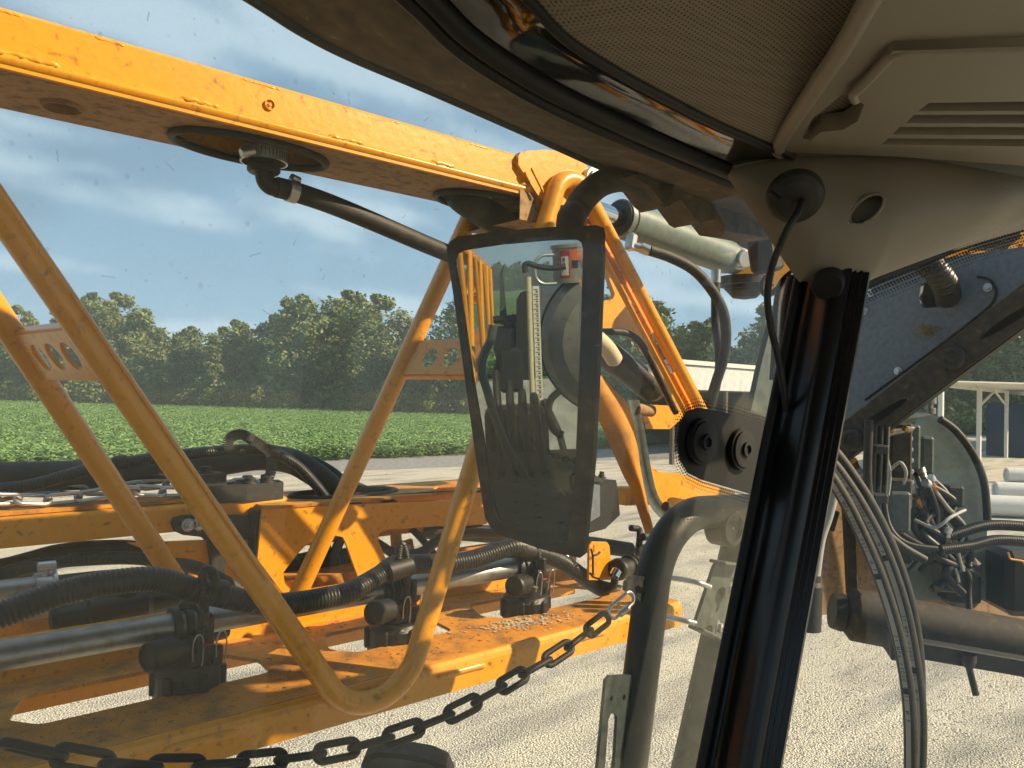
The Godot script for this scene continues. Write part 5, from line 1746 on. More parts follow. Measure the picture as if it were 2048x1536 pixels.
# ---------------------------------------------------------------- boom root, lift cylinder and machine front
func build_front() -> void:
	var s: SurfaceTool
	# lift cylinder
	var t := thing("lift_cylinder", "pale grey green hydraulic cylinder with a chrome rod under the roof", "cylinder", Vector3(1.4336, 3.3165, -1.1125))
	var a := Vector3(1.1979, 3.3695, -1.0758)
	var b := Vector3(1.6769, 3.3426, -1.1022)
	var ax := (b - a).normalized()
	var l := a.distance_to(b)
	s = surf()
	lathe(s, a, ax, [[0, 0.030], [0, 0.040], [0.012, 0.0405], [0.013, 0.0385], [0.018, 0.0385], [0.019, 0.041], [l - 0.06, 0.041], [l - 0.05, 0.038], [l - 0.02, 0.036], [l - 0.005, 0.028], [l, 0]], 32)
	var cyl := part(t, "barrel", s, "cylinder_paint")
	s = surf()
	lathe(s, a - ax * 0.004, ax, [[0.004, 0.018], [0, 0.024], [0, 0.036], [0.006, 0.0385], [0.010, 0.0385]], 32)
	part(cyl, "gland", s, "grey_steel")
	s = surf()
	drum(s, a - ax * 0.14, a + ax * 0.02, 0.0185, 0.002, 24)
	part(t, "rod", s, "chrome")
	s = surf()
	var pn := Vector3(1.6233, 3.3364, -1.0559)
	var toward := (Vector3(0, 3, 0) - pn).normalized().lerp(Vector3(0.3, -0.1, 0.95), 0.5).normalized()
	lathe(s, pn - toward * 0.03, toward, [[0, 0.027], [0.022, 0.027], [0.024, 0.025], [0.024, 0.0225], [0.040, 0.0215], [0.042, 0.019], [0.042, 0]], 28)
	part(t, "pivot_pin", s, "zinc")
	s = surf()
	rbox(s, Vector3(1.2029, 3.3161, -1.0462), Vector3(0.010, 0.018, 0.010), Basis(Vector3.BACK, -0.2))
	drum(s, Vector3(1.2046, 3.3079, -1.0448), Vector3(1.2204, 3.3032, -1.0315), 0.009)
	lathe(s, Vector3(1.2188, 3.3042, -1.0328), Vector3(1.233, 3.2984, -1.0208) - Vector3(1.2188, 3.3042, -1.0328), [[0, 0.0], [0, 0.012], [0.018, 0.012], [0.018, 0.0]], 6)
	drum(s, Vector3(1.5234, 3.2986, -1.0627), Vector3(1.5241, 3.2682, -1.0626), 0.011)
	part(t, "port_fitting", s, "zinc")
	s = surf()
	tube(s, spline([Vector3(1.2314, 3.3004, -1.0222), Vector3(1.2806, 3.2905, -1.0068), Vector3(1.3333, 3.2698, -0.9885), Vector3(1.3791, 3.2345, -0.9764), Vector3(1.4176, 3.1893, -0.9707), Vector3(1.4418, 3.1371, -0.9772), Vector3(1.4552, 3.0834, -0.9929), Vector3(1.4615, 3.0338, -1.0146), Vector3(1.4676, 2.9829, -1.0365), Vector3(1.4719, 2.9252, -1.06)], 8), 0.0115, 16)
	single("cylinder_hose", s, "rubber", "outer black hose looping from the lift cylinder down before the shed", "hose", Vector3(1.4719, 2.9252, -1.06))
	s = surf()
	tube(s, spline([Vector3(1.524, 3.2728, -1.0626), Vector3(1.5241, 3.2284, -1.0632), Vector3(1.5264, 3.1699, -1.0623), Vector3(1.5331, 3.1115, -1.0575), Vector3(1.5342, 3.0647, -1.0573), Vector3(1.5266, 3.006, -1.0647), Vector3(1.514, 2.9354, -1.0766)], 8), 0.0105, 16)
	single("cylinder_hose", s, "rubber", "straighter black hose dropping from under the lift cylinder", "hose", Vector3(1.514, 2.9354, -1.0766))
	# grimy pivot under the cylinder's end
	t = thing("boom_pivot", "grimy orange and brown pivot casting under the cylinder's end", "pivot", Vector3(1.7081, 3.2489, -1.1034))
	s = surf()
	lathe(s, Vector3(1.7068, 3.3047, -1.1036), Vector3.DOWN, [[0, 0], [0, 0.07], [0.02, 0.07], [0.022, 0.05], [0.03, 0.05], [0.031, 0.045], [0.034, 0.045], [0.05, 0.03], [0.055, 0]], 32)
	part(t, "pivot_disc", s, "dusty_black")
	s = surf()
	flat_plate(s, [Vector3(1.7482, 3.3098, -1.1602), Vector3(1.7513, 3.3887, -1.1562), Vector3(1.7754, 3.4288, -1.1351), Vector3(1.8764, 3.392, -1.0499), Vector3(1.8994, 3.2612, -1.0324), Vector3(1.8391, 3.2728, -1.0835)], [], 0.03, Vector3(-0.6, 0, 0.7))
	part(t, "pivot_plate", s, "orange")
	s = surf()
	rbox(s, Vector3(1.6494, 3.3978, -1.0852), Vector3(0.05, 0.012, 0.03), Basis(Vector3.BACK, -0.25), 0.004)
	part(t, "pivot_lug", s, "cylinder_paint")
	s = surf()
	tube(s, spline([Vector3(1.6242, 3.2954, -0.977), Vector3(1.6095, 3.2774, -0.9899), Vector3(1.6064, 3.2563, -0.9928), Vector3(1.6156, 3.2425, -0.9852), Vector3(1.6314, 3.2546, -0.9716), Vector3(1.6469, 3.2784, -0.958)], 6), 0.007, 10)
	part(t, "cable_loop", s, "rubber")
	s = surf()
	rbox(s, Vector3(1.5202, 3.3284, -0.9337), Vector3(0.03, 0.05, 0.03), Basis(Vector3.BACK, 0.3), 0.01)
	part(t, "lamp_back", s, "dusty_black")
	# boom root frame
	t = thing("boom_root_frame", "orange root frame behind the mirror that carries the boom", "frame", V(1.5, -0.5, 1.2))
	s = surf()
	flat_plate(s, [Vector3(1.2096, 3.1187, -1.14), Vector3(1.2074, 3.2003, -1.14), Vector3(1.2548, 3.2113, -1.14), Vector3(1.2609, 3.2229, -1.14), Vector3(1.224, 3.2821, -1.14), Vector3(1.2527, 3.2857, -1.14), Vector3(1.5014, 2.9926, -1.14), Vector3(1.5216, 2.9662, -1.14), Vector3(1.4791, 2.9662, -1.14), Vector3(1.4403, 3.013, -1.14), Vector3(1.3783, 3.0922, -1.14), Vector3(1.3424, 3.1245, -1.14), Vector3(1.2912, 3.1392, -1.14), Vector3(1.247, 3.1406, -1.14)], [], 0.012, Vector3.BACK)
	var pa := part(t, "upper_plate", s, "orange")
	s = surf()
	tube(s, spline([Vector3(1.1932, 3.1341, -1.125), Vector3(1.2725, 3.1394, -1.125), Vector3(1.323, 3.125, -1.125), Vector3(1.3583, 3.0932, -1.125), Vector3(1.4213, 3.0152, -1.125), Vector3(1.4635, 2.962, -1.125)], 6), 0.0075, 8)
	part(pa, "edge_strip", s, "rubber")
	s = surf()
	coons(s, spline([Vector3(1.1616, 3.0527, -1.16), Vector3(1.2272, 2.9611, -1.16), Vector3(1.3209, 2.821, -1.16), Vector3(1.3493, 2.783, -1.16), Vector3(1.4108, 2.6636, -1.16), Vector3(1.4244, 2.6283, -1.16)], 5), spline([Vector3(1.2258, 3.0418, -1.14), Vector3(1.2684, 3.0101, -1.14), Vector3(1.3089, 2.9817, -1.14), Vector3(1.3377, 2.9211, -1.14), Vector3(1.3649, 2.8114, -1.14), Vector3(1.4169, 2.6673, -1.14)], 5), 24, 8, Vector3(-0.012, 0, 0.022))
	coons(s, spline([Vector3(1.2258, 3.0418, -1.14), Vector3(1.2684, 3.0101, -1.14), Vector3(1.3089, 2.9817, -1.14), Vector3(1.3377, 2.9211, -1.14), Vector3(1.3649, 2.8114, -1.14), Vector3(1.4169, 2.6673, -1.14)], 5), spline([Vector3(1.3118, 3.0447, -1.22), Vector3(1.3574, 3.0108, -1.22), Vector3(1.4007, 2.9805, -1.22), Vector3(1.4316, 2.9155, -1.22), Vector3(1.4607, 2.7982, -1.22), Vector3(1.5164, 2.6439, -1.22)], 5), 24, 2, Vector3.ZERO)
	part(t, "folded_arm", s, "orange_dust_and_shade")  # the browner dusty orange serves here as painted shade on the arm
	s = surf()
	coons(s, spline([Vector3(1.3218, 2.9906, -1.15), Vector3(1.3442, 2.9227, -1.15), Vector3(1.3731, 2.8191, -1.15), Vector3(1.4016, 2.7505, -1.15), Vector3(1.4616, 2.701, -1.15)], 5), spline([Vector3(1.3614, 2.991, -1.15), Vector3(1.3847, 2.9106, -1.15), Vector3(1.4104, 2.823, -1.15), Vector3(1.4376, 2.763, -1.15), Vector3(1.4894, 2.7199, -1.15)], 5), 16, 4, Vector3(0, 0, -0.012))
	coons(s, spline([Vector3(1.3614, 2.991, -1.15), Vector3(1.3847, 2.9106, -1.15), Vector3(1.4104, 2.823, -1.15), Vector3(1.4376, 2.763, -1.15), Vector3(1.4894, 2.7199, -1.15)], 5), spline([Vector3(1.4324, 2.9905, -1.21), Vector3(1.457, 2.9059, -1.21), Vector3(1.484, 2.8137, -1.21), Vector3(1.5126, 2.7506, -1.21), Vector3(1.5671, 2.7053, -1.21)], 5), 16, 2, Vector3.ZERO)
	part(t, "dark_channel", s, "green_grey_paint")
	s = surf()
	flat_plate(s, [Vector3(1.419, 2.9811, -1.2), Vector3(1.5606, 2.977, -1.2), Vector3(1.602, 2.9543, -1.2), Vector3(1.5383, 2.9197, -1.2), Vector3(1.4464, 2.9211, -1.2)], [], 0.01, Vector3.BACK)
	part(t, "cross_plate", s, "orange")
	s = surf()
	flat_plate(s, [Vector3(1.4271, 2.8403, -1.17), Vector3(1.4384, 2.8303, -1.17), Vector3(1.4647, 2.8195, -1.17), Vector3(1.546, 2.8117, -1.17), Vector3(1.7792, 2.7492, -1.17), Vector3(1.7806, 2.7001, -1.17), Vector3(1.6255, 2.7357, -1.17), Vector3(1.5122, 2.7565, -1.17), Vector3(1.493, 2.753, -1.17), Vector3(1.4935, 2.7386, -1.17), Vector3(1.5014, 2.7283, -1.17), Vector3(1.4789, 2.7157, -1.17), Vector3(1.4481, 2.7445, -1.17)], [], 0.012, Vector3.BACK)
	part(t, "lower_plate", s, "orange")
	s = surf()
	flat_plate(s, [Vector3(1.6589, 2.7256, -1.3), Vector3(1.6802, 2.7294, -1.3), Vector3(1.8061, 2.7078, -1.3), Vector3(1.873, 2.6899, -1.3), Vector3(1.8066, 2.6924, -1.3), Vector3(1.6682, 2.6981, -1.3)], [], 0.01, Vector3.BACK)
	part(t, "inner_plate", s, "orange")
	s = surf()
	bar(s, Vector3(1.6923, 2.7084, -1.5), Vector3(1.8322, 2.7015, -1.5), 0.06, 0.05)
	part(t, "rail_end", s, "orange_dust_and_shade")
	# greenish cylinder and hoses in the frame
	t = thing("fold_cylinder", "dark green grey fold cylinder with a dusty end inside the root frame", "cylinder", Vector3(1.497, 3.0036, -1.2))
	s = surf()
	var fa := Vector3(1.1915, 3.1664, -1.24)
	var fc := Vector3(1.493, 3.0084, -1.2)
	var fl := fa.distance_to(fc)
	lathe(s, fa, fc - fa, [[0, 0.034], [fl - 0.07, 0.034], [fl - 0.06, 0.036], [fl - 0.02, 0.036], [fl, 0.022], [fl + 0.004, 0]], 24)
	part(t, "barrel", s, "green_grey_paint")
	s = surf()
	tube(s, spline([Vector3(1.1334, 3.1547, -1.12), Vector3(1.218, 3.1099, -1.12), Vector3(1.2951, 3.0702, -1.12), Vector3(1.3609, 3.0344, -1.12)], 6), 0.013, 14)
	part(t, "hose", s, "rubber")
	s = surf()
	tube(s, spline([Vector3(1.152, 3.1239, -1.1), Vector3(1.1919, 3.1014, -1.1), Vector3(1.2173, 3.0773, -1.1), Vector3(1.227, 3.0671, -1.1)], 6), [0.018, 0.018, 0.018, 0.018, 0.018, 0.018, 0.018, 0.018, 0.018, 0.018, 0.018, 0.018, 0.018, 0.018, 0.016, 0.013, 0.011, 0.009, 0.006], 14)
	part(t, "sleeve", s, "tank_plastic")
	s = surf()
	drum(s, Vector3(1.3615, 2.9701, -1.16), Vector3(1.4187, 2.9656, -1.16), 0.014)
	part(t, "pin", s, "orange_grimy")
	# black box behind the mirror
	t = thing("relay_box", "black bracket box with a bolt beside the mirror's lower edge", "box", Vector3(1.2134, 2.7073, -1.12))
	s = surf()
	flat_plate(s, [Vector3(1.1075, 2.8299, -1.1), Vector3(1.1658, 2.8328, -1.1), Vector3(1.1811, 2.8237, -1.1), Vector3(1.2306, 2.8208, -1.1), Vector3(1.2375, 2.7992, -1.1), Vector3(1.2453, 2.7454, -1.1), Vector3(1.1992, 2.7201, -1.1), Vector3(1.1106, 2.7127, -1.1)], [], 0.07, Vector3.BACK)
	part(t, "box_body", s, "black_plastic")
	s = surf()
	flat_plate(s, [Vector3(1.1027, 2.8226, -1.095), Vector3(1.1759, 2.8182, -1.095), Vector3(1.1778, 2.7498, -1.095), Vector3(1.1482, 2.7401, -1.095), Vector3(1.1049, 2.7381, -1.095)], [], 0.012, Vector3.BACK)
	part(t, "front_cover", s, "shroud_plastic")
	s = surf()
	flat_plate(s, [Vector3(1.0969, 2.8495, -1.09), Vector3(1.1432, 2.8411, -1.09), Vector3(1.1794, 2.8268, -1.09), Vector3(1.1796, 2.8185, -1.09), Vector3(1.1407, 2.8249, -1.09), Vector3(1.0973, 2.8345, -1.09)], [], 0.03, Vector3.BACK)
	hexhead(s, Vector3(1.1855, 2.8276, -1.1), Vector3.UP, 0.007)
	drum(s, Vector3(1.1855, 2.8297, -1.1), Vector3(1.1867, 2.8411, -1.1), 0.005)
	part(t, "lid", s, "grey_steel")
	# orange tab with cable ties
	t = thing("tie_tab", "small orange tab with black cable ties at the lower beam's end", "tab", Vector3(1.2161, 2.6072, -1.12))
	s = surf()
	flat_plate(s, [Vector3(1.1747, 2.613, -1.12), Vector3(1.1742, 2.6862, -1.12), Vector3(1.1816, 2.6927, -1.12), Vector3(1.228, 2.6866, -1.12), Vector3(1.2361, 2.6771, -1.12), Vector3(1.2477, 2.6027, -1.12)], [[Vector3(1.1848, 2.685, -1.12), Vector3(1.1894, 2.6855, -1.12), Vector3(1.1898, 2.6697, -1.12), Vector3(1.1852, 2.6703, -1.12)]], 0.006, Vector3.BACK)
	part(t, "tab_plate", s, "orange")
	for e in [[Vector3(1.1685, 2.6802, -1.11), Vector3(1.1749, 2.6649, -1.11), Vector3(1.1899, 2.6672, -1.11), Vector3(1.1959, 2.6707, -1.11)], [Vector3(1.1749, 2.6649, -1.11), Vector3(1.176, 2.6252, -1.11)], [Vector3(1.1668, 2.6306, -1.11), Vector3(1.1761, 2.6211, -1.11), Vector3(1.1944, 2.6143, -1.11)]]:
		s = surf()
		tube(s, e, 0.0025, 6)
		part(t, "cable_tie", s, "frit")
	# shut-off actuator
	t = thing("shutoff_actuator", "ribbed black shut-off actuator with a chrome collar at the beam's end", "actuator", Vector3(1.2983, 2.5887, -1.1))
	s = surf()
	var ca := Vector3(1.2358, 2.6295, -1.1)
	var cb := Vector3(1.5052, 2.6161, -1.16)
	lathe(s, ca, cb - ca, [[0, 0], [0, 0.019], [0.004, 0.023], [0.012, 0.024], [0.013, 0.0205], [0.05, 0.0205], [0.051, 0.025], [0.058, 0.025], [0.059, 0.022], [0.066, 0.022], [0.067, 0.026], [0.074, 0.026], [0.075, 0.0225], [0.16, 0.0225], [0.16, 0]], 26)
	part(t, "actuator_body", s, "black_plastic")
	s = surf()
	lathe(s, Vector3(1.2075, 2.6246, -1.08), Vector3(1.2225, 2.6434, -1.08) - Vector3(1.2075, 2.6246, -1.08), [[0, 0.008], [0, 0.0105], [0.014, 0.0105], [0.016, 0.008]], 20)
	part(t, "collar", s, "chrome")
	s = surf()
	drum(s, Vector3(1.447, 2.6306, -1.2), Vector3(1.6184, 2.622, -1.24), 0.014)
	lathe(s, Vector3(1.5914, 2.6233, -1.235), Vector3(1.6184, 2.622, -1.24) - Vector3(1.5914, 2.6233, -1.235), [[0, 0.014], [0, 0.019], [0.008, 0.019], [0.008, 0.014]], 20)
	part(t, "metal_pipe", s, "stainless")
	s = surf()
	corrugated(s, spline([Vector3(1.2245, 2.5847, -1.12), Vector3(1.2273, 2.5969, -1.1), Vector3(1.2219, 2.6186, -1.09)], 6), 0.0085, 0.004, 0.0014, 10)
	part(t, "lead", s, "conduit")
	s = surf()
	tube(s, spline([Vector3(1.3303, 2.6443, -1.12), Vector3(1.3331, 2.6684, -1.12), Vector3(1.3477, 2.692, -1.13), Vector3(1.3524, 2.6991, -1.14), Vector3(1.3283, 2.7037, -1.14)], 6), 0.0075, 10)
	part(t, "elbow_lead", s, "rubber")
	s = surf()
	tube(s, spline([Vector3(1.397, 2.7525, -1.1), Vector3(1.4373, 2.7378, -1.1), Vector3(1.557, 2.7156, -1.12), Vector3(1.6909, 2.6937, -1.14), Vector3(1.8363, 2.6833, -1.16)], 6), 0.011, 12)
	single("root_hose", s, "rubber", "black hose running forward below the orange lower plate", "hose", Vector3(1.8363, 2.6833, -1.16))
	s = surf()
	tube(s, spline([Vector3(1.3222, 2.6904, -1.1), Vector3(1.4168, 2.6872, -1.1), Vector3(1.491, 2.6983, -1.1), Vector3(1.5979, 2.7047, -1.12)], 6), 0.0085, 12)
	single("root_hose", s, "rubber", "thinner black hose rising forward above the actuator", "hose", Vector3(1.5979, 2.7047, -1.12))
	s = surf()
	tube(s, spline([Vector3(1.7363, 2.7057, -1.35), Vector3(1.8523, 2.6738, -1.35), Vector3(1.9902, 2.6731, -1.36), Vector3(2.2409, 2.6767, -1.38)], 6), 0.0075, 12)
	single("root_pipe", s, "stainless", "thin silver line running forward behind the root hoses", "pipe", Vector3(2.2409, 2.6767, -1.38))
	build_nose()

func build_nose() -> void:
	# blue grey shroud seen through the windshield, with the beam that edges it
	var s := surf()
	var t := thing("front_shroud", "dusty blue grey plastic shroud with a dark beam along its edge", "shroud", Vector3(2.1298, 2.8659, -0.9479))
	flat_plate(s, [Vector3(2.36, 2.7027, -1.3074), Vector3(2.36, 3.2943, -1.3172), Vector3(2.36, 3.3768, -1.1506), Vector3(2.36, 3.4115, -0.915), Vector3(2.36, 3.4225, -0.5768), Vector3(2.36, 3.3646, -0.5763), Vector3(2.36, 3.287, -0.6776), Vector3(2.36, 3.1613, -0.8195), Vector3(2.36, 2.894, -1.1594)], [[Vector3(2.36, 3.3034, -0.9439), Vector3(2.36, 3.3411, -0.9389), Vector3(2.36, 3.3591, -0.9143), Vector3(2.36, 3.3466, -0.8475), Vector3(2.36, 3.3031, -0.8366), Vector3(2.36, 3.2813, -0.8467), Vector3(2.36, 3.2714, -0.8662), Vector3(2.36, 3.2734, -0.9338)]], 0.02, Vector3(-1, 0, 0))
	var sh := part(t, "shroud_panel", s, "shroud_plastic")
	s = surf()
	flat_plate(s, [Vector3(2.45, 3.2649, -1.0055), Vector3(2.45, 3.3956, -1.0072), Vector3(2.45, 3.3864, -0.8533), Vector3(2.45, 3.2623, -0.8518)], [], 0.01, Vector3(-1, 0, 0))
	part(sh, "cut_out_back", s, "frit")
	s = surf()
	tube(s, spline([Vector3(2.357, 3.3502, -0.789), Vector3(2.357, 3.3374, -0.758), Vector3(2.357, 3.3086, -0.7431), Vector3(2.357, 3.2816, -0.7476), Vector3(2.357, 3.2558, -0.7693), Vector3(2.357, 3.1838, -0.8575), Vector3(2.357, 3.1015, -0.9654), Vector3(2.357, 3.0018, -1.0967)], 6), 0.0035, 6)
	part(sh, "panel_seam", s, "frit")
	for e in [Vector3(2.358, 3.3175, -0.7642), Vector3(2.358, 3.3301, -1.085), Vector3(2.358, 3.0901, -0.9999), Vector3(2.358, 3.2762, -1.1042)]:
		s = surf()
		hexhead(s, e, Vector3(-1, 0, 0), 0.0085)
		part(sh, "bolt", s, "zinc")
	s = surf()
	var r := RandomNumberGenerator.new()
	r.seed = 9
	var c := Vector3(2.35, 3.2059, -0.9126)
	for k in 60:
		var o := c + Vector3(-r.randf() * 0.008, r.randfn() * 0.007, r.randfn() * 0.013)
		tube(s, [o, o + Vector3(r.randfn(), r.randfn() * 0.6, r.randfn()) * 0.009], 0.0011, 4, false)
	for k in 40:
		var o := Vector3(2.357, 3.1783, -0.8973) + Vector3(0, r.randfn() * 0.06, r.randfn() * 0.09)
		if o.y < 2.95 + (o.z + 0.9) * 0.4:
			continue
		tube(s, [o, o + Vector3(r.randfn(), r.randfn(), r.randfn()) * 0.006], 0.0009, 4, false)
	tag(part(sh, "chaff", s, "chaff"), "", "", "", "stuff")
	s = surf()
	var hs := [ellipse(Vector2(0.13, 0.034), 0.075, 0.012, 24, 0.08), ellipse(Vector2(0.52, 0.036), 0.075, 0.012, 24, 0.08)]
	var o0 := Vector3(2.3, 3.2723, -0.5713)
	var o1 := Vector3(2.22, 2.7904, -1.1348)
	var ex := (o1 - o0).normalized()
	var nn := Vector3(-1, 0.05, 0.1)
	nn = (nn - ex * nn.dot(ex)).normalized()
	var ey := nn.cross(ex)
	if ey.y < 0:
		ey = -ey
	var hh := 0.086
	plate(s, PackedVector2Array([Vector2(0, 0), Vector2(o0.distance_to(o1), 0), Vector2(o0.distance_to(o1), hh), Vector2(0, hh)]), hs, o0, ex, ey, 0.006)
	var bm := part(t, "edge_beam", s, "dusty_black")
	s = surf()
	plate(s, PackedVector2Array([Vector2(0, 0), Vector2(o0.distance_to(o1), 0), Vector2(o0.distance_to(o1), hh), Vector2(0, hh)]), [], o0 - nn * 0.05, ex, ey, 0.004)
	bar(s, o0 + ey * 0.0 - nn * 0.028, o1 - nn * 0.028, 0.04, 0.005, ey)
	part(bm, "beam_back", s, "frit")
	for u in [Vector3(2.25, 3.1197, -0.8117), Vector3(2.21, 2.8842, -1.0675)]:
		s = surf()
		lathe(s, u - nn * 0.03, nn, [[0, 0.032], [0.03, 0.032], [0.036, 0.026], [0.036, 0.018], [0.03, 0.016], [0.03, 0.0]], 24)
		part(bm, "plug", s, "rubber")
	# hose that leaves the shroud
	s = surf()
	corrugated(s, spline([Vector3(2.3, 3.488, -1.0035), Vector3(2.24, 3.4121, -0.9082), Vector3(2.22, 3.3613, -0.8501), Vector3(2.27, 3.3222, -0.8403), Vector3(2.42, 3.2926, -0.8844)], 8), 0.034, 0.011, 0.005, 18)
	single("air_hose", s, "conduit", "fat glossy corrugated hose entering the blue grey shroud", "hose", Vector3(2.5249, 3.3021, -0.9199))
	# orange bar above the shroud
	t = thing("front_cross_bar", "orange cross bar with round holes above the blue grey shroud", "bar", Vector3(2.8785, 3.5168, -0.957))
	s = surf()
	var q := [Vector3(2.6424, 3.4628, -1.1849), Vector3(3.2072, 3.5875, -0.7552), Vector3(3.206, 3.6394, -0.7554), Vector3(2.6411, 3.5207, -1.1851)]
	flat_plate(s, q, [[Vector3(2.8107, 3.4996, -1.0544), Vector3(2.8183, 3.5066, -1.0478), Vector3(2.8263, 3.5, -1.0411), Vector3(2.8239, 3.4897, -1.0433), Vector3(2.8149, 3.4877, -1.051)], [Vector3(2.8728, 3.5166, -1.0013), Vector3(2.8818, 3.5237, -0.9935), Vector3(2.8897, 3.517, -0.9869), Vector3(2.8874, 3.5067, -0.989), Vector3(2.877, 3.5047, -0.9979)], [Vector3(3.0217, 3.548, -0.8873), Vector3(3.0319, 3.5568, -0.8784), Vector3(3.04, 3.5484, -0.8717), Vector3(3.0377, 3.5364, -0.8739), Vector3(3.0259, 3.536, -0.8839)]], 0.03, Vector3(-0.8, 0, 0.4))
	part(t, "bar_plate", s, "orange")
	s = surf()
	flat_plate(s, [Vector3(2.6932, 3.5112, -0.9834), Vector3(2.7234, 3.5445, -0.9572), Vector3(2.8652, 3.5727, -0.8362), Vector3(2.8683, 3.5418, -0.834), Vector3(2.8322, 3.5002, -0.8654), Vector3(2.7552, 3.5063, -0.9308)], [], 0.05, Vector3(-0.8, 0, 0.4))
	part(t, "lamp_pod", s, "rubber")
	# valve bank below the beam
	t = thing("valve_bank", "crowded bank of valves, fittings and looms below the shroud beam", "valve bank", Vector3(2.3737, 2.555, -1.0081))
	s = surf()
	rbox(s, Vector3(2.3749, 2.8468, -1.0023), Vector3(0.03, 0.09, 0.03), Basis(Vector3.UP, 0.7), 0.006)
	rbox(s, Vector3(2.3491, 2.7293, -0.9999), Vector3(0.045, 0.045, 0.035), Basis(Vector3.UP, 0.7), 0.006)
	part(t, "valve_block", s, "dusty_black")
	s = surf()
	rbox(s, Vector3(2.34, 2.6789, -0.9953), Vector3(0.05, 0.06, 0.03), Basis(Vector3.UP, 0.7), 0.008)
	part(t, "control_box", s, "green_grey_paint")
	s = surf()
	rbox(s, Vector3(2.4576, 2.8596, -0.9974), Vector3(0.02, 0.07, 0.02), Basis(Vector3.UP, 0.7), 0.008)
	rbox(s, Vector3(2.5601, 2.8325, -1.0026), Vector3(0.035, 0.06, 0.02), Basis(Vector3.UP, 0.7), 0.008)
	part(t, "filter_head", s, "green_grey_paint")
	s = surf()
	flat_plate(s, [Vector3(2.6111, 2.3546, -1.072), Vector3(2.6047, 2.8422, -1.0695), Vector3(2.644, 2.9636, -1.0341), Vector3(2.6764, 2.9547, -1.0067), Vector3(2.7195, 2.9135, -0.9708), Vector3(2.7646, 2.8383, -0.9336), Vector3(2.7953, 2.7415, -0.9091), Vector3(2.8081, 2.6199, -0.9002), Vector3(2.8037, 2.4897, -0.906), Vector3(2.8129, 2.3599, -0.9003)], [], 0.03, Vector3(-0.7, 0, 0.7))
	part(t, "reflection_panel", s, "cylinder_paint")  # added pale panel standing in for sky and trees reflected in the windshield
	s = surf()
	tube(s, spline([Vector3(2.6387, 2.9459, -0.9864), Vector3(2.6786, 2.9086, -0.9531), Vector3(2.7217, 2.8361, -0.9176), Vector3(2.7506, 2.7457, -0.8945), Vector3(2.7619, 2.626, -0.8868)], 8), 0.012, 10)
	part(t, "arc_hose", s, "rubber")
	s = surf()
	lathe(s, Vector3(2.3281, 2.9053, -1.015), Vector3(2.3875, 2.9217, -0.9641) - Vector3(2.3281, 2.9053, -1.015), [[0, 0.0], [0, 0.012], [0.05, 0.012], [0.055, 0.016], [0.07, 0.014], [0.075, 0.006], [0.085, 0.0]], 16)
	tube(s, rounded([Vector3(2.3694, 2.9349, -1.0056), Vector3(2.3827, 2.9532, -0.994), Vector3(2.4417, 2.9637, -0.9436), Vector3(2.4453, 3.0057, -0.9399), Vector3(2.4446, 3.0356, -0.94)], 0.012), 0.008, 12)
	drum(s, Vector3(2.4455, 2.9938, -0.9399), Vector3(2.4448, 3.0237, -0.94), 0.015)
	drum(s, Vector3(2.4462, 2.9639, -0.9398), Vector3(2.4458, 2.9818, -0.9398), 0.013)
	part(t, "steel_fitting", s, "stainless")
	s = surf()
	lathe(s, Vector3(2.312, 2.9173, -1.0153), Vector3(2.3794, 2.9191, -0.958) - Vector3(2.312, 2.9173, -1.0153), [[0, 0], [0, 0.014], [0.02, 0.014], [0.02, 0.0]], 6)
	drum(s, Vector3(2.3341, 2.9133, -0.9703), Vector3(2.3382, 2.9281, -0.9666), 0.008)
	part(t, "brass_nut", s, "brass")
	for k in 5:
		s = surf()
		var y := 880 + k * 22
		drum(s, Vector3(2.406, 2.8872, -0.9883).lerp(Vector3(2.3905, 2.7588, -0.9774), k / 4.0), Vector3(2.392, 2.8884, -0.974).lerp(Vector3(2.3763, 2.7611, -0.9631), k / 4.0), 0.007)
		part(t, "cap_screw", s, "zinc")
	for e in [[1748, 0.0095, 0], [1758, 0.0095, 4], [1768, 0.0085, 8]]:
		s = surf()
		var dx: float = e[0] - 1748.0
		var w := [Vector3(2.2186, 2.9307, -1.0026), Vector3(2.2181, 2.8592, -1.0042), Vector3(2.2179, 2.7733, -1.0057), Vector3(2.2174, 2.7018, -1.0073), Vector3(2.2321, 2.6306, -0.996), Vector3(2.2702, 2.5887, -0.9643), Vector3(2.3359, 2.5761, -0.9086)]
		for i in w.size():
			w[i] += Vector3(0.010, 0.002, 0.010) * dx * 0.12
		corrugated(s, spline(w, 8), e[1], 0.005, 0.0018, 12)
		part(t, "loom", s, "conduit")
	s = surf()
	tube(s, spline([Vector3(2.1551, 2.946, -0.9907), Vector3(2.1549, 2.8621, -0.9922), Vector3(2.1555, 2.7921, -0.9929), Vector3(2.1624, 2.7224, -0.9881), Vector3(2.1853, 2.6531, -0.9697), Vector3(2.2292, 2.5983, -0.9333), Vector3(2.2834, 2.5578, -0.8879)], 8), 0.012, 14)
	part(t, "smooth_hose", s, "rubber")
	for e in [Vector3(2.1975, 2.8642, -0.9823), Vector3(2.1996, 2.7273, -0.9827)]:
		s = surf()
		rbox(s, e, Vector3(0.03, 0.012, 0.02), Basis(Vector3.UP, 0.7), 0.004)
		part(t, "loom_clip", s, "grey_steel")
	s = surf()
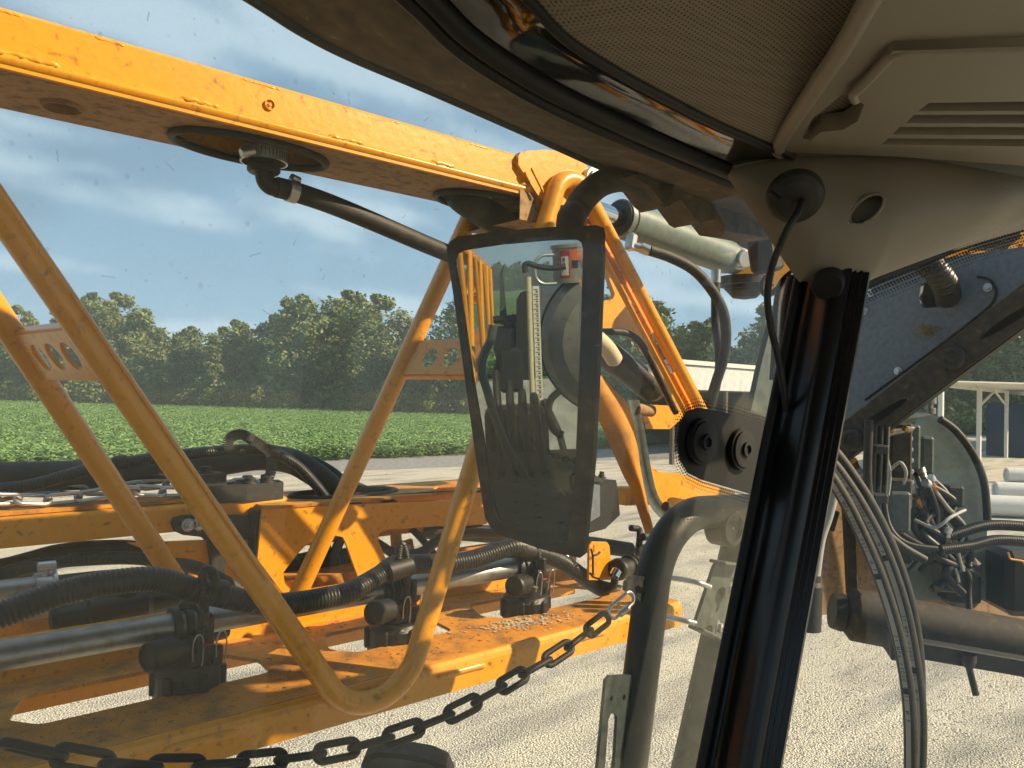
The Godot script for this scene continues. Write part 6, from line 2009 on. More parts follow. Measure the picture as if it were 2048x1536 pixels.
	for e in [[Vector3(2.2953, 2.7993, -0.992), Vector3(2.2963, 2.8233, -0.9646), Vector3(2.3101, 2.7948, -0.9532), Vector3(2.3251, 2.7564, -0.9674)], [Vector3(2.2599, 2.8729, -0.9947), Vector3(2.2686, 2.8298, -0.988), Vector3(2.2751, 2.7867, -0.9831), Vector3(2.2721, 2.7288, -0.9867)], [Vector3(2.4172, 2.6459, -0.9696), Vector3(2.4097, 2.6329, -0.9106), Vector3(2.4424, 2.663, -0.8822), Vector3(2.5304, 2.6788, -0.8729)]]:
		tube(s, spline(e, 6), 0.005, 8)
	part(t, "jumper_hose", s, "hose_print")
	# looms, lines and couplings that crowd the bank
	var rr := RandomNumberGenerator.new()
	rr.seed = 31
	var u := Vector3(2.5497, 2.7015, -0.9216) - Vector3(2.4334, 2.6984, -1.0206)
	var w2 := Vector3(2.4298, 2.8512, -1.0212) - Vector3(2.4334, 2.6984, -1.0206)
	var oo := Vector3(2.4437, 2.6971, -1.025)
	for k in 30:
		s = surf()
		var x := rr.randf_range(-0.9, 1.1)
		var path := []
		var y := rr.randf_range(0.2, 1.1) - maxf(0.0, x) * 0.9
		for i in 5:
			path.append(oo + u * (x + rr.randf_range(-0.12, 0.12) + 0.22 * i * rr.randf()) + w2 * (y - 0.42 * i) + Vector3(rr.randf_range(-0.06, 0.03), 0, 0))
		if k % 3 == 0:
			corrugated(s, spline(path, 8), rr.randf_range(0.008, 0.013), 0.005, 0.0018, 10)
		else:
			tube(s, spline(path, 6), rr.randf_range(0.005, 0.013), 10)
		part(t, "hose_line", s, ["conduit", "rubber", "black_plastic", "rubber", "stainless", "hose_print"][rr.randi() % 6])
		s = surf()
		var a0: Vector3 = path[0]
		var ad: Vector3 = (path[1] - path[0]).normalized()
		lathe(s, a0 - ad * 0.012, ad, [[0, 0], [0, 0.014], [0.016, 0.014], [0.017, 0.011], [0.03, 0.011], [0.03, 0]], 6)
		part(t, "coupling", s, ["zinc", "brass", "stainless"][k % 3])
	for k in 7:
		s = surf()
		rbox(s, oo + u * rr.randf_range(-0.8, 1.3) + w2 * rr.randf_range(-1.7, 0.1) + Vector3(0.05, 0, 0), Vector3(rr.randf_range(0.02, 0.04), rr.randf_range(0.02, 0.05), rr.randf_range(0.02, 0.04)), Basis(Vector3.UP, 0.7), 0.006)
		part(t, "small_valve", s, ["green_grey_paint", "black_plastic", "grey_steel"][k % 3])
	# rusty orange bulkhead and dark machine front
	t = thing("front_bulkhead", "brown stained orange bulkhead behind the pressure hoses", "bulkhead", Vector3(2.7013, 2.2776, -1.1278))
	s = surf()
	flat_plate(s, [Vector3(2.2786, 2.3123, -1.2898), Vector3(2.2914, 2.8066, -1.2709), Vector3(2.4623, 2.7897, -1.1915), Vector3(2.7348, 2.4984, -1.0957), Vector3(3.2565, 2.4022, -0.785), Vector3(3.2622, 2.1565, -0.7841), Vector3(2.4736, 2.3022, -1.1897)], [], 0.04, Vector3(-0.7, 0.2, 0.6))
	part(t, "bulkhead_plate", s, "orange_grimy")
	for e in [[Vector3(2.3743, 2.7804, -1.1615), Vector3(2.3978, 2.3875, -1.1478)], [Vector3(2.329, 2.6567, -1.1757), Vector3(2.3162, 2.5939, -1.1876)]]:
		s = surf()
		bar(s, e[0], e[1], 0.03, 0.03, Vector3(-0.7, 0, 0.7))
		part(t, "rib", s, "dusty_black")
	s = surf()
	rbox(s, Vector3(2.8543, 2.4423, -0.8637), Vector3(0.14, 0.10, 0.06), Basis(Vector3.UP, 0.75), 0.02)
	rbox(s, Vector3(2.7399, 2.4342, -0.9874), Vector3(0.12, 0.08, 0.05), Basis(Vector3.UP, 0.75), 0.02)
	part(t, "engine_cover", s, "black_plastic")
	for e in [[[Vector3(2.4602, 2.5463, -1.0003), Vector3(2.5179, 2.5707, -0.9509), Vector3(2.5753, 2.6028, -0.9015), Vector3(2.6562, 2.6279, -0.8323), Vector3(2.8079, 2.6166, -0.7035)], "upper corrugated loom crossing the dark machine front"], [[Vector3(2.4762, 2.5577, -0.9209), Vector3(2.5442, 2.5715, -0.8628), Vector3(2.6122, 2.5912, -0.8047), Vector3(2.7492, 2.5799, -0.6884)], "lower corrugated loom crossing the dark machine front"]]:
		s = surf()
		var w: Array = spline(e[0], 8)
		corrugated(s, w, 0.016, 0.007, 0.0025, 14)
		single("front_loom", s, "conduit", e[1], "conduit", w[0], "front looms")
	s = surf()
	tube(s, rounded([Vector3(2.574, 2.564, -0.7719), Vector3(2.5789, 2.5451, -0.7681), Vector3(2.608, 2.5401, -0.7434), Vector3(2.6246, 2.4995, -0.73)], 0.01), 0.003, 8)
	single("wire_hook", s, "orange", "thin bent orange wire hook before the dark machine front", "hook", Vector3(2.6246, 2.4995, -0.73))
	# long black roll and its carrier
	t = thing("front_roll", "long dusty black roll on a beam across the machine's nose", "roll", Vector3(2.3983, 2.2343, -0.8611))
	s = surf()
	var ra := Vector3(2.2094, 2.3788, -1.085)
	var rb := Vector3(2.6412, 2.2903, -0.588)
	drum(s, ra, rb, 0.075, 0.03, 36)
	part(t, "roll_body", s, "dusty_black")
	s = surf()
	lathe(s, ra + (ra - rb).normalized() * 0.03, rb - ra, [[0, 0], [0, 0.05], [0.03, 0.055]], 24)
	part(t, "roll_end", s, "rubber")
	s = surf()
	bar(s, Vector3(2.1545, 2.3407, -0.9354), Vector3(2.4625, 2.2881, -0.5693), 0.05, 0.045)
	rbox(s, Vector3(2.1629, 2.3437, -0.902), Vector3(0.04, 0.035, 0.03), Basis(Vector3.UP, 0.6), 0.004)
	part(t, "carrier_beam", s, "rubber")
	s = surf()
	lathe(s, Vector3(2.2502, 2.3367, -0.7622), Vector3.DOWN, [[0, 0.018], [0.02, 0.018], [0.035, 0.012], [0.045, 0.0]], 12)
	tube(s, [Vector3(2.251, 2.3011, -0.7621), Vector3(2.2556, 2.2327, -0.7461)], 0.009, 8)
	part(t, "hook", s, "rubber")
	# stub hose right behind the pillar
	s = surf()
	lathe(s, Vector3(1.8047, 2.7519, -0.9637), Vector3(1.8019, 2.428, -0.9713) - Vector3(1.8047, 2.7519, -0.9637), [[0, 0.025], [0.2, 0.025], [0.21, 0.03], [0.32, 0.031], [0.325, 0.0]], 20)
	single("drop_hose", s, "rubber", "thick black hose end hanging beside the pillar's foot", "hose", Vector3(1.8019, 2.428, -0.9713))
	s = surf()
	tube(s, spline([Vector3(1.6895, 2.8291, -0.8635), Vector3(1.6956, 2.7894, -0.8589), Vector3(1.6881, 2.738, -0.8661), Vector3(1.6756, 2.6808, -0.8777), Vector3(1.6688, 2.6009, -0.8848)], 6), 0.012, 12)
	single("clear_hose", s, "hose_print", "pale hose curving down close beside the pillar", "hose", Vector3(1.6688, 2.6009, -0.8848))
	# three printed pressure hoses in front of the windshield
	var lines := [[[Vector3(1.439, 2.863, -0.7477), Vector3(1.4544, 2.8391, -0.735), Vector3(1.4841, 2.7745, -0.7107), Vector3(1.5206, 2.6749, -0.6813), Vector3(1.5482, 2.5781, -0.6595), Vector3(1.5667, 2.4859, -0.6453), Vector3(1.5778, 2.3886, -0.6373), Vector3(1.5823, 2.2619, -0.6356)], "outermost pressure hose with a bright printed band hanging before the windshield", true], [[Vector3(1.4702, 2.8852, -0.7602), Vector3(1.4906, 2.8559, -0.7433), Vector3(1.5255, 2.7902, -0.7147), Vector3(1.564, 2.6986, -0.6835), Vector3(1.5937, 2.5949, -0.6599), Vector3(1.6129, 2.486, -0.6453), Vector3(1.6246, 2.3768, -0.6372), Vector3(1.6261, 2.2475, -0.638)], "middle pressure hose with a dull printed band hanging before the windshield", true], [[Vector3(1.5015, 2.9084, -0.7726), Vector3(1.5304, 2.8635, -0.7487), Vector3(1.5708, 2.7865, -0.7156), Vector3(1.607, 2.6931, -0.6863), Vector3(1.6341, 2.5923, -0.6649), Vector3(1.6487, 2.4963, -0.6541), Vector3(1.6542, 2.395, -0.6511), Vector3(1.6564, 2.2327, -0.6518)], "braided pressure hose behind the two printed hoses", false]]
	for e in lines:
		var w: Array = spline(e[0], 10)
		t = thing("pressure_hose", e[1], "hose", w[w.size() - 1], "pressure hoses before the windshield")
		s = surf()
		tube(s, w, 0.0128, 18)
		part(t, "hose_tube", s, "rubber")
		if e[2]:
			hose_lettering(t, w)

func hose_lettering(t: Node3D, w: Array) -> void:
	# pale printed strips with dark characters that follow the hose
	var q := resample(w, 0.004)
	var s := surf()
	var ink := surf()
	var font := SystemFont.new()
	font.font_names = PackedStringArray(["Droid Sans"])
	var text := "21 MPa (3000 PSI)  W.P.  "
	var n := q.size()
	var k := 4
	var cut := 0
	for i in range(2, n - 3):
		var p: Vector3 = q[i]
		var x: Vector3 = (q[i + 1] - q[i - 1]).normalized()
		var z := (Vector3(0, 3, 0) - p).normalized()
		z = (z - x * z.dot(x)).normalized()
		z = (z + x.cross(z) * 0.35).normalized()
		var y := z.cross(x)
		cut += 1
		if cut % 58 > 54:
			continue
		var p2: Vector3 = q[i + 1]
		var r := 0.01295
		for j in 3:
			var a0 := -0.36 + 0.24 * j
			var a1 := a0 + 0.24
			quad(s, p + (z * cos(a0) + y * sin(a0)) * r, p2 + (z * cos(a0) + y * sin(a0)) * r, p2 + (z * cos(a1) + y * sin(a1)) * r, p + (z * cos(a1) + y * sin(a1)) * r)
	part(t, "print_band", s, "hose_print")
	var words := surf()
	var at := 12
	while at < n - 8:
		var ch := 0
		for i in text.length():
			if at >= n - 4:
				break
			if text[i] != " ":
				var tm := TextMesh.new()
				tm.text = text[i]
				tm.font = font
				tm.font_size = 16
				tm.pixel_size = 0.00055
				tm.depth = 0.0003
				var p: Vector3 = q[at]
				var x: Vector3 = (q[at + 1] - q[at - 1]).normalized()
				var z := (Vector3(0, 3, 0) - p).normalized()
				z = (z - x * z.dot(x)).normalized()
				z = (z + x.cross(z) * 0.35).normalized()
				var am := ArrayMesh.new()
				am.add_surface_from_arrays(Mesh.PRIMITIVE_TRIANGLES, tm.get_mesh_arrays())
				words.append_from(am, 0, Transform3D(Basis(x, z.cross(x), z), p + z * 0.0131))
			at += 2
		at += 26
	var o := MeshInstance3D.new()
	o.name = "lettering"
	o.mesh = words.commit()
	o.material_override = M["ink"]
	t.add_child(o, true)
	o.global_transform = Transform3D.IDENTITY

# ---------------------------------------------------------------- things fixed to the outside of the cab
func build_side() -> void:
	var n := Vector3(-0.9049, -0.0766, 0.4187)
	# door mirror
	var t := thing("door_mirror", "tall dusty black door mirror reflecting boom and tank", "mirror", Vector3(0.6904, 2.7864, -0.7557))
	var outer := [Vector3(0.5884, 3.1879, -0.8311), Vector3(0.5897, 3.198, -0.8264), Vector3(0.5943, 3.2044, -0.8152), Vector3(0.6201, 3.2072, -0.759), Vector3(0.649, 3.2073, -0.6965), Vector3(0.6743, 3.2054, -0.6423), Vector3(0.6771, 3.2032, -0.6367), Vector3(0.6784, 3.1953, -0.6352), Vector3(0.6854, 3.0551, -0.6457), Vector3(0.6925, 2.9014, -0.6585), Vector3(0.6949, 2.8004, -0.6719), Vector3(0.6929, 2.796, -0.6768), Vector3(0.6722, 2.801, -0.7208), Vector3(0.6489, 2.8126, -0.769), Vector3(0.6399, 2.8199, -0.7871), Vector3(0.6346, 2.835, -0.7958), Vector3(0.6242, 2.9112, -0.8043), Vector3(0.6107, 3.0166, -0.8142), Vector3(0.5972, 3.122, -0.824)]
	var inner := [Vector3(0.5934, 3.1743, -0.8228), Vector3(0.5947, 3.1832, -0.8183), Vector3(0.5989, 3.1871, -0.8086), Vector3(0.6212, 3.1908, -0.7597), Vector3(0.6472, 3.1919, -0.7032), Vector3(0.664, 3.1905, -0.6673), Vector3(0.6675, 3.1864, -0.6604), Vector3(0.6691, 3.1778, -0.6584), Vector3(0.6757, 3.0552, -0.6667), Vector3(0.6832, 2.9, -0.6788), Vector3(0.6847, 2.8185, -0.6905), Vector3(0.6822, 2.8133, -0.6968), Vector3(0.666, 2.8153, -0.7315), Vector3(0.6474, 2.827, -0.7696), Vector3(0.6427, 2.834, -0.7785), Vector3(0.6394, 2.8467, -0.7832), Vector3(0.6283, 2.9251, -0.7929), Vector3(0.6151, 3.0167, -0.8047), Vector3(0.601, 3.1217, -0.8159)]
	var s := surf()
	flat_plate(s, outer, [inner], 0.012, n)
	part(t, "bezel", s, "dusty_black")
	s = surf()
	var back := []
	var mid := Vector3.ZERO
	for p in outer:
		mid += p / outer.size()
	for i in outer.size():
		var p: Vector3 = outer[i] - n * 0.006
		var q: Vector3 = outer[(i + 1) % outer.size()] - n * 0.006
		var p2: Vector3 = (outer[i].lerp(mid, 0.10)) - n * 0.045
		var q2: Vector3 = (outer[(i + 1) % outer.size()].lerp(mid, 0.10)) - n * 0.045
		facing(s, [p, q, q2, p2], mid - n * 0.01)
		facing(s, [p2, q2, mid - n * 0.06], mid)
	part(t, "housing", s, "dusty_black")
	s = surf()
	flat_plate(s, inner.map(func(p): return p.lerp(mid, -0.02) - n * 0.004), [], 0.003, n)
	var mg := part(t, "mirror_glass", s, "mirror_glass")
	s = surf()
	for i in range(1, inner.size() - 1):
		var f := func(p: Vector3) -> Vector3: return p.lerp(mid, -0.01) - n * 0.0032
		tri(s, f.call(inner[0]), f.call(inner[i]), f.call(inner[i + 1]))
	part(mg, "dust_film", s, "mirror_dust")
	s = surf()
	var arm := spline([mid - n * 0.05 + Vector3(0, 0.02, 0), Vector3(0.7114, 3.1503, -0.7154), Vector3(0.697, 3.2195, -0.7101), Vector3(0.7353, 3.2471, -0.74), Vector3(0.7559, 3.2734, -0.74), Vector3(0.7884, 3.2976, -0.74), Vector3(0.8297, 3.3103, -0.735), Vector3(0.8672, 3.3001, -0.72), Vector3(0.888, 3.2901, -0.7)], 8)
	tube(s, arm, 0.0185, 16)
	part(t, "arm", s, "dusty_black")
	# lower wide-angle mirror, only its top edge in view
	t = thing("lower_mirror", "top edge of a small black framed mirror at the picture's bottom", "mirror", Vector3(0.4401, 2.5541, -0.6832))
	var o2 := [Vector3(0.4078, 2.6105, -0.7097), Vector3(0.4108, 2.6199, -0.7071), Vector3(0.4194, 2.6243, -0.6997), Vector3(0.4384, 2.6233, -0.6835), Vector3(0.4623, 2.6182, -0.6633), Vector3(0.4752, 2.6112, -0.6524), Vector3(0.4807, 2.5968, -0.648), Vector3(0.4797, 2.5551, -0.6495), Vector3(0.4084, 2.5533, -0.7102)]
	var i2 := [Vector3(0.4142, 2.6096, -0.7043), Vector3(0.4164, 2.6159, -0.7023), Vector3(0.4219, 2.6187, -0.6976), Vector3(0.4386, 2.6175, -0.6835), Vector3(0.4609, 2.6129, -0.6646), Vector3(0.4705, 2.6069, -0.6565), Vector3(0.4739, 2.5966, -0.6537), Vector3(0.4732, 2.5622, -0.655), Vector3(0.4145, 2.5607, -0.7048)]
	var c2 := Vector3.ZERO
	for p in o2:
		c2 += p / o2.size()
	var n2 := (Vector3(0, 3, 0) - c2).normalized()
	s = surf()
	flat_plate(s, o2, [i2], 0.03, n2)
	part(t, "bezel", s, "rubber")
	s = surf()
	flat_plate(s, i2.map(func(p): return p - n2 * 0.004), [], 0.003, n2)
	part(t, "mirror_glass", s, "green_grey_paint")
	# hand rail by the door
	t = thing("hand_rail", "thick grey bent hand rail tube outside the cab pillar", "rail", Vector3(0.7676, 2.4522, -0.66))
	s = surf()
	tube(s, rounded([Vector3(0.7551, 2.4183, -0.66), Vector3(0.7736, 2.5172, -0.66), Vector3(0.83, 2.84, -0.66), Vector3(1.0582, 2.8294, -0.66)], 0.105, 16), 0.0235, 22)
	part(t, "rail_tube", s, "dark_grey_paint")
	s = surf()
	var bp := Vector3(0.9696, 2.8118, -0.64)
	lathe(s, bp + Vector3(0, 0, -0.03), Vector3.BACK, [[0, 0.028], [0.03, 0.028], [0.034, 0.024], [0.034, 0.019], [0.028, 0.017], [0.028, 0.0]], 28)
	part(t, "mount_boss", s, "dark_grey_paint")
	s = surf()
	flat_plate(s, [Vector3(0.705, 2.5003, -0.655), Vector3(0.721, 2.643, -0.655), Vector3(0.7283, 2.6476, -0.655), Vector3(0.7684, 2.64, -0.655), Vector3(0.7863, 2.6347, -0.655), Vector3(0.7795, 2.5922, -0.655), Vector3(0.7727, 2.6248, -0.655), Vector3(0.7688, 2.6245, -0.655), Vector3(0.7553, 2.484, -0.655)], [[Vector3(0.7194, 2.5018, -0.655), Vector3(0.727, 2.5929, -0.655), Vector3(0.7315, 2.5993, -0.655), Vector3(0.7389, 2.5986, -0.655), Vector3(0.7438, 2.5923, -0.655), Vector3(0.738, 2.4959, -0.655)], [Vector3(0.7291, 2.6186, -0.655), Vector3(0.7327, 2.6228, -0.655), Vector3(0.7347, 2.6185, -0.655), Vector3(0.731, 2.6144, -0.655)], [Vector3(0.7517, 2.6144, -0.655), Vector3(0.7555, 2.6186, -0.655), Vector3(0.7594, 2.6145, -0.655), Vector3(0.7557, 2.6097, -0.655)]], 0.005, Vector3.BACK)
	part(t, "slotted_bracket", s, "green_grey_paint")
	s = surf()
	flat_plate(s, [Vector3(0.7576, 2.7496, -0.655), Vector3(0.7593, 2.7609, -0.655), Vector3(0.7728, 2.7661, -0.655), Vector3(0.803, 2.7619, -0.655), Vector3(0.8346, 2.7542, -0.655), Vector3(0.825, 2.7195, -0.655), Vector3(0.7938, 2.7259, -0.655)], [[Vector3(0.7712, 2.7515, -0.655), Vector3(0.779, 2.7542, -0.655), Vector3(0.7872, 2.7491, -0.655), Vector3(0.7853, 2.7429, -0.655), Vector3(0.7754, 2.7431, -0.655)]], 0.008, Vector3.BACK)
	part(t, "chain_lug", s, "grey_steel")
	# black plastic safety chain
	t = thing("safety_chain", "black plastic chain swagged from the hand rail across the boom", "chain", Vector3(0.261, 2.6804, -0.64))
	var p := spline([Vector3(0.7134, 2.724, -0.65), Vector3(0.6629, 2.7101, -0.645), Vector3(0.6222, 2.6971, -0.645), Vector3(0.5687, 2.6859, -0.645), Vector3(0.5221, 2.6785, -0.64), Vector3(0.4698, 2.6695, -0.64), Vector3(0.4215, 2.6666, -0.64), Vector3(0.3769, 2.6663, -0.64), Vector3(0.3255, 2.6711, -0.64), Vector3(0.2786, 2.6786, -0.64), Vector3(0.2355, 2.6875, -0.64), Vector3(0.1959, 2.6973, -0.64), Vector3(0.1557, 2.7115, -0.64), Vector3(0.1186, 2.729, -0.64), Vector3(0.0874, 2.746, -0.64), Vector3(0.0583, 2.764, -0.64)], 8)
	chain_run(t, p, 0.0500, 0.0205, 0.0070, "chain_black", Vector3(-0.64, 0.30, 0.70).normalized(), Vector3(0.05, 0.57, 0.82))
	t = thing("quick_link", "oval steel quick link joining the black chain to the rail", "link", Vector3(0.739, 2.7359, -0.65))
	var m := chain_link(0.052, 0.021, 0.0046)
	var qa := Vector3(0.7081, 2.7212, -0.65)
	var qb := Vector3(0.7753, 2.7493, -0.65)
	var x := (qb - qa).normalized()
	var y := (Vector3(0.2, 0.3, 1) - x * Vector3(0.2, 0.3, 1).dot(x)).normalized()
	put(t, "ring", m, "zinc", Transform3D(Basis(x, y, x.cross(y)), (qa + qb) / 2.0))
	s = surf()
	var mid2 := qa.lerp(qb, 0.5) + x.cross(y) * 0.0082
	lathe(s, mid2 - x * 0.009, x, [[0, 0.0023], [0.0, 0.0042], [0.018, 0.0042], [0.018, 0.0023]], 6)
	part(t, "sleeve_nut", s, "zinc")
	# square post with a clamped plate behind the rail
	t = thing("grab_post", "grey green square post with a bolted clamp plate behind the pillar", "post", Vector3(0.9886, 2.3508, -0.72))
	s = surf()
	var pa := Vector3(1.1519, 2.7929, -0.74)
	var pb := Vector3(0.9807, 2.3294, -0.74)
	bar(s, pa, pb, 0.052, 0.052, Vector3(0.5, 0, 0.85).normalized(), 0.005)
	part(t, "post_tube", s, "green_grey_paint")
	s = surf()
	flat_plate(s, [Vector3(1.0066, 2.742, -0.695), Vector3(1.0168, 2.7484, -0.695), Vector3(1.1025, 2.7312, -0.695), Vector3(1.1064, 2.5939, -0.695), Vector3(1.031, 2.6213, -0.695), Vector3(0.9585, 2.6576, -0.695), Vector3(0.9631, 2.6672, -0.695)], [[Vector3(1.0183, 2.6959, -0.695), Vector3(1.0248, 2.7003, -0.695), Vector3(1.0302, 2.6956, -0.695), Vector3(1.0251, 2.6902, -0.695)]], 0.006, Vector3.BACK)
	part(t, "clamp_plate", s, "green_grey_paint")
	s = surf()
	bar(s, Vector3(1.0043, 2.7493, -0.69), Vector3(1.0663, 2.7368, -0.69), 0.03, 0.005)
	bar(s, Vector3(0.9541, 2.6581, -0.69), Vector3(1.0289, 2.623, -0.69), 0.03, 0.005)
	part(t, "plate_flange", s, "green_grey_paint")
	for e in [[Vector3(0.961, 2.7238, -0.7), Vector3(0.9874, 2.7138, -0.69), Vector3(1.0324, 2.7051, -0.685)], [Vector3(0.9334, 2.6712, -0.7), Vector3(0.9514, 2.666, -0.69), Vector3(0.9999, 2.6525, -0.685)]]:
		s = surf()
		tube(s, spline([e[0] + Vector3(0, -0.004, -0.06), e[0], e[1]], 6), 0.0042, 10)
		part(t, "clamp_bolt", s, "zinc")
		s = surf()
		hexhead(s, e[2], Vector3(0.35, -0.1, 0.93).normalized(), 0.0075)
		tube(s, [e[2], e[2] + Vector3(0.012, -0.004, 0.02)], 0.0036, 8)
		part(t, "clamp_nut", s, "zinc")
	# hoses that climb the outside of the pillar
	t = thing("pillar_harness", "corrugated black harness climbing the outside edge of the pillar", "conduit", Vector3(1.0233, 2.9758, -0.62))
	s = surf()
	corrugated(s, spline([Vector3(1.1093, 3.1899, -0.63), Vector3(1.0956, 3.1534, -0.63), Vector3(1.0796, 3.1056, -0.625), Vector3(1.0637, 3.0588, -0.62), Vector3(1.0564, 3.0209, -0.62)], 8), 0.0105, 0.004, 0.0014, 12)
	part(t, "conduit_tube", s, "conduit")
	s = surf()
	tube(s, spline([Vector3(1.1572, 3.2066, -0.66), Vector3(1.1228, 3.1825, -0.66), Vector3(1.1094, 3.1332, -0.66), Vector3(1.1081, 3.0775, -0.66), Vector3(1.1036, 3.0297, -0.66)], 8), 0.006, 10)
	part(t, "cable", s, "rubber")
	s = surf()
	flat_plate(s, [Vector3(1.166, 3.132, -0.7), Vector3(1.1895, 3.1339, -0.7), Vector3(1.1724, 2.9676, -0.7), Vector3(1.1061, 2.9794, -0.7), Vector3(1.1305, 3.0469, -0.7)], [], 0.01, Vector3.BACK)
	part(t, "mount_plate", s, "green_grey_paint")

# ---------------------------------------------------------------- what stands behind the cab and shows in the door mirror
func build_rear() -> void:
	var t := thing("solution_tank", "big dull steel tank with a filler neck, seen in the door mirror", "tank", Vector3(-4.2, 1.9, -0.05))
	var e := Vector3(-3.3, 2.7542, -0.5803)
	var r := 0.47
	var c := Vector3(-2.75, 2.78, e.z + r)
	var s := surf()
	lathe(s, c, Vector3.LEFT, [[0, 0], [0.01, 0.12], [0.04, 0.24], [0.10, 0.35], [0.19, 0.43], [0.30, 0.465], [0.36, r], [3.2, r], [3.4, 0.3], [3.45, 0]], 48)
	grained("tank_steel", noise_tex(71, 0.02, [0.0, 0.5, 1.0], [Color(0.46, 0.45, 0.41), Color(0.56, 0.55, 0.51), Color(0.62, 0.61, 0.57)], 5), 1.2, 0.45, 0.2)
	var tk := part(t, "tank_shell", s, "tank_steel")
	s = surf()
	lathe(s, c + Vector3(-0.36, 0, 0), Vector3.LEFT, [[0, r], [0.005, r + 0.012], [0.02, r + 0.012], [0.025, r], [0.05, r], [0.055, r + 0.012], [0.07, r + 0.012], [0.075, r]], 48)
	part(tk, "tank_band", s, "grey_steel")
	s = surf()
	var f := Vector3(-3.05, 3.2153, -0.3609)
	f.y = 3.14
	lathe(s, f, Vector3.UP, [[0, 0.13], [0.20, 0.13], [0.205, 0.14], [0.225, 0.14], [0.23, 0.10], [0.235, 0]], 32)
	var neck := part(t, "filler_neck", s, "tank_steel")
	s = surf()
	tube(s, rounded([f + Vector3(0.06, 0.17, -0.11), f + Vector3(0.08, 0.17, -0.24), f + Vector3(0.08, 0.0, -0.24), f + Vector3(0.06, 0.0, -0.11)], 0.07, 8), 0.011, 10)
	part(neck, "grab_handle", s, "zinc")
	# warning labels curved round the neck
	for d in [[-0.78, -0.28, 0.03, 0.19, "decal_red"], [-0.72, -0.34, 0.045, 0.155, "decal_white"], [-0.22, 0.35, 0.08, 0.19, "decal_orange"], [-0.2, 0.33, 0.085, 0.13, "ink"]]:
		s = surf()
		var rad := 0.1312 if d[4] in ["decal_red", "decal_orange"] else 0.1318
		for k in 6:
			var a0: float = lerpf(d[0], d[1], k / 6.0)
			var a1: float = lerpf(d[0], d[1], (k + 1) / 6.0)
			quad(s, f + Vector3(cos(a0) * rad, d[2], sin(a0) * rad), f + Vector3(cos(a1) * rad, d[2], sin(a1) * rad), f + Vector3(cos(a1) * rad, d[3], sin(a1) * rad), f + Vector3(cos(a0) * rad, d[3], sin(a0) * rad))
		part(neck, "warning_label", s, d[4])
	s = surf()
	var pa := f + Vector3(cos(-0.55), 0, sin(-0.55)) * 0.1325
	drum(s, pa + Vector3(0, 0.138, 0), pa + Vector3(0.002, 0.138, 0), 0.009)
	bar(s, pa + Vector3(0, 0.128, 0), pa + Vector3(0, 0.095, 0.006), 0.008, 0.003)
	bar(s, pa + Vector3(0, 0.1, 0.004), pa + Vector3(0, 0.06, -0.014), 0.006, 0.003)
	bar(s, pa + Vector3(0, 0.1, 0.004), pa + Vector3(0, 0.06, 0.018), 0.006, 0.003)
	part(neck, "label_figure", s, "ink")
	# sight gauge
	t = thing("sight_gauge", "white level scale with a clear tube beside the mirrored tank", "gauge", Vector3(-2.45, 2.5259, -0.6212))
	s = surf()
	var g0 := Vector3(-2.45, 3.1312, -0.6182)
	var g1 := Vector3(-2.45, 2.5259, -0.6212)
	bar(s, g0, g1, 0.004, 0.036, Vector3.BACK, 0.001)
	part(t, "scale_strip", s, "decal_white")
	s = surf()
	for k in 23:
		var p := g0.lerp(g1, 0.03 + k * 0.042) + Vector3(0.004, 0, 0)
		rbox(s, p, Vector3(0.001, 0.0014, 0.012), Basis(), 0.0003)
		rbox(s, p + Vector3(0, -0.011, 0.005), Vector3(0.001, 0.0035, 0.005), Basis(), 0.0003)
	part(t, "scale_marks", s, "ink")
	s = surf()
	tube(s, [g0 + Vector3(0.02, 0.05, -0.036), g1 + Vector3(0.02, -0.02, -0.04)], 0.014, 10)
	part(t, "sight_tube", s, "tank_plastic")
	# dark rear platform gear
	t = thing("rear_tower", "dark upright equipment frame beside the mirrored tank", "frame", Vector3(-2.9, 2.5829, -0.7147))
	s = surf()
	flat_plate(s, [Vector3(-2.9, 2.5842, -0.7443), Vector3(-2.9, 3.0544, -0.7179), Vector3(-2.9, 3.0969, -0.6927), Vector3(-2.9, 3.1093, -0.6454), Vector3(-2.9, 2.5805, -0.6615)], [], 0.12, Vector3.RIGHT)
	part(t, "control_cabinet", s, "black_plastic")
	s = surf()
	flat_plate(s, [Vector3(-3.1, 2.9032, -0.8272), Vector3(-3.1, 3.2212, -0.8124), Vector3(-3.1, 3.2799, -0.7794), Vector3(-3.1, 3.2203, -0.7912), Vector3(-3.1, 2.9011, -0.7782)], [], 0.03, Vector3.RIGHT)
	part(t, "upright_blade", s, "green_grey_paint")
	for q in [[Vector3(-3, 2.5773, -0.8651), Vector3(-3, 2.7874, -0.813), Vector3(-3, 2.9636, -0.7271)], [Vector3(-3, 2.5713, -0.7291), Vector3(-3, 2.7551, -0.7663), Vector3(-3, 2.9362, -0.7822)], [Vector3(-3, 2.9398, -0.863), Vector3(-3, 2.9458, -0.7278), Vector3(-3, 2.9305, -0.6535)], [Vector3(-3, 2.8793, -0.8509), Vector3(-3, 2.8833, -0.6705)]]:
		s = surf()
		tube(s, q, 0.022, 8)
		part(t, "brace", s, "black_plastic")
	s = surf()
	lathe(s, Vector3(-2.95, 2.7901, -0.7886), Vector3(0.3, 0, 1), [[-0.05, 0], [-0.05, 0.10], [0.05, 0.10], [0.05, 0]], 20)
	rbox(s, Vector3(-2.9, 2.645, -0.7712), Vector3(0.06, 0.13, 0.07), Basis(), 0.02)
	part(t, "pump_body", s, "black_plastic")
	s = surf()
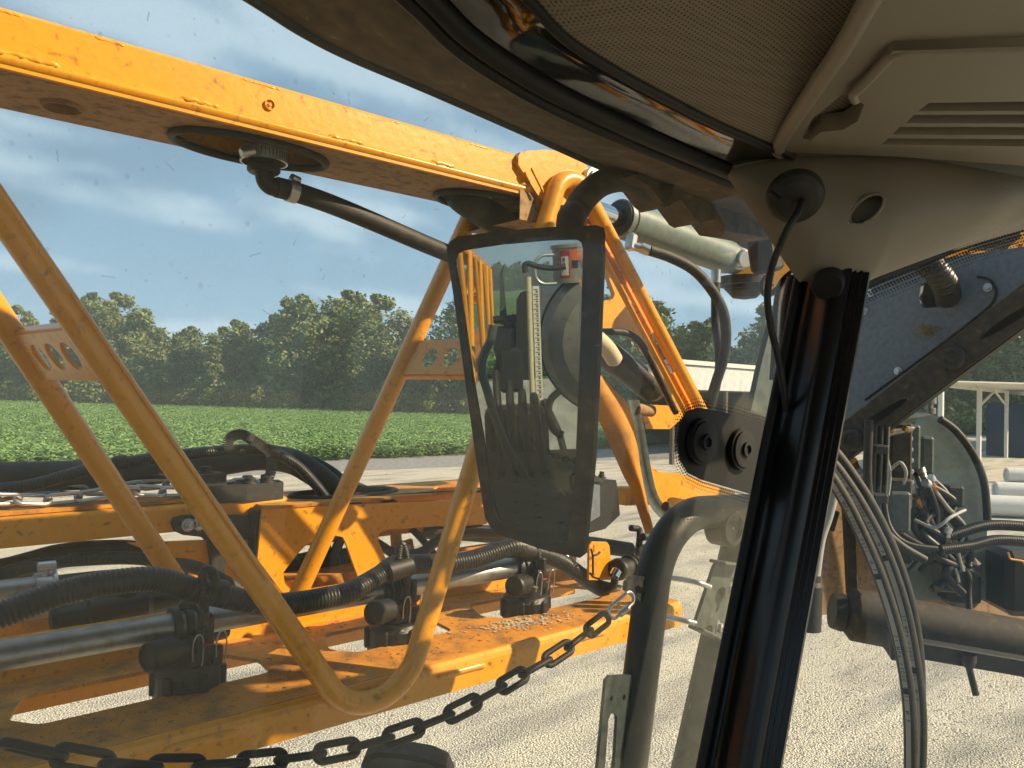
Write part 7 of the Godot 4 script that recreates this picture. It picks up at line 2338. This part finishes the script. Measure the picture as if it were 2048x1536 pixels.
	tube(s, spline([Vector3(-2.8, 3.2094, -0.6607), Vector3(-2.8, 3.2518, -0.6646), Vector3(-2.8, 3.2589, -0.6358), Vector3(-2.8, 3.2431, -0.5967), Vector3(-2.8, 3.2284, -0.5176), Vector3(-2.8, 3.2331, -0.4321)], 6), 0.016, 10)
	part(t, "vent_pipe", s, "grey_steel")
	t = thing("rear_grab_tube", "dark curved grab tube in the lower half of the door mirror", "rail", Vector3(-1.9, 2.618, -0.8534))
	s = surf()
	tube(s, spline([Vector3(-1.9, 2.964, -0.837), Vector3(-1.9, 2.896, -0.8517), Vector3(-1.9, 2.8399, -0.882), Vector3(-1.9, 2.7598, -0.8997), Vector3(-1.9, 2.6424, -0.8754), Vector3(-1.9, 2.5238, -0.8463), Vector3(-1.9, 2.4037, -0.8053), Vector3(-1.9, 2.2815, -0.7405), Vector3(-1.9, 2.1352, -0.6997)], 6), 0.02, 12)
	part(t, "tube", s, "green_grey_paint")
	# catwalk with drain holes and its chain
	t = thing("catwalk", "dusty perforated steel catwalk in the lower half of the door mirror", "catwalk", Vector3(-1.7, 2.2, -0.55))
	s = surf()
	var hs := []
	for i in 12:
		for j in 7:
			hs.append(ellipse(Vector2(-2.4 + i * 0.16 + (0.08 if j % 2 else 0.0), 0.34 + j * 0.085), 0.012, 0.012, 8))
	plate(s, PackedVector2Array([Vector2(-2.5, 0.28), Vector2(-0.35, 0.28), Vector2(-0.35, 0.95), Vector2(-2.5, 0.95)]), hs, Vector3(0, 2.24, 0), Vector3(1, 0, 0), Vector3(0, 0, -1), 0.01)
	part(t, "deck_plate", s, "dusty_black")
	s = surf()
	bar(s, Vector3(-2.5, 2.2, -0.967), Vector3(-0.35, 2.2, -0.967), 0.03, 0.06)
	bar(s, Vector3(-2.5, 2.2, -0.263), Vector3(-0.35, 2.2, -0.263), 0.03, 0.06)
	part(t, "deck_edge", s, "dusty_black")
	t = thing("running_gear", "big dark ribbed rear tyre low in the door mirror", "wheel", Vector3(-3.6, 0, -0.95))
	s = surf()
	lathe(s, Vector3(-3.6, 0.98, -0.72), Vector3(0, 0, -1), [[0.0, 0.5], [0.02, 0.8], [0.07, 0.95], [0.12, 0.98], [0.34, 0.98], [0.39, 0.95], [0.44, 0.8], [0.46, 0.5]], 48)
	var tyre := part(t, "tyre", s, "rubber")
	for k in 28:
		s = surf()
		var an := TAU * k / 28
		var ctr := Vector3(-3.6 + cos(an) * 0.985, 0.98 + sin(an) * 0.985, -0.83 if k % 2 else -1.07)
		rbox(s, ctr, Vector3(0.03, 0.025, 0.13), Basis(Vector3(0, 0, 1), an - PI / 2) * Basis(Vector3.UP, 0.6 if k % 2 else -0.6), 0.006)
		part(tyre, "lug", s, "rubber")
	s = surf()
	lathe(s, Vector3(-3.6, 0.98, -0.80), Vector3(0, 0, -1), [[0.0, 0], [0.02, 0.2], [0.22, 0.3], [0.3, 0.5]], 32)
	part(t, "rim", s, "grey_steel")
	t = thing("rear_fender", "dark fender and hose rack behind the catwalk in the door mirror", "fender", Vector3(-2.7, 2.0, -0.7))
	s = surf()
	rbox(s, Vector3(-2.75, 2.2, -0.75), Vector3(0.12, 0.25, 0.18), Basis(), 0.03)
	part(t, "fender_box", s, "black_plastic")
	for k in 4:
		s = surf()
		tube(s, spline([Vector3(-2.6, 2.1, -0.62 - 0.07 * k), Vector3(-2.45, 2.5 + 0.06 * k, -0.64 - 0.07 * k), Vector3(-2.2, 2.55 - 0.05 * k, -0.66 - 0.06 * k), Vector3(-1.9, 2.26, -0.62 - 0.07 * k)], 8), 0.018, 10)
		part(t, "hose_loop", s, "rubber")
	t = thing("catwalk_chain", "black chain hanging across the catwalk in the door mirror", "chain", Vector3(-2, 2.3488, -0.5923))
	chain_run(t, spline([Vector3(-2.2, 2.4097, -0.7312), Vector3(-2.1, 2.3813, -0.6795), Vector3(-2, 2.345, -0.6164), Vector3(-1.9, 2.3251, -0.5399), Vector3(-1.8, 2.3354, -0.4668)], 8), 0.0565, 0.031, 0.0098, "black_plastic", Vector3(1, 0.2, 0.2).normalized())
	for q in [[[Vector3(-2.4, 2.5817, -0.51), Vector3(-2.4, 2.5308, -0.5647), Vector3(-2.4, 2.451, -0.5784), Vector3(-2.4, 2.3692, -0.5549), Vector3(-2.4, 2.3399, -0.5055)], "black hose curl below the tank in the door mirror"], [[Vector3(-2.6, 2.5025, -0.5971), Vector3(-2.6, 2.4164, -0.5587), Vector3(-2.6, 2.3011, -0.5129), Vector3(-2.6, 2.1573, -0.4845)], "black hose hanging straight below the tank in the door mirror"]]:
		s = surf()
		var w: Array = spline(q[0], 6)
		tube(s, w, 0.02, 10)
		single("tank_hose", s, "rubber", q[1], "hose", w[w.size() - 1], "tank hoses")
